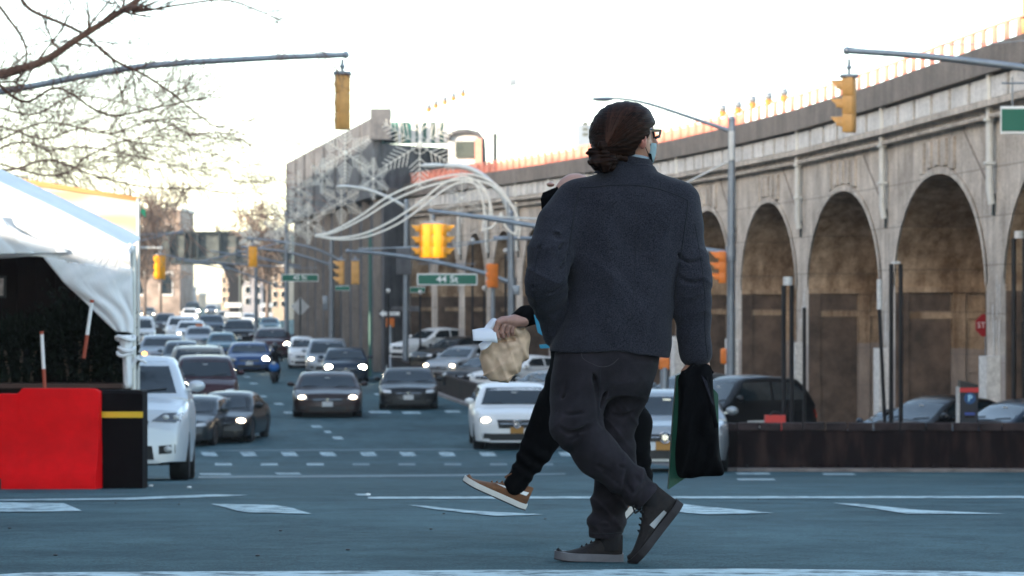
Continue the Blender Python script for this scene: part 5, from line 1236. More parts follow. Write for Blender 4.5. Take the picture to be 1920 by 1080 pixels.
# roof slope turned away from us, seen as bright strip; front valance; corner cloth
cloth([[(-160, 252, 1.2), (0, 325, 1.2), (110, 377, 1.1), (228, 434, .9), (246, 446, .7)], [(-160, 270, -.05), (0, 343, -.05), (110, 394, -.05), (215, 446, -.02), (244, 462, 0)]], 'roof_cloth', .012, seed=1)
cloth([[(-160, 272, -.06), (0, 345, -.06), (110, 396, -.06), (215, 450, -.04), (246, 468, -.02)], [(-160, 420, -.03), (0, 420, -.02), (90, 440, -.02), (200, 472, -.03), (247, 500, -.02)], [(-160, 484, .02), (0, 484, .02), (84, 483, .0), (170, 520, -.03), (249, 560, -.02)]], 'front_cloth', .035, seed=3, n=60, m=34, freq=2.2)
cloth([[(82, 482, -.03), (140, 492, -.05), (200, 500, -.05), (249, 505, -.03)], [(118, 528, -.02), (160, 528, -.06), (215, 535, -.06), (249, 548, -.03)], [(165, 572, .0), (195, 572, -.05), (228, 576, -.05), (250, 590, -.02)], [(218, 622, .0), (228, 622, -.04), (240, 623, -.04), (250, 626, 0)]], 'corner_cloth', .022, seed=5, n=46, m=34, freq=2.6)
cloth([[(222, 628, .0), (230, 628, -.05), (240, 628, -.05), (248, 628, 0)], [(230, 668, .0), (236, 670, -.05), (242, 670, -.05), (247, 668, 0)], [(232, 728, .01), (237, 728, -.03), (242, 728, -.03), (246, 726, .01)]], 'gathered_cloth', .008, seed=7, n=20, m=14, freq=3)
cloth([[(-160, 396, -.10), (-40, 400, -.10), (0, 402, -.12), (14, 430, -.10)], [(-160, 460, -.12), (-20, 450, -.14), (24, 448, -.14), (130, 468, -.08)], [(-160, 484, -.10), (0, 478, -.12), (60, 476, -.10), (128, 474, -.08)]], 'pelmet_cloth', .02, seed=9, n=30, m=16)
mb = MB(); mb.tube(bez([q(-160, 273, TD)+Vector((0, -.07, 0)), q(0, 346, TD)+Vector((0, -.07, 0)), q(120, 402, TD)+Vector((0, -.07, 0)), q(244, 466, TD)+Vector((0, -.03, 0))]), .035, 8); mb.build('hem', fab, root, smooth=True)
mb = MB(); mb.tube([q(249, 460, TD)+Vector((0, .05, 0)), Vector((q(249, 460, TD).x, TD+.05, G(TD)))], .032, 10); mb.build('pole', M['pale_steel'], root, smooth=True)
mb = MB()
for k, (px, py, r_) in enumerate(((236, 634, .10), (238, 655, .085), (235, 664, .08))):
    c = q(px, py, TD); mb.tube([c+Vector((r_*math.cos(a), -.03+r_*.6*math.sin(a), .02*math.sin(a*2+k))) for a in np.linspace(0, 6.5, 18)], .022, 6)
mb.tube([q(246, 690, TD), q(256, 672, TD), q(268, 676, TD), q(275, 681, TD)], [.02, .03, .02, .016], 6); mb.tube([q(262, 676, TD), q(258, 666, TD)], .014, 5)
mb.build('knot', fab, root, smooth=True)
cr = MB(); cr.sphere(q(244, 466, TD), (.05, .05, .06), 8, 6); cr.build('corner_cap', fab, root, smooth=True)
# plywood sign behind the tent
ply = bpy.data.materials.new('plywood'); ply.use_nodes = True; t = ply.node_tree; b = t.nodes['Principled BSDF']; tc = t.nodes.new('ShaderNodeTexCoord'); mp = t.nodes.new('ShaderNodeMapping'); mp.inputs['Scale'].default_value = (.32, 1, .8); mp.inputs['Rotation'].default_value = (0, .22, 0)
wv_ = t.nodes.new('ShaderNodeTexWave'); wv_.wave_type = 'BANDS'; wv_.bands_direction = 'Z'; wv_.inputs['Scale'].default_value = 1.1; wv_.inputs['Distortion'].default_value = 16; wv_.inputs['Detail'].default_value = 2; wv_.inputs['Detail Scale'].default_value = .9
t.links.new(tc.outputs['Object'], mp.inputs[0]); t.links.new(mp.outputs[0], wv_.inputs['Vector']); r = t.nodes.new('ShaderNodeValToRGB'); e = r.color_ramp.elements
e[0].color = (.74, .44, .28, 1); e[1].color = (.88, .66, .52, 1); e[0].position = .1; e[1].position = .75; t.links.new(wv_.outputs[0], r.inputs[0]); t.links.new(r.outputs[0], b.inputs['Base Color']); b.inputs['Roughness'].default_value = .6
root = empty('plywood_board', q(262, 900, 36), 'tall plywood board behind the white tent roof', 'board'); DP = 36
mb = MB(); mb.prism([q(-60, 322, DP), q(262, 373, DP), q(262, 700, DP), q(-60, 700, DP)], (0, .03, 0)); mb.build('sheet', ply, root)
mb = MB(); mb.prism([q(-60, 319, DP-.03), q(263, 370, DP-.03), q(263, 377, DP-.03), q(-60, 330, DP-.03)], (0, .09, 0)); mb.build('top_batten', mat('orange_batten', (.72, .34, .12), .6), root)
mb = MB(); a = q(259, 372, DP-.03); mb.tube([a, Vector((a.x, a.y, G(36)))], .024, 8); mb.build('edge_post', M['pale_steel'], root)
p = q(266, 390, 35.8); root = empty('leaf', p, 'lone green leaf-like tag hanging beside the plywood corner', 'leaf')
MB().add([p, p+Vector((.05, 0, -.03)), p+Vector((.05, .01, -.13)), p+Vector((-.02, 0, -.06))], [(0, 1, 2, 3)]).build('blade', M['green'], root)

# ------------------------------------------------------------ bare trees
bark = mat('bare_bark', (.24, .12, .08), .8, 0, .35, 12); bark3 = mat('far_twigs', (.20, .15, .12), .8, 0, .3, 12); bark2 = mat('warm_twigs', (.55, .33, .24), .8, 0, .3, 12)
def tree(name, lab, trunk, limbs, seed, m, depth=5, spread=.6, n0=5, group=None, droop=0, rmin=.006, lenf=.62, kink=.35, cnt=(3, 5)):
    rg = random.Random(seed); root = empty(name, trunk[0], lab, 'tree', group)
    tb = MB(); k = len(trunk); tb.tube(trunk, [.22*(1-.5*i/(k-1)) for i in range(k)], 9); tb.build('trunk', m, root, smooth=True)
    cr_ = MB()
    def grow(p, dr, L, r, lev):
        n = 4 if lev else 5; pts = [p]; d_ = dr.copy()
        for i in range(n):
            d_ = (d_+Vector((rg.uniform(-1, 1), rg.uniform(-1, 1), rg.uniform(-1, 1)))*kink*.5+Vector((0, 0, droop))).normalized(); pts.append(pts[-1]+d_*L/n)
        cr_.tube(pts, [max(rmin, r*(1-.55*i/n)) for i in range(n+1)], 5 if lev < 2 else (4 if lev == 2 else 3), cap=False)
        if lev >= depth: return
        for c in range(rg.randint(*cnt)):
            i = rg.randint(1, n); f = rg.uniform(0, 1); q_ = pts[i-1]*(1-f)+pts[i]*f; ax = Vector((rg.uniform(-1, 1), rg.uniform(-1, 1)*.8, rg.uniform(-1, 1))).normalized()
            nd = (d_*(1-spread*.55)+ax*spread).normalized(); grow(q_, nd, L*rg.uniform(lenf*.75, lenf*1.15), max(rmin, r*.52), lev+1)
    for (pts, r) in limbs:
        cr_.tube(bez(pts, 6), [r*(1-.6*i/(6*(len(pts)-1))) for i in range(6*(len(pts)-1)+1)], 8, cap=False)
        P = bez(pts, 6)
        for c in range(n0*len(pts)):
            i = rg.randint(2, len(P)-1); dr = (P[i]-P[i-1]).normalized(); ax = Vector((rg.uniform(-1, 1), rg.uniform(-.7, .7), rg.uniform(-1, 1))).normalized()
            grow(P[i], (dr*.6+ax*.8).normalized(), rg.uniform(.5, 1.1)*LF, r*.26, 2)
        grow(P[-1], (P[-1]-P[-2]).normalized(), LF, r*.4, 1)
    cr_.build('crown', m, root); return root
LF = .9; D1 = 40.0
tree('bare_tree', 'bare tree leaning in from upper left, its dark limb crossing the corner', [gp(-420, D1), W(-400, 500, D1), W(-350, 250, D1)],
     [([W(-350, 250, D1), W(-150, 190, D1), W(0, 140, D1), W(80, 115, D1), W(150, 70, D1), W(265, -5, D1), W(330, -70, D1)], .085),
      ([W(-360, 260, D1+.5), W(-200, 60, D1+.5), W(0, -20, D1+.4), W(60, 20, D1+.4), W(150, 60, D1+.3), W(210, 110, D1+.3), W(270, 140, D1+.3), W(330, 180, D1+.2)], .035),
      ([W(265, -5, D1), W(250, 22, D1), W(330, 10, D1), W(420, 0, D1), W(480, 18, D1), W(520, 36, D1)], .022),
      ([W(-200, 150, D1), W(-60, 120, D1+.2), W(40, 190, D1+.3), W(110, 165, D1), W(200, 215, D1), W(300, 200, D1)], .028),
      ([W(-200, -40, D1), W(-60, -40, D1+.2), W(20, 40, D1+.3), W(50, 100, D1), W(30, 160, D1)], .03)], 3, bark, depth=4, n0=4, rmin=.0030, cnt=(3, 4), lenf=.66, spread=.5, kink=.3)
D2 = 52.0; LF = 1.4
tree('bare_tree', 'second bare tree behind, its paler twigs fanning out over the tent', [gp(-700, D2), W(-650, 500, D2), W(-560, 300, D2)],
     [([W(-560, 300, D2), W(-300, 270, D2), W(-60, 280, D2), W(80, 230, D2), W(200, 250, D2), W(290, 225, D2), W(390, 222, D2)], .026),
      ([W(-560, 300, D2), W(-300, 330, D2), W(-60, 300, D2+.5), W(100, 330, D2), W(170, 290, D2), W(240, 262, D2), W(350, 252, D2)], .026),
      ([W(-560, 300, D2), W(-260, 240, D2), W(-60, 195, D2-.5), W(60, 215, D2), W(140, 180, D2), W(260, 200, D2), W(300, 215, D2)], .026),
      ([W(-560, 300, D2), W(-200, 360, D2), W(20, 270, D2-.5), W(90, 282, D2), W(150, 275, D2), W(240, 290, D2), W(330, 310, D2)], .024),
      ([W(-500, 280, D2), W(-200, 250, D2), W(-20, 235, D2-.5), W(80, 260, D2), W(160, 240, D2), W(250, 265, D2), W(360, 280, D2)], .024),
      ([W(-500, 280, D2), W(-200, 300, D2), W(0, 320, D2-.5), W(90, 300, D2), W(180, 330, D2), W(270, 350, D2), W(380, 355, D2)], .03)], 8, bark2, depth=4, n0=6, rmin=.0038, spread=.42, cnt=(3, 5), lenf=.68, kink=.28)
LF = 3.0
def far_tree(px, d, ptop, wpx, seed, lab, m=bark3):
    a = gp(px, d); tp = W(px, ptop, d); h = tp.z-a.z; w = wpx/F*d; rg = random.Random(seed)
    global LF; LF = h*.22
    limbs = [([a+Vector((0, 0, h*.35)), a+Vector((rg.uniform(-.25, .25)*w, 0, h*.6)), a+Vector((x*w, rg.uniform(-1, 1), h*rg.uniform(.75, .95)))], .12) for x in (-.4, -.2, 0, .2, .4)]
    tree('bare_tree', lab, [a, a+Vector((.1, 0, h*.4))], limbs, seed, m, depth=4, n0=4, rmin=.03, group='bare trees at the far end of the avenue')
far_tree(500, 235, 405, 70, 21, 'pale bare tree rising over the overpass beside the station'); far_tree(450, 262, 418, 60, 22, 'bare tree over the middle of the overpass')
far_tree(300, 268, 385, 80, 23, 'bare tree over the left end of the overpass'); far_tree(270, 240, 400, 60, 24, 'bare tree just right of the plywood post')
# ------------------------------------------------------------ people
def skinmat(name, c): 
    m = mat(name, c, .5, 0, .12, 30, .05, 200); m.node_tree.nodes['Principled BSDF'].inputs['Subsurface Weight'].default_value = .1
    m.node_tree.nodes['Principled BSDF'].inputs['Subsurface Radius'].default_value = (.01, .004, .002); return m
def wool():
    m = bpy.data.materials.new('charcoal_wool'); m.use_nodes = True; t = m.node_tree; b = t.nodes['Principled BSDF']; tc = t.nodes.new('ShaderNodeTexCoord')
    n = t.nodes.new('ShaderNodeTexNoise'); n.inputs['Scale'].default_value = 230; n.inputs['Detail'].default_value = 3; t.links.new(tc.outputs['Object'], n.inputs['Vector'])
    n2 = t.nodes.new('ShaderNodeTexNoise'); n2.inputs['Scale'].default_value = 5; n2.inputs['Detail'].default_value = 4; t.links.new(tc.outputs['Object'], n2.inputs['Vector'])
    r = t.nodes.new('ShaderNodeValToRGB'); e = r.color_ramp.elements; e[0].position = .3; e[0].color = (.010, .010, .014, 1); e[1].position = .72; e[1].color = (.038, .038, .050, 1); t.links.new(n.outputs['Fac'], r.inputs[0])
    r2 = t.nodes.new('ShaderNodeValToRGB'); e = r2.color_ramp.elements; e[0].position = .3; e[0].color = (.85, .85, .85, 1); e[1].position = .7; e[1].color = (1.12, 1.12, 1.12, 1); t.links.new(n2.outputs['Fac'], r2.inputs[0])
    mu = t.nodes.new('ShaderNodeMixRGB'); mu.blend_type = 'MULTIPLY'; mu.inputs[0].default_value = 1; t.links.new(r.outputs[0], mu.inputs[1]); t.links.new(r2.outputs[0], mu.inputs[2]); t.links.new(mu.outputs[0], b.inputs['Base Color'])
    b.inputs['Roughness'].default_value = .95; b.inputs['Specular IOR Level'].default_value = .08; b.inputs['Sheen Weight'].default_value = .07; b.inputs['Sheen Roughness'].default_value = .5
    bp = t.nodes.new('ShaderNodeBump'); bp.inputs['Strength'].default_value = .35; bp.inputs['Distance'].default_value = .003; t.links.new(n.outputs['Fac'], bp.inputs['Height']); t.links.new(bp.outputs[0], b.inputs['Normal']); return m
WOOL = wool()
DENIM = mat('dark_denim', (.022, .019, .023), .9, 0, .4, 7, .25, 350, spec=.12, sheen=.04)
BLK = mat('black_cloth', (.004, .004, .005), .95, 0, .3, 8, .2, 200, spec=.08)
HAIR = bpy.data.materials.new('dark_brown_hair'); HAIR.use_nodes = True
t = HAIR.node_tree; b = t.nodes['Principled BSDF']; tc = t.nodes.new('ShaderNodeTexCoord'); mp = t.nodes.new('ShaderNodeMapping'); mp.inputs['Rotation'].default_value = (0, R(38), 0); mp.inputs['Scale'].default_value = (2.2, 2.2, 26)
n = t.nodes.new('ShaderNodeTexNoise'); n.inputs['Scale'].default_value = 7; n.inputs['Detail'].default_value = 6; n.inputs['Distortion'].default_value = .5; t.links.new(tc.outputs['Object'], mp.inputs[0]); t.links.new(mp.outputs[0], n.inputs['Vector'])
r = t.nodes.new('ShaderNodeValToRGB'); e = r.color_ramp.elements; e[0].position = .35; e[0].color = (.005, .0028, .0022, 1); e[1].position = .75; e[1].color = (.034, .015, .010, 1); t.links.new(n.outputs['Fac'], r.inputs[0]); t.links.new(r.outputs[0], b.inputs['Base Color'])
b.inputs['Roughness'].default_value = .5; b.inputs['Specular IOR Level'].default_value = .08; bp = t.nodes.new('ShaderNodeBump'); bp.inputs['Strength'].default_value = .6; bp.inputs['Distance'].default_value = .004; t.links.new(n.outputs['Fac'], bp.inputs['Height']); t.links.new(bp.outputs[0], b.inputs['Normal'])
SKIN = skinmat('skin', (.42, .20, .13)); EARSKIN = skinmat('ear_skin', (.50, .18, .13))

def hand(fd, wrist, knuck, side, curl_dir, s=1.0, k=.006):
    """wrist->knuckles gives the palm; side points towards the thumb; fingers bend towards curl_dir"""
    w, kn, sd, cu = (Vector(a) for a in (wrist, knuck, side, curl_dir)); sd = sd.normalized(); cu = cu.normalized(); L = (kn-w).length; d_ = (kn-w)/L
    for t in (-.5, -.17, .17, .5): fd.cone(w+sd*t*.035*s, kn+sd*t*.062*s, .017*s, .0125*s, .008)
    for i, (off, ln) in enumerate(((.5, .062), (.17, .070), (-.17, .064), (-.5, .050))):
        p = kn+sd*off*.066*s; a1 = (d_*.75+cu*.66).normalized(); a2 = (d_*.05+cu*1.0).normalized(); a3 = (-d_*.75+cu*.65).normalized(); l = ln*s
        p1 = p+a1*l*.62; p2 = p1+a2*l*.45; p3 = p2+a3*l*.34
        fd.cone(p, p1, .0105*s, .0092*s, .003); fd.cone(p1, p2, .0092*s, .0084*s, .002); fd.cone(p2, p3, .0084*s, .0072*s, .002)
    p = w+sd*.022*s+d_*L*.30; p1 = p+(sd*.8+d_*.6+cu*.25).normalized()*.038*s; p2 = p1+(d_*.7+cu*.75+sd*.1).normalized()*.032*s; p3 = p2+(cu*.8+d_*.45-sd*.25).normalized()*.026*s
    fd.cone(p, p1, .015*s, .0115*s, .006); fd.cone(p1, p2, .0112*s, .0098*s, .002); fd.cone(p2, p3, .0098*s, .0080*s, .002)

# ============ the walker with the grey jacket
D0 = 10.25
def A(px, py, dy=0.0): p = W(px, py, D0); return Vector((p.x, p.y+dy, p.z))
def px_(n): return n/F*D0
man = empty('person', (A(1150, 1058).x, D0, 0), 'person seen from behind in charcoal wool jacket and dark jeans, striding left', 'person')
def box_of(pts, m=.2):
    P = np.array([list(p) for p in pts]); return P.min(0)-m, P.max(0)+m
hipL, hipR = A(1105, 700, -.03), A(1172, 700, .05)
kneeB, ankB = A(1078, 800, -.10), A(1196, 910, -.10)
kneeP, ankP = A(1152, 845, .06), A(1143, 990, .04)
shL, elL, wrL = A(1082, 375, 0), A(1028, 505, -.10), A(1046, 630, .12)
shR, elR, wrR = A(1266, 380, 0), A(1291, 520, -.02), A(1308, 676, .03)
headc = A(1167, 250, .0)
# body: one continuous figure
lo, hi = box_of([A(980, 1060), A(1345, 190), A(1160, 600, .18), A(1160, 600, -.22)], .06)
fb = Field(lo, hi, .0055)
def torso(f, g, p=2.3, k=.03):
    f.rings([(A(0, y_).z, A(cx_, 0).x, cy_, px_(rx_)*g, ry_*g) for y_, cx_, cy_, rx_, ry_ in
             ((720, 1140, D0+.01, 86, .135), (660, 1145, D0+.01, 96, .14), (600, 1155, D0+.01, 98, .14), (500, 1172, D0+.01, 100, .135), (420, 1178, D0+.01, 104, .13), (370, 1178, D0+.01, 100, .12), (345, 1180, D0+.01, 78, .10), (318, 1184, D0+.01, 48, .075))], k, p); return f
torso(fb, .90)
fb.cone(A(1184, 335, .01), A(1180, 278, .01), .062, .058, .03)
fb.ell(headc+Vector((.01, .02, .005)), (.098, .108, .112), .02).ell(A(1196, 280, .045), (.062, .07, .058), .03)
fb.cone(A(1219, 246, .055), A(1229, 266, .065), .012, .014, .012)                       # nose
fb.ell(A(1214, 238, .06), (.03, .03, .012), .012); fb.ell(A(1222, 292, .055), (.022, .024, .018), .012); fb.cone(A(1222, 279, .07), A(1226, 279, .065), .008, .008, .004)
fb.ell(A(1221, 246, .03), (.009, .010, .008), .003)                                     # an eye
fb.cone(shL, elL, .055, .048, .03).cone(elL, wrL, .046, .032, .02).cone(shR, elR, .055, .046, .03).cone(elR, wrR, .044, .031, .02)
fb.cone(hipL, kneeB, .080, .055, .02).cone(kneeB, ankB, .052, .036, .02).cone(hipR, kneeP, .080, .050, .02).cone(kneeP, ankP, .048, .036, .02)
hand(fb, A(1310, 672, .02), A(1312, 706, .01), (-1, -.2, 0), (.0, .9, -.5), 1.15); hand(fb, wrL, wrL+Vector((.05, .05, -.08)), (1, 0, .2), (.6, .6, -.2), 1.1)
fb.cone(ankP, A(1143, 1030, .03), .036, .028, .02).cone(A(1140, 1032, .03), A(1085, 1043, .03), .024, .018, .01)
fb.cone(ankB, A(1226, 945, -.12), .038, .030, .02).cone(A(1226, 945, -.12), A(1206, 1000, -.12), .024, .018, .01)
me = fb.mesh('body', 1); link('body', me, SKIN, man, True)
# ear
fe = Field(*box_of([A(1203, 262, -.04)], .06), .0018)
ec = A(1204, 262, -.075)
fe.ell(ec, (.013, .016, .034), .004, rot=(0, -8, 0)).ell(ec+Vector((-.002, .004, -.026)), (.011, .013, .014), .006)
fe.v = np.maximum(fe.v, -(np.sqrt(((fe.x[:, None, None]-ec.x-.003)/.007)**2+((fe.y[None, :, None]-ec.y+.016)/.009)**2+((fe.z[None, None, :]-ec.z-.003)/.020)**2)-1)*.007)
o = link('ear', fe.mesh('ear', 1), EARSKIN, man, True)
# jacket
fj = Field(*box_of([A(975, 690), A(1345, 270), A(1160, 500, .22), A(1160, 500, -.24)], .03), .0042)
fj.rings([(A(0, y_).z, A(cx_, 0).x, cy_, px_(rx_), ry_) for y_, cx_, cy_, rx_, ry_ in
          ((668, 1143, D0+.0, 107, .170), (655, 1144, D0, 108, .170), (600, 1153, D0, 104, .166), (560, 1161, D0, 104, .162), (500, 1172, D0, 110, .158), (450, 1177, D0, 116, .155), (410, 1178, D0, 120, .150), (380, 1178, D0, 120, .142), (362, 1178, D0, 114, .130), (345, 1180, D0, 98, .112), (332, 1181, D0, 72, .095), (322, 1181, D0+.005, 52, .085), (312, 1182, D0+.01, 44, .072))], .03, 2.35,
         cut=lambda X, Y, Z: (A(0, 655).z-(X-A(1036, 0).x)*.055-Z))
fj.cone(A(1086, 380, .01), A(1056, 425, -.04), .100, .094, .05); fj.cone(A(1056, 425, -.04), A(1030, 475, -.09), .094, .088, .012, crease=(.002, 16, .9, .3)); fj.cone(A(1030, 475, -.09), A(1024, 520, -.12), .088, .084, .010, crease=(.002, 10, .5, .5))
fj.cone(A(1024, 520, -.12), A(1044, 622, .03), .084, .056, .008, crease=(.0025, 26, .35, .5))
fj.cone(shR, A(1278, 430, -.01), .092, .086, .05); fj.cone(A(1278, 430, -.01), A(1286, 480, -.02), .086, .082, .012, crease=(.0015, 12, .9, .3)); fj.cone(A(1286, 480, -.02), A(1293, 530, -.03), .082, .078, .006, crease=(.0015, 9, .5, .6))
fj.cone(A(1293, 530, -.03), A(1307, 664, .02), .078, .060, .006, crease=(.002, 24, .4, .5))
fj.cutf(lambda X, Y, Z: np.where(X > A(1275, 0).x, A(0, 688).z-Z, -1) + 0*Y)
# soft folds
def folds(X, Y, Z):
    u = X-A(1160, 0).x; z = Z-A(0, 500).z
    f = .0045*np.sin(9*z+14*u+1.5*np.sin(6*z))+.0045*np.sin(22*u-8*z+2*np.sin(5*u+7*z))+.0016*np.sin(40*z+25*u+2*np.sin(12*u)+9*Y)
    rd = lambda p_: (1-np.abs(np.sin(p_)))**3
    back = np.exp(-((X-A(1160, 0).x)/.17)**4)
    f = f-.0055*rd(7*u-6*z+1.2*np.sin(6*z+4*u)+.4)*back-.004*rd(13*u+3.5*z+1.6*np.sin(8*z)+1.0)*back*(z < .05)
    armL = np.exp(-((X-A(1022, 0).x)/.085)**4)*np.exp(-((Z-A(0, 530).z)/.17)**4); armR = np.exp(-((X-A(1302, 0).x)/.08)**4)*np.exp(-((Z-A(0, 560).z)/.22)**4)
    f = f-.008*rd(26*z+7*u+1.5*np.sin(17*u+5*z)+8*Y)*armL-.0055*rd(20*z-9*u+1.4*np.sin(19*u+7*z)+6*Y)*armR
    return f+0*Y
fj.mod(folds)
yb = -.17
def bezxy(pts): return [(v.x, v.y) for v in bez([Vector((x, y, 0)) for x, y in pts], 4)]
for pts, dp, w_ in (([(1265, 420), (1258, 470), (1240, 520), (1222, 560)], .008, .020), ([(1268, 470), (1262, 520), (1250, 570)], .007, .014), ([(1240, 430), (1220, 450), (1200, 480)], .005, .018), ([(1090, 400), (1100, 440), (1108, 500)], .005, .02), ([(1215, 600), (1235, 610), (1255, 612)], .005, .012), ([(1245, 545), (1225, 590), (1215, 630)], .006, .016), ([(1062, 480), (1070, 530), (1064, 590)], .008, .012)):
    P = []
    for x, y in bezxy(pts): P.append(A(x, y, -.155))
    fj.groove(P, dp*1.2, w_*.8)
for pts in ([(1058, 458), (1038, 470), (1012, 466)], [(1062, 490), (1035, 508), (1010, 503)], [(1058, 530), (1030, 545), (1000, 536)], [(1052, 565), (1030, 580), (1008, 572)], [(1060, 600), (1035, 606), (1012, 596)], [(1060, 430), (1050, 445), (1036, 440)]):
    fj.groove([A(x, y+1.5, -.17) for x, y in bezxy(pts)], .012, .0085); fj.groove([A(x, y-7, -.17) for x, y in bezxy(pts)], -.004, .011)
for pts in ([(1262, 470), (1285, 492), (1320, 486)], [(1268, 560), (1290, 568), (1318, 556)], [(1275, 600), (1300, 612), (1330, 600)], [(1278, 645), (1300, 650), (1330, 640)], [(1270, 520), (1290, 530), (1310, 528)]):
    fj.groove([A(x, y, -.095) for x, y in bezxy(pts)], .007, .008); fj.groove([A(x, y-7, -.095) for x, y in bezxy(pts)], -.002, .010)
me = fj.mesh('jacket', 2); jk = link('jacket', me, WOOL, man, True); jb = fj.bvh()
def on_front(bv, px, py, d=D0, off=.0015):
    p = W(px, py, d); o = Vector((0, 0, CAMZ)); dr = (p-o).normalized(); h = bv.ray_cast(o, dr)
    return (h[0]-dr*off) if h[0] is not None else None
SEAM = mat('seam_thread', (.008, .010, .016), .9)
def seam(pts, bv, parent, r=.0017, m=SEAM, n=10, name='seam', d=D0, step=1):
    P = []
    raw = [Vector((x, y, 0)) for x, y in pts]; C = bez(raw, n)
    for c in C:
        h = on_front(bv, c.x, c.y, d, .0005)
        if h is not None and (not P or (h-P[-1]).length < .05): P.append(h)
    if len(P) > 2: MB().tube(P, r*1.35, 5).build(name, m, parent)
seam([(1087, 352), (1110, 351), (1150, 347), (1190, 347), (1230, 353), (1270, 366), (1290, 376)], jb, jk)
seam([(1192, 350), (1193, 420), (1190, 520), (1184, 600), (1180, 655)], jb, jk, .0007)
seam([(1087, 353), (1078, 390), (1072, 430), (1066, 470)], jb, jk, .0022); seam([(1290, 376), (1288, 400), (1281, 450), (1270, 520), (1264, 560)], jb, jk, .0018)
seam([(1060, 400), (1030, 432), (1010, 470), (1002, 520), (1003, 570), (1012, 600)], jb, jk, .0012); seam([(1303, 420), (1316, 500), (1322, 560), (1322, 620), (1327, 670)], jb, jk, .0011)
seam([(1039, 651), (1100, 656), (1180, 660), (1248, 663)], jb, jk, .0008)
# collar
mb = MB(); rows = []; n = 30
for (y0, y1, rx, ry, th) in ((330, 350, 62, .098, 0), (318, 338, 55, .088, 0), (302, 325, 51, .083, 0), (285, 308, 46, .079, 0), (284, 307, 43, .074, 0), (300, 322, 44, .075, 0)):
    ring = []
    for j in range(n):
        a = 2*math.pi*j/n; cx = 1176; x = cx+rx*math.cos(a); fr = (1-math.sin(a))/2
        py_ = y0+(x-1130)/95*(20)*.9-6*(1-fr); p = A(x, py_, .012); p.y = D0+.012+ry*math.sin(a); ring.append(p)
    rows.append(ring)
mb.loft(rows, cap=False); col_ = mb.build('collar', WOOL, man, smooth=True)
cb = BVHTree.FromPolygons([Vector(v) for v in mb.v], mb.f)
seam([(1140, 297), (1170, 302), (1200, 312), (1218, 324)], cb, col_, .0009)
mb = MB(); rows = []
for (y0, rx, ry) in ((296, 43, .070), (280, 41, .068), (279, 38, .062)):
    rows.append([ (lambda p: Vector((p.x, D0+.014+ry*math.sin(2*math.pi*j/n), p.z)))(A(1178+rx*math.cos(2*math.pi*j/n), y0+(1178+rx*math.cos(2*math.pi*j/n)-1130)/95*17)) for j in range(n)])
mb.loft(rows, cap=False); mb.build('shirt_collar', mat('pale_shirt', (.30, .38, .46), .8), man, smooth=True)
# jeans
ft = Field(*box_of([A(1020, 1010), A(1250, 650), A(1150, 800, .18), A(1150, 800, -.24)], .03), .0042)
ft.rings([(A(0, y_).z, A(cx_, 0).x, D0+.0, px_(rx_), ry_) for y_, cx_, rx_, ry_ in ((645, 1142, 99, .150), (680, 1137, 96, .152), (715, 1126, 88, .140), (740, 1118, 80, .11))], .04, 2.5)
ft.cone(A(1100, 700, -.04), A(1074, 790, -.10), .118, .089, .05, crease=(.004, 14, .9, .35)); ft.cone(A(1076, 793, -.10), A(1118, 848, -.11), .089, .079, .04, crease=(.007, 12, .2, .4)); ft.cone(A(1118, 848, -.11), A(1206, 926, -.11), .079, .064, .03, crease=(.007, 16, .8, .35))
ft.cone(A(1178, 690, .04), A(1158, 795, .05), .112, .072, .035, crease=(.003, 14, .8, .4)); ft.cone(A(1157, 795, .05), A(1156, 880, .06), .074, .074, .02, crease=(.005, 14, .2, .5)); ft.cone(A(1156, 880, .06), A(1136, 1000, .045), .074, .068, .03, crease=(.008, 20, .8, .3))
ft.cutf(lambda X, Y, Z: np.where(Y > D0-.028, A(0, 1009).z-Z, -1)*1.0+0*X)
nrm = Vector((math.cos(R(-42)), 0, math.sin(R(-42)))); cpt = A(1213, 930)
ft.cutf(lambda X, Y, Z: np.where((Y < D0-.028) & (Z < A(0, 850).z), ((X-cpt.x)*nrm.x+(Z-cpt.z)*nrm.z), -1.0))
def jfold(X, Y, Z):
    rd = lambda p_: (1-np.abs(np.sin(p_)))**3
    f = .0025*np.sin(16*(X-1)+11*Z+2*np.sin(9*Z))
    hem = np.exp(-((Z-A(0, 965).z)/.09)**2); kn = np.exp(-((Z-A(0, 800).z)/.10)**2-((X-A(1175, 0).x)/.10)**2); kb = np.exp(-((Z-A(0, 800).z)/.09)**2-((X-A(1075, 0).x)/.11)**2); sh = np.exp(-((Z-A(0, 890).z)/.08)**2-((X-A(1180, 0).x)/.13)**2)
    f = f-.009*rd(30*Z+9*X+1.8*np.sin(16*X)+5*Y)*hem*(Y > D0-.03)-.008*rd(24*Z+11*X+1.6*np.sin(14*X))*kn-.006*rd(22*Z-8*X+1.5*np.sin(13*X)+6*Y)*kb-.007*rd(19*Z-17*X+1.8*np.sin(15*X+8*Z))*sh
    f = f-.004*rd(9*X+4*Z+1.1*np.sin(7*Z))
    return f
ft.mod(jfold)
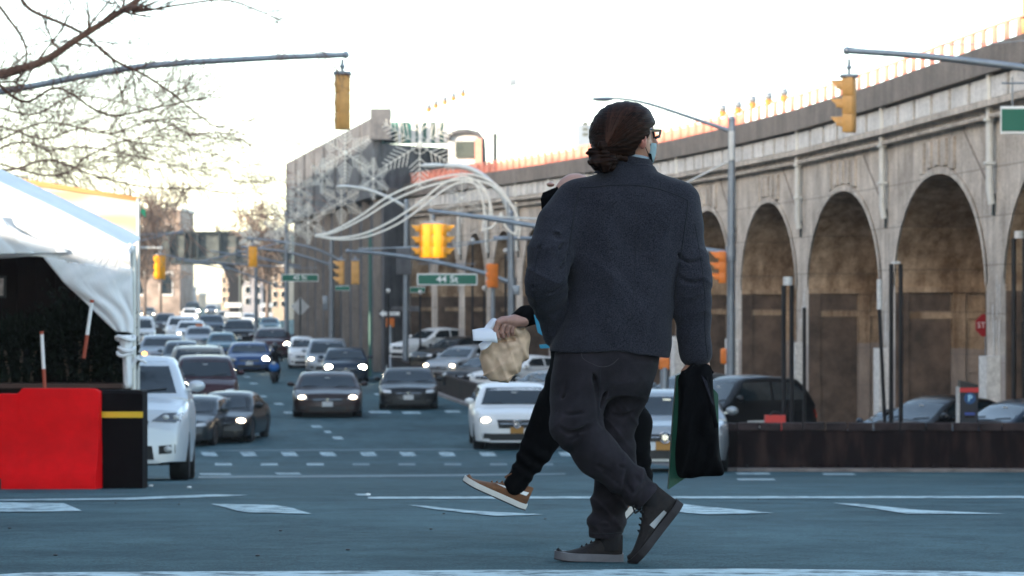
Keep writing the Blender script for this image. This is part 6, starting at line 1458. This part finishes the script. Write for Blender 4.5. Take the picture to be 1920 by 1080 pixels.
for pts, dp, w_, dy in (([(1188, 770), (1170, 778), (1150, 776)], .009, .009, -.03), ([(1196, 830), (1180, 826), (1168, 832)], .008, .008, -.03), ([(1040, 765), (1066, 772), (1092, 768)], .007, .009, -.19), ([(1130, 880), (1160, 905), (1176, 930)], .007, .008, -.18), ([(1214, 905), (1200, 912), (1184, 932)], .007, .007, -.18), ([(1106, 955), (1128, 968), (1168, 962)], .009, .008, -.03), ([(1100, 988), (1135, 996), (1170, 990)], .009, .008, -.03), ([(1035, 790), (1062, 806), (1085, 802), (1115, 790), (1145, 788)], .016, .011, -.19), ([(1040, 812), (1058, 822), (1080, 812)], .010, .010, -.19), ([(1110, 700), (1120, 740), (1126, 790)], .010, .014, -.15),
                    ([(1205, 900), (1190, 885), (1190, 860)], .008, .012, -.18), ([(1180, 915), (1170, 900), (1176, 870)], .012, .010, -.18), ([(1160, 900), (1140, 880), (1120, 868)], .006, .012, -.19), ([(1200, 885), (1180, 872), (1160, 868)], .008, .010, -.18),
                    ([(1170, 800), (1185, 812), (1196, 816)], .010, .010, -.03), ([(1150, 760), (1175, 790), (1198, 796)], .010, .011, -.04), ([(1175, 840), (1190, 846), (1200, 846)], .008, .008, -.02),
                    ([(1112, 940), (1130, 962), (1150, 985)], .012, .010, -.03), ([(1108, 970), (1130, 985), (1165, 982)], .014, .009, -.03), ([(1120, 920), (1128, 950), (1126, 975)], .010, .009, -.03), ([(1150, 930), (1156, 960), (1150, 990)], .006, .009, -.03), ([(1060, 690), (1056, 740), (1044, 780)], .006, .010, -.15), ([(1150, 700), (1130, 735), (1124, 760)], .010, .012, -.12)):
    ft.groove([A(x, y, dy) for x, y in bezxy(pts)], dp*1.5, w_*.7)
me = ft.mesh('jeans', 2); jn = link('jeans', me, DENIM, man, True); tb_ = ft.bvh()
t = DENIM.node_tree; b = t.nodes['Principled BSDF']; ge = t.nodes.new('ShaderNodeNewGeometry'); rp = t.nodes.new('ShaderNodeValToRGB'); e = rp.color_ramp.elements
e[0].position = .47; e[0].color = (.65, .65, .65, 1); e[1].position = .56; e[1].color = (2.1, 2.1, 2.2, 1); t.links.new(ge.outputs['Pointiness'], rp.inputs[0])      # worn denim fade, with fold highlights and crease shade painted into the colour
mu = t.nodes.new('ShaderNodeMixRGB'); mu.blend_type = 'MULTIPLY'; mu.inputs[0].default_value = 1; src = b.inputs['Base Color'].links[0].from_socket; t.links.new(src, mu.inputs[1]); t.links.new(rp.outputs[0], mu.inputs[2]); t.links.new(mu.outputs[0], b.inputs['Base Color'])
TH = mat('jeans_thread', (.05, .045, .05), .9)
seam([(1090, 660), (1093, 672), (1110, 682), (1128, 688), (1146, 684), (1160, 672)], tb_, jn, .0009, TH); seam([(1126, 690), (1124, 740), (1122, 780)], tb_, jn, .0011)
seam([(1178, 930), (1190, 922), (1203, 905), (1214, 896)], tb_, jn, .0014); seam([(1100, 999), (1135, 1001), (1168, 998)], tb_, jn, .0014)
# hair: skull cap of hair, gathered tail, low bun
fh = Field(*box_of([headc, A(1130, 300, -.06)], .19), .0035)
fh.ell(A(1166, 244, -.004), (.119, .122, .108), .02).ell(A(1150, 262, -.03), (.088, .090, .080), .04).ell(A(1185, 232, .01), (.086, .100, .078), .03)
fh.cone(A(1150, 268, -.06), A(1130, 280, -.09), .055, .034, .04)
fh.cutf(lambda X, Y, Z: np.maximum(X-np.interp(Z, [A(0, 300).z, A(0, 282).z, A(0, 272).z, A(0, 266).z, A(0, 252).z, A(0, 240).z, A(0, 232).z], [A(p_, 0).x for p_ in (1186, 1192, 1197, 1210, 1217, 1219, 1230)]), A(0, 296).z-Z)*.8+0*Y)       # hairline behind the ear
fh.mod(lambda X, Y, Z: .0009*np.sin(100*np.arctan2(Z-A(0, 283).z, X-A(1128, 0).x+.001)+9*np.sin(14*Y+8*Z))+.0012*np.sin(31*np.arctan2(Z-A(0, 283).z, X-A(1128, 0).x+.001)+5*np.sin(9*X+8*Y)))
hr = link('hair', fh.mesh('hair', 1), HAIR, man, True); hb_ = fh.bvh()
fu = Field(*box_of([A(1128, 298, -.09)], .10), .003); rg = random.Random(4)
for k in range(26):
    a = rg.uniform(0, 6.28); rr_ = rg.uniform(.016, .046); c = A(1128, 299, -.09)+Vector((rr_*math.cos(a)*1.0, rg.uniform(-.034, .02), rr_*math.sin(a)*.98)); fu.ell(c, (rg.uniform(.016, .027), .020, rg.uniform(.012, .023)), .006, rot=(rg.uniform(-40, 40), rg.uniform(-90, 90), 0))
fu.ell(A(1129, 299, -.08), (.054, .042, .052), .012); fu.cone(A(1150, 292, -.08), A(1172, 300, -.07), .022, .010, .02)
fu.mod(lambda X, Y, Z: .0022*np.sin(150*(X-Z)+5*np.sin(60*Z+30*X)+40*Y))
bun = link('bun', fu.mesh('bun', 1), HAIR, hr, True)
c0_ = A(1131, 277, -.095); MB().tube([c0_+Vector((.022*math.cos(a)+.003*math.sin(a), .024*math.sin(a), .008*math.cos(a))) for a in np.linspace(0, 6.6, 20)], .005, 6).build('hair_tie', BLK, hr, smooth=True)
# loose strands lying on the hair
HS = mat('hair_strand', (.07, .026, .016), .5, spec=.12)
mb = MB(); rg = random.Random(11)
for k in range(90):
    ang = rg.uniform(5, 118); x1 = 1166+56*math.cos(R(ang)); y1 = 244-50*math.sin(R(ang)); bend = rg.uniform(-10, 6); P = []
    for t in np.linspace(0, 1, 9):
        x = (1135)*(1-t)**2+2*t*(1-t)*((1135+x1)/2+bend*.5)+x1*t*t; y = 279*(1-t)**2+2*t*(1-t)*((279+y1)/2-14+bend)+y1*t*t
        h = on_front(hb_, x+rg.uniform(-.4, .4), y, D0, .0004)
        if h is not None: P.append(h)
    if len(P) > 4: mb.tube(P, .0005, 3, cap=False)
mb.build('strands', HS, hr)
mb = MB()
for k in range(26):
    a = rg.uniform(.1, 2.9); c = A(1166+56*math.cos(a), 244-50*math.sin(a), rg.uniform(-.03, .03)); e = c+Vector((math.cos(a+1.2)*.03, 0, math.sin(a+1.2)*.03+.002)); mb.tube([c, (c+e)/2+Vector((math.cos(a)*.004, 0, math.sin(a)*.004)), e], .0004, 3, cap=False)
mb.build('flyaway_hairs', HS, hr)
# sunglasses and mask
GL = mat('black_acetate', (.006, .006, .007), .15); gp_ = empty('sunglasses', (0, 0, 0)); gp_.parent = man; gp_.location = (0, 0, 0)
gl = MB(); gl.tube([A(1204, 246, -.055), A(1216, 243, -.03), A(1224, 243, .0)], .0042, 6)
gl.prism([A(1222, 242, -.012), A(1241, 242, .01), A(1241, 247, .01), A(1222, 248, -.012)], (0, .006, 0)); gl.prism([A(1236, 246, .006), A(1241, 246, .01), A(1238, 258, .006), A(1229, 261, .0), (A(1226, 257, -.003)), A(1235, 253, .003)], (0, .006, 0)); gl.prism([A(1222, 247, -.012), A(1227, 247, -.01), A(1229, 258, .0), A(1225, 260, -.004)], (0, .006, 0))
bpy.data.objects.remove(gp_); go = gl.build('sunglasses', GL, man)
mk = MB(); R_ = []
for py_, x0, x1 in ((268, 1222, 1232), (276, 1219, 1232), (286, 1218, 1231), (296, 1218, 1229), (304, 1216, 1226)):
    R_.append([A(x0, py_, -.005), A((x0+x1)/2+1, py_, .01), A(x1, py_, .03), A(x1-4, py_, .09), A(1205, py_, .10)])
mk.loft(R_, cap=False, closed=False); mo = mk.build('face_mask', mat('pale_blue_mask', (.30, .42, .45), .8), man, smooth=True); mo.modifiers.new('th', 'SOLIDIFY').thickness = .002
MB().tube([A(1220, 302, -.004), A(1215, 290, -.03), A(1208, 276, -.06), A(1204, 272, -.066)], .0014, 5).build('mask_loop', BLK, mo)
MB().prism([A(1216, 287, -.012), A(1221, 289, -.010), A(1224, 303, -.004), A(1219, 308, -.004)], (0, .004, 0)).build('mask_edge', BLK, mo)
# shoes
def shoe(h0, toe, up, L, mats, lab_parts=True, parent=man, wd=.105, accents=(), tall=.40, sole_h=.10, lace=True):
    """h0: heel bottom, toe: direction, up: direction; mats: upper, midsole, outsole, accent"""
    f = Vector(toe).normalized(); u = Vector(up); u = (u-f*u.dot(f)).normalized(); s = f.cross(u)
    def P(a, b, c): return Vector(h0)+f*a*L+s*b*L+u*c*L
    wds = [(0, .10), (.04, .125), (.15, .145), (.35, .135), (.5, .15), (.68, .185), (.82, .175), (.92, .13), (.98, .07), (1.0, .03)]
    tops = [(0, tall*.98), (.03, tall), (.12, tall*1.0), (.25, tall*.96), (.36, tall*.86), (.48, tall*.66), (.62, tall*.50), (.78, tall*.38), (.9, tall*.30), (.97, sole_h+.05), (1.0, sole_h+.01)]
    ts = np.linspace(0, 1, 34); rg_ = []; sol = []; out = []
    curve = lambda t: .02*max(0, (t-.72)/.28)**2+.012*max(0, (.1-t)/.1)
    for t in ts:
        w_ = float(np.interp(t, *zip(*wds)))*wd/.105*1.0; tp = float(np.interp(t, *zip(*tops))); cz = curve(t); nn = 18; ring = []
        for j in range(nn):
            a = 2*math.pi*j/nn; ca, sa = math.cos(a), math.sin(a); hh = (tp-.04)/2
            wr_ = w_*(1 if sa < 0 else (1-.45*sa*min(1, tp/.3))); ring.append(P(t*.985+.005, wr_*math.copysign(abs(ca)**.8, ca)*.98, .04+hh+hh*math.copysign(abs(sa)**.85, sa)+cz))
        rg_.append(ring)
        for lst, z0, z1, g in ((sol, .018, sole_h, 1.07), (out, 0, .022, 1.05)):
            lst.append([P(t*1.03-.015, w_*g, z0+cz), P(t*1.03-.015, w_*g*1.02, (z0+z1)/2+cz), P(t*1.03-.015, w_*g, z1+cz), P(t*1.03-.015, -w_*g, z1+cz), P(t*1.03-.015, -w_*g*1.02, (z0+z1)/2+cz), P(t*1.03-.015, -w_*g, z0+cz)])
    up_ = MB().loft(rg_); sh = up_.build('shoe', mats[0], parent, smooth=True); MB().loft(sol).build('midsole', mats[1], sh, smooth=True); MB().loft(out).build('outsole', mats[2], sh)
    bv = BVHTree.FromPolygons([Vector(v) for v in up_.v], up_.f)
    for poly, m_, side in accents:
        vs = []; ok = True; nu, nv = 10, 5
        for j in range(nv+1):
            for i in range(nu+1):
                uu, vv = i/nu, j/nv; p = [(poly[0][k]*(1-uu)+poly[1][k]*uu)*(1-vv)+(poly[3][k]*(1-uu)+poly[2][k]*uu)*vv for k in (0, 1)]
                o = P(p[0], side*.8, p[1]); h = bv.ray_cast(o, s*(-side))
                if h[0] is None: ok = False; break
                vs.append(h[0]+s*side*.0022)
            if not ok: break
        if ok: MB().add(vs, [(j*(nu+1)+i, j*(nu+1)+i+1, (j+1)*(nu+1)+i+1, (j+1)*(nu+1)+i) for j in range(nv) for i in range(nu)]).build('accent_panel', m_, sh, smooth=True)
    if lace:
        mb = MB()
        for k in range(4):
            a = .38+k*.07; tp = float(np.interp(a, *zip(*tops)))+curve(a); mb.tube([P(a, -.07, tp-.03), P(a+.02, 0, tp+.012), P(a+.03, .07, tp-.03)], .0032, 5)
        tp = tall*.86
        for sg in (-1, 1): mb.tube([P(.37, 0, tp), P(.33, sg*.05, tp+.10), P(.40, sg*.10, tp+.12), P(.46, sg*.07, tp+.03), P(.38, .0, tp)], .0034, 5)
        mb.build('lace', mats[3], sh, smooth=True)
    return sh
SU = mat('dark_suede', (.018, .014, .014), .9, 0, .3, 30, .2, 120); MS = mat('grey_midsole', (.16, .16, .18), .6, 0, .15, 20); OS = mat('dark_outsole', (.022, .018, .022), .75, 0, .3, 18); REF = mat('reflective_patch', (.42, .44, .46), .35); LC = mat('dark_lace', (.02, .018, .02), .8)
s1 = shoe(A(1167, 1057, .03), (A(1041, 1052)-A(1167, 1057)), (0, 0, 1), px_(126), (SU, MS, OS, LC), wd=.11, accents=[([(.02, .03), (.13, .03), (.10, .13), (.02, .12)], OS, 1), ([(.02, .03), (.13, .03), (.10, .13), (.02, .12)], OS, -1)], tall=.42, sole_h=.13)
hb0 = A(1277, 943, -.12); s2 = shoe(hb0, (A(1178, 1050)-A(1266, 938))+Vector((0, .0, 0)), (-.72, .0, .60), px_(144), (SU, OS, OS, LC), wd=.125, accents=[([(.20, .12), (.46, .12), (.46, .20), (.20, .17)], REF, 1), ([(.20, .12), (.46, .12), (.46, .20), (.20, .17)], REF, -1)], tall=.46, sole_h=.10)
SK = mat('dark_sock', (.012, .011, .013), .95)
MB().tube([A(1143, 980, .04), A(1146, 1034, .03)], [.044, .046], 12).build('sock', SK, man, smooth=True); MB().tube([A(1196, 905, -.10), A(1232, 945, -.12)], [.046, .048], 12).build('sock', SK, man, smooth=True)
# bags held in the right hand: black tote and green bag (things of their own)
def soft_bag(name, lab, cat, outline, D_, dep, m, seed, dy=0, folds_=.012, handles=None, hh=.0045):
    """pillow shaped bag from an outline in the picture plane of its own distance"""
    C0 = sum((Vector((x, y, 0)) for x, y in outline), Vector())/len(outline); n = len(outline)*6; o = bez([Vector((x, y, 0)) for x, y in outline+[outline[0]]], 6)[:-1]
    c = W(C0.x, C0.y, D_); root = empty(name, (c.x, D_+dy, min(W(0, y, D_).z for x, y in outline)), lab, cat); mb = MB(); rg = random.Random(seed); K = 12; rows = []
    for sgn in (-1, 1):
        for k in range(K+1):
            f = k/K; ring = []
            for i, p in enumerate(o):
                v = C0+(p-C0)*(1-(1-f)**1.0*1.0 if False else f); q_ = W(v.x, v.y, D_); th = dep*.5*(1-f**3.2)**.6
                fold = folds_*math.sin(v.x*.11+seed+1.4*math.sin(v.y*.035))*(1-f*f)+folds_*.6*math.sin(v.x*.23+v.y*.05)
                ring.append(Vector((q_.x, D_+dy+sgn*(th)+fold*(1 if sgn < 0 else .3), q_.z)))
            rows.append((sgn, k, ring))
    for sgn in (-1, 1):
        rr = [r_[2] for r_ in rows if r_[0] == sgn]; mb.loft(rr, cap=False)
    b_ = mb.build('bag_body', m, root, smooth=True)
    return root, b_
tote, tb0 = soft_bag('tote_bag', 'black cloth tote bag hanging from the right hand of the walker in the grey jacket', 'bag', [(1278, 696), (1300, 688), (1332, 686), (1338, 740), (1346, 800), (1350, 850), (1357, 880), (1352, 892), (1320, 893), (1290, 897), (1270, 890), (1266, 850), (1270, 800), (1272, 750), (1272, 712)], D0-.03, .10, BLK, 2)
mb = MB(); mb.tube([A(1282, 700, -.04), A(1300, 684, -.02), A(1312, 690, .0), A(1322, 712, -.07), A(1340, 800, -.09)], .009, 8); mb.tube([A(1334, 700, -.02), A(1322, 684, 0), A(1306, 688, .02), A(1290, 700, .02)], .010, 8)
mb.build('handle', BLK, tote, smooth=True)
mb = MB(); fold = [A(1312, 702, -.085), A(1322, 712, -.088), A(1336, 760, -.09), A(1330, 752, -.088)]; mb.add(fold, [(0, 1, 2, 3)]); mb.build('lining_fold', WOOL, tote)
GB = mat('green_bag', (.004, .085, .050), .5, 0, .15, 6)
c = A(1310, 800, .1); root = empty('green_bag', (c.x, D0+.06, A(0, 918).z), 'dark green shopping bag behind the black tote bag', 'bag')
mb = MB(); mb.prism([A(1270, 705, .05), A(1304, 690, .05), A(1349, 740, .06), A(1351, 894, .06), (A(1288, 897, .05)), A(1254, 919, .03), A(1263, 780, .03)], (0, .07, 0)); mb.build('bag_body', GB, root)
mb = MB(); mb.tube([A(1290, 700, .06), A(1300, 688, .05), A(1318, 686, .05), A(1335, 712, .06)], .006, 6); mb.build('handle', GB, root, smooth=True)

# ============ the second walker, mostly hidden behind the first
D_2 = 13.0
def B(px, py, dy=0.0): p = W(px, py, D_2); return Vector((p.x, p.y+dy, p.z))
w2 = empty('person', (B(1080, 0).x, D_2, G(D_2)), 'person in black clothes with bald head and black mask, half hidden behind the grey jacket', 'person')
f2 = Field(*box_of([B(860, 1000), B(1235, 315), B(1090, 600, .2), B(1090, 600, -.2)], .07), .0065)
f2.ell(B(1079, 371, 0), (.108, .092, .120), .02).ell(B(1045, 388, 0), (.066, .062, .072), .03).cone(B(1027, 366, 0), B(1019, 378, 0), .010, .013, .012).ell(B(1032, 346), (.02, .04, .012), .01)
f2.ell(B(1036, 360, -.045), (.012, .01, .007), .003).ell(B(1082, 378, -.095), (.018, .012, .030), .006).cone(B(1026, 396, -.02), B(1026, 396, .02), .008, .008, .004).ell(B(1034, 411, 0), (.02, .03, .018), .012)
f2.cone(B(1085, 400), B(1092, 440), .062, .07, .03)
f2.rings([(B(0, y_).z, B(cx_, 0).x, D_2, rx_/F*D_2, ry_) for y_, cx_, rx_, ry_ in ((690, 1105, 55, .14), (640, 1105, 58, .15), (560, 1100, 58, .16), (480, 1098, 60, .19), (440, 1096, 48, .17), (425, 1094, 30, .10))], .03, 2.2)
f2.cone(B(1098, 460, -.2), B(1072, 575, -.24), .062, .050, .03).cone(B(1072, 575, -.24), B(965, 600, -.24), .046, .034, .02).cone(B(1105, 460, .2), B(1140, 580, .22), .062, .05, .03).cone(B(1140, 580, .22), B(1110, 680, .2), .046, .032, .02)
f2.cone(B(1090, 680, -.08), B(1038, 780, -.1), .095, .070, .04).cone(B(1038, 780, -.1), B(972, 890, -.1), .066, .036, .03).cone(B(1115, 680, .08), B(1185, 800, .1), .095, .068, .04).cone(B(1185, 800, .1), B(1205, 915, .1), .062, .045, .03)
f2.cone(B(972, 895, -.1), B(965, 922, -.1), .036, .028, .02).cone(B(962, 924, -.1), B(905, 908, -.1), .022, .016, .01).cone(B(1205, 915, .1), B(1203, 940, .1), .036, .03, .02)
hand(f2, B(1110, 680, .2), B(1108, 705, .2), (-1, 0, 0), (0, .3, -1), 1.1)
link('body', f2.mesh('body', 1), skinmat('pale_skin', (.55, .30, .23)), w2, True)
fhn = Field(*box_of([B(940, 608, -.25)], .16), .003)
W0 = B(966, 600, -.27)
fhn.cone(W0+Vector((.04, 0, -.0)), W0+Vector((-.01, 0, -.004)), .030, .030, .01)
for i, (ax, ay, bx, by, cx, cy, dx, dy_, r_) in enumerate(((950, 600, 935, 603, 930, 618, 934, 631, .0125), (955, 603, 944, 609, 941, 622, 944, 630, .0118), (961, 606, 953, 611, 951, 621, 953, 628, .0112), (966, 608, 961, 613, 960, 621, 961, 626, .0102))):
    yy = -.305+.012*i
    fhn.cone(W0+Vector((-.005, -.01+.006*i, .0)), B(ax, ay, yy), .024, r_*1.25, .008); fhn.cone(B(ax, ay, yy), B(bx, by, yy-.012), r_*1.2, r_*1.1, .003).cone(B(bx, by, yy-.012), B(cx, cy, yy-.008), r_*1.1, r_, .002).cone(B(cx, cy, yy-.008), B(dx, dy_, yy+.004), r_, r_*.85, .002)
fhn.cone(W0+Vector((-.015, .01, .008)), B(942, 598, -.27), .016, .014, .006).cone(B(942, 598, -.24), B(929, 604, -.25), .0135, .0118, .002).cone(B(929, 604, -.25), B(922, 615, -.26), .0118, .0095, .002)
link('hand', fhn.mesh('hand', 1), SKIN2 if 'SKIN2' in globals() else skinmat('hand_skin', (.50, .27, .21)), w2, True)
# clothes
f3 = Field(*box_of([B(940, 720), B(1160, 425), B(1090, 600, .25), B(1090, 600, -.3)], .05), .007)
f3.rings([(B(0, y_).z, B(cx_, 0).x, D_2, rx_/F*D_2, ry_) for y_, cx_, rx_, ry_ in ((648, 1095, 72, .17), (560, 1096, 68, .18), (480, 1098, 68, .2), (440, 1096, 54, .18), (428, 1094, 34, .11))], .03, 2.2)
f3.cone(B(1098, 460, -.2), B(1072, 575, -.24), .076, .068, .03, crease=(.005, 14, .8, .4)).cone(B(1072, 575, -.24), B(985, 592, -.245), .066, .050, .02, crease=(.006, 16, .5, .5)).cone(B(985, 592, -.245), B(969, 599, -.245), .046, .038, .01).cone(B(1105, 460, .2), B(1140, 580, .22), .076, .066, .03).cone(B(1140, 580, .22), B(1112, 672, .2), .062, .044, .02)
link('black_sweater', f3.mesh('sweater', 2), BLK, w2, True)
f4 = Field(*box_of([B(940, 925), B(1235, 650), B(1100, 800, .2), B(1100, 800, -.25)], .04), .007)
f4.rings([(B(0, y_).z, B(1100, 0).x, D_2, rx_/F*D_2, ry_) for y_, rx_, ry_ in ((645, 70, .15), (690, 66, .16), (715, 55, .14))], .04, 2.3)
f4.cone(B(1085, 690, -.08), B(1040, 780, -.1), .135, .108, .05, crease=(.005, 14, .9, .4)).cone(B(1040, 780, -.1), B(974, 893, -.1), .105, .056, .03, crease=(.006, 30, .85, .4)).cone(B(974, 893, -.1), B(965, 911, -.1), .056, .054, .01)
f4.cone(B(1115, 690, .08), B(1185, 800, .1), .13, .10, .05).cone(B(1185, 800, .1), B(1206, 905, .1), .096, .052, .03, crease=(.006, 30, .85, .4))
f4.mod(lambda X, Y, Z: .004*np.sin(30*Z+18*X+2*np.sin(11*Z))+0*Y); link('black_trousers', f4.mesh('trousers', 2), BLK, w2, True)
CY = mat('bright_blue_cloth', (.03, .30, .48), .7)
MB().prism([B(1000, 590, -.30), B(1020, 586, -.30), B(1016, 628, -.30), B(1007, 622, -.30)], (0, .05, 0)).prism([B(1010, 645, -.22), B(1045, 642, -.22), B(1045, 650, -.22), B(1012, 652, -.22)], (0, .05, 0)).build('blue_shirt', CY, w2)
mk = MB(); mk.loft([[B(1018, 362, -.03), B(1017, 364, .0), B(1018, 364, .05), B(1050, 356, .09)], [B(1014, 375, -.05), B(1014, 377, 0), B(1014, 377, .05), B(1052, 370, .1)], [B(1017, 398, -.05), B(1016, 400, 0), B(1018, 398, .05), B(1056, 392, .1)], [B(1026, 414, -.03), B(1026, 415, 0), B(1028, 413, .04), B(1060, 408, .08)]], cap=False, closed=False)
mk.loft([[B(1018, 362, -.03), B(1045, 352, -.10)], [B(1014, 375, -.05), B(1050, 368, -.11)], [B(1017, 398, -.05), B(1052, 392, -.10)], [B(1026, 414, -.03), B(1056, 408, -.08)]], cap=False, closed=False)
o = mk.build('face_mask', BLK, w2, smooth=True); o.modifiers.new('th', 'SOLIDIFY').thickness = .003
BR = mat('brown_suede', (.20, .085, .035), .85, 0, .25, 25, .15, 120); WH = mat('white_leather', (.62, .63, .62), .6, 0, .06, 20); WM = mat('white_midsole', (.62, .60, .56), .6)
toe = B(861, 900)-B(982, 955)
shoe(B(982, 954, -.1), toe, (.35, 0, 1), px_(126)*D_2/D0*.99, (BR, WM, OS, BR), parent=w2, wd=.10, tall=.36, sole_h=.095,
     accents=[([(.06, .22), (.34, .20), (.55, .20), (.04, .28)], WH, -1), ([(.30, .14), (.50, .20), (.56, .27), (.28, .27)], WH, -1), ([(.70, .135), (.92, .125), (.93, .16), (.68, .185)], WH, -1)])
shoe(B(1206, 945, .1), B(1150, 1004)-B(1206, 945), (-.75, 0, .66), px_(118)*D_2/D0, (BR, WM, OS, BR), parent=w2, wd=.10, tall=.36, sole_h=.11)
MB().tube([B(975, 880, -.1), B(964, 925, -.1)], [.045, .043], 12).build('sock', SK, w2, smooth=True); MB().tube([B(1205, 900, .1), B(1204, 940, .1)], [.045, .043], 12).build('sock', SK, w2, smooth=True)
# paper bag and napkins
PB = mat('brown_paper', (.60, .42, .29), .8, 0, .12, 6, .35, 14); 
fp = Field(*box_of([B(945, 665, -.22)], .24), .0045)
fp.ell(B(942, 668, -.20), (.094, .06, .088), .015, p=3.2).ell(B(966, 648, -.20), (.070, .055, .080), .015, p=2.8).ell(B(925, 684, -.20), (.056, .05, .062), .015, p=2.8).ell(B(938, 700, -.20), (.058, .042, .035), .012, p=3.4).ell(B(976, 630, -.20), (.040, .045, .045), .015, p=2.6)
for k in range(12):
    a0, a1 = 2*math.pi*k/12, 2*math.pi*(k+1)/12; fp.cone(B(950+26*math.cos(a0), 636-14*math.sin(a0)-6*math.cos(a0), -.235-.02*math.sin(a0)), B(950+26*math.cos(a1), 636-14*math.sin(a1)-6*math.cos(a1), -.235-.02*math.sin(a1)), .017, .017, .006)
fp.cutf(lambda X, Y, Z: -(np.sqrt(((X-B(950, 0).x)/.040)**2+((Z-B(0, 637).z)/.018)**2+((Y-(D_2-.28))/.06)**2)-1)*.02)
fp.mod(lambda X, Y, Z: -.006*(1-np.abs(np.sin(22*X-14*Z+2*np.sin(15*Z))))**4-.005*(1-np.abs(np.sin(17*Z+20*X+1.7*np.sin(19*X))))**4+.0015*np.sin(40*X+25*Z+3*np.sin(22*Z))+.0025*np.sin(70*Z-30*X+2*np.sin(40*X))+.002*np.sin(120*X+60*Z+40*Y))
for pts in ([(920, 655), (945, 660), (972, 650), (984, 640)], [(928, 690), (930, 665), (936, 650)], [(905, 660), (915, 664), (922, 672)], [(944, 700), (968, 680), (975, 660)], [(935, 628), (948, 622), (956, 630), (948, 638)]): fp.groove([B(x, y, -.265) for x, y in pts], .018, .009)
root = empty('paper_bag', B(944, 712, -.27), 'crumpled brown paper bag in the hand of the person in black', 'bag'); link('bag_body', fp.mesh('bag', 1), PB, root, True)
NP = mat('white_paper', (.72, .74, .80), .7)
mb = MB()
def sheetp(pts, z_, w_=.01, n=8):
    R1 = bez([B(x, y, z_) for x, y in pts[0]], 5); R2 = bez([B(x, y, z_-.02) for x, y in pts[1]], 5); k = len(R1); rr = []
    for f in (0, .33, .66, 1): rr.append([a*(1-f)+b*f+Vector((0, w_*math.sin(f*3.1+i*.4), 0)) for i, (a, b) in enumerate(zip(R1, R2))])
    mb.loft(rr, cap=False, closed=False)
sheetp([[(887, 617), (908, 614), (930, 618)], [(889, 637), (912, 638), (934, 641)]], -.31); sheetp([[(909, 613), (920, 600), (928, 596), (938, 604)], [(910, 618), (922, 616), (930, 614), (938, 612)]], -.28); sheetp([[(898, 644), (910, 638), (924, 640)], [(903, 655), (912, 652), (920, 645)]], -.30)
root = empty('paper_napkin', B(908, 640, -.3), 'white folded napkins sticking out of the hand above the paper bag', 'napkin'); o = mb.build('napkin_sheet', NP, root, smooth=True); o.modifiers.new('th', 'SOLIDIFY').thickness = .0015

# ============ the rider of the scooter and a far passer-by
def small_person(lab, base, h, pose, m_top, m_leg, group=None):
    s = h/1.75; root = empty('person', base, lab, 'person', group); b = Vector(base)
    def p(x, y, z): return b+Vector((x*s, y*s, z*s))
    f = Field(*box_of([p(-.45, -.5, 0), p(.45, .6, 1.78)], .03), .018*s); 
    if pose == 'ride': hip, kn, an, sh, hd, hn = .82, (.2, -.12, .62), (.16, -.02, .22), 1.32, 1.62, (.33, -.32, 1.02)
    else: hip, kn, an, sh, hd, hn = .92, (.1, -.03, .5), (.1, .03, .09), 1.42, 1.64, (.26, -.05, .85)
    y0 = .25 if pose == 'ride' else 0
    f.ell(p(0, y0-.05, hd), (.09*s, .10*s, .12*s), .02).cone(p(0, y0, hd-.08), p(0, y0, sh), .055*s, .06*s, .02).cone(p(0, y0, sh-.1), p(0, y0+.02, hip), .16*s, .15*s, .05)
    f.cone(p(0, y0-.15, hd-.01), p(0, y0-.17, hd-.03), .015*s, .015*s, .01)
    for sg in (-1, 1):
        f.cone(p(0, y0, sh-.03), p(sg*.19, y0, sh-.05), .07*s, .065*s, .03).cone(p(sg*.19, y0, sh-.05), p(sg*.28, y0-.1, (sh+hn[2])/2), .06*s, .048*s, .02).cone(p(sg*.28, y0-.1, (sh+hn[2])/2), p(sg*hn[0], hn[1], hn[2]), .045*s, .033*s, .02)
        f.cone(p(sg*.1, y0, hip), p(sg*kn[0], kn[1], kn[2]), .10*s, .07*s, .03).cone(p(sg*kn[0], kn[1], kn[2]), p(sg*an[0], an[1], an[2]), .065*s, .045*s, .02).cone(p(sg*an[0], an[1], an[2]-.03), p(sg*an[0], an[1]-.18, an[2]-.06), .05*s, .04*s, .02)
    link('body', f.mesh('body', 1), m_top, root, True)
    return root, p
sr, sp_ = small_person('person in dark clothes and helmet riding the scooter between the lanes', SCOOT+Vector((0, .1, 0)), 1.75, 'ride', BLK, BLK)
MB().sphere(sp_(0, .2, 1.66), (.15, .17, .16), 14, 10).build('helmet', M['glass'], sr, smooth=True); MB().sphere(sp_(0, .09, 1.64), (.11, .07, .06), 10, 6).build('visor', M['trim'], sr, smooth=True)
pp, pf = small_person('tiny person in dark coat standing at the foot of the station wall', gp(590, 168), 1.7, 'stand', BLK, BLK)
MB().sphere(pf(0, .01, 1.70), (.10, .11, .11), 10, 8).build('hair', HAIR, pp, smooth=True)

# ------------------------------------------------------------ thin warm winter haze over the whole avenue
hz = bpy.data.materials.new('haze_air'); hz.use_nodes = True; t = hz.node_tree; t.nodes.remove(t.nodes['Principled BSDF']); v = t.nodes.new('ShaderNodeVolumePrincipled')
v.inputs['Color'].default_value = (.97, .93, .88, 1); v.inputs['Density'].default_value = .00028; v.inputs['Anisotropy'].default_value = .2
t.links.new(v.outputs[0], t.nodes['Material Output'].inputs['Volume'])
o = MB().box((-20, 1450, 15), (5000, 3200, 42)).build('haze', hz); tag(o, kind='stuff')
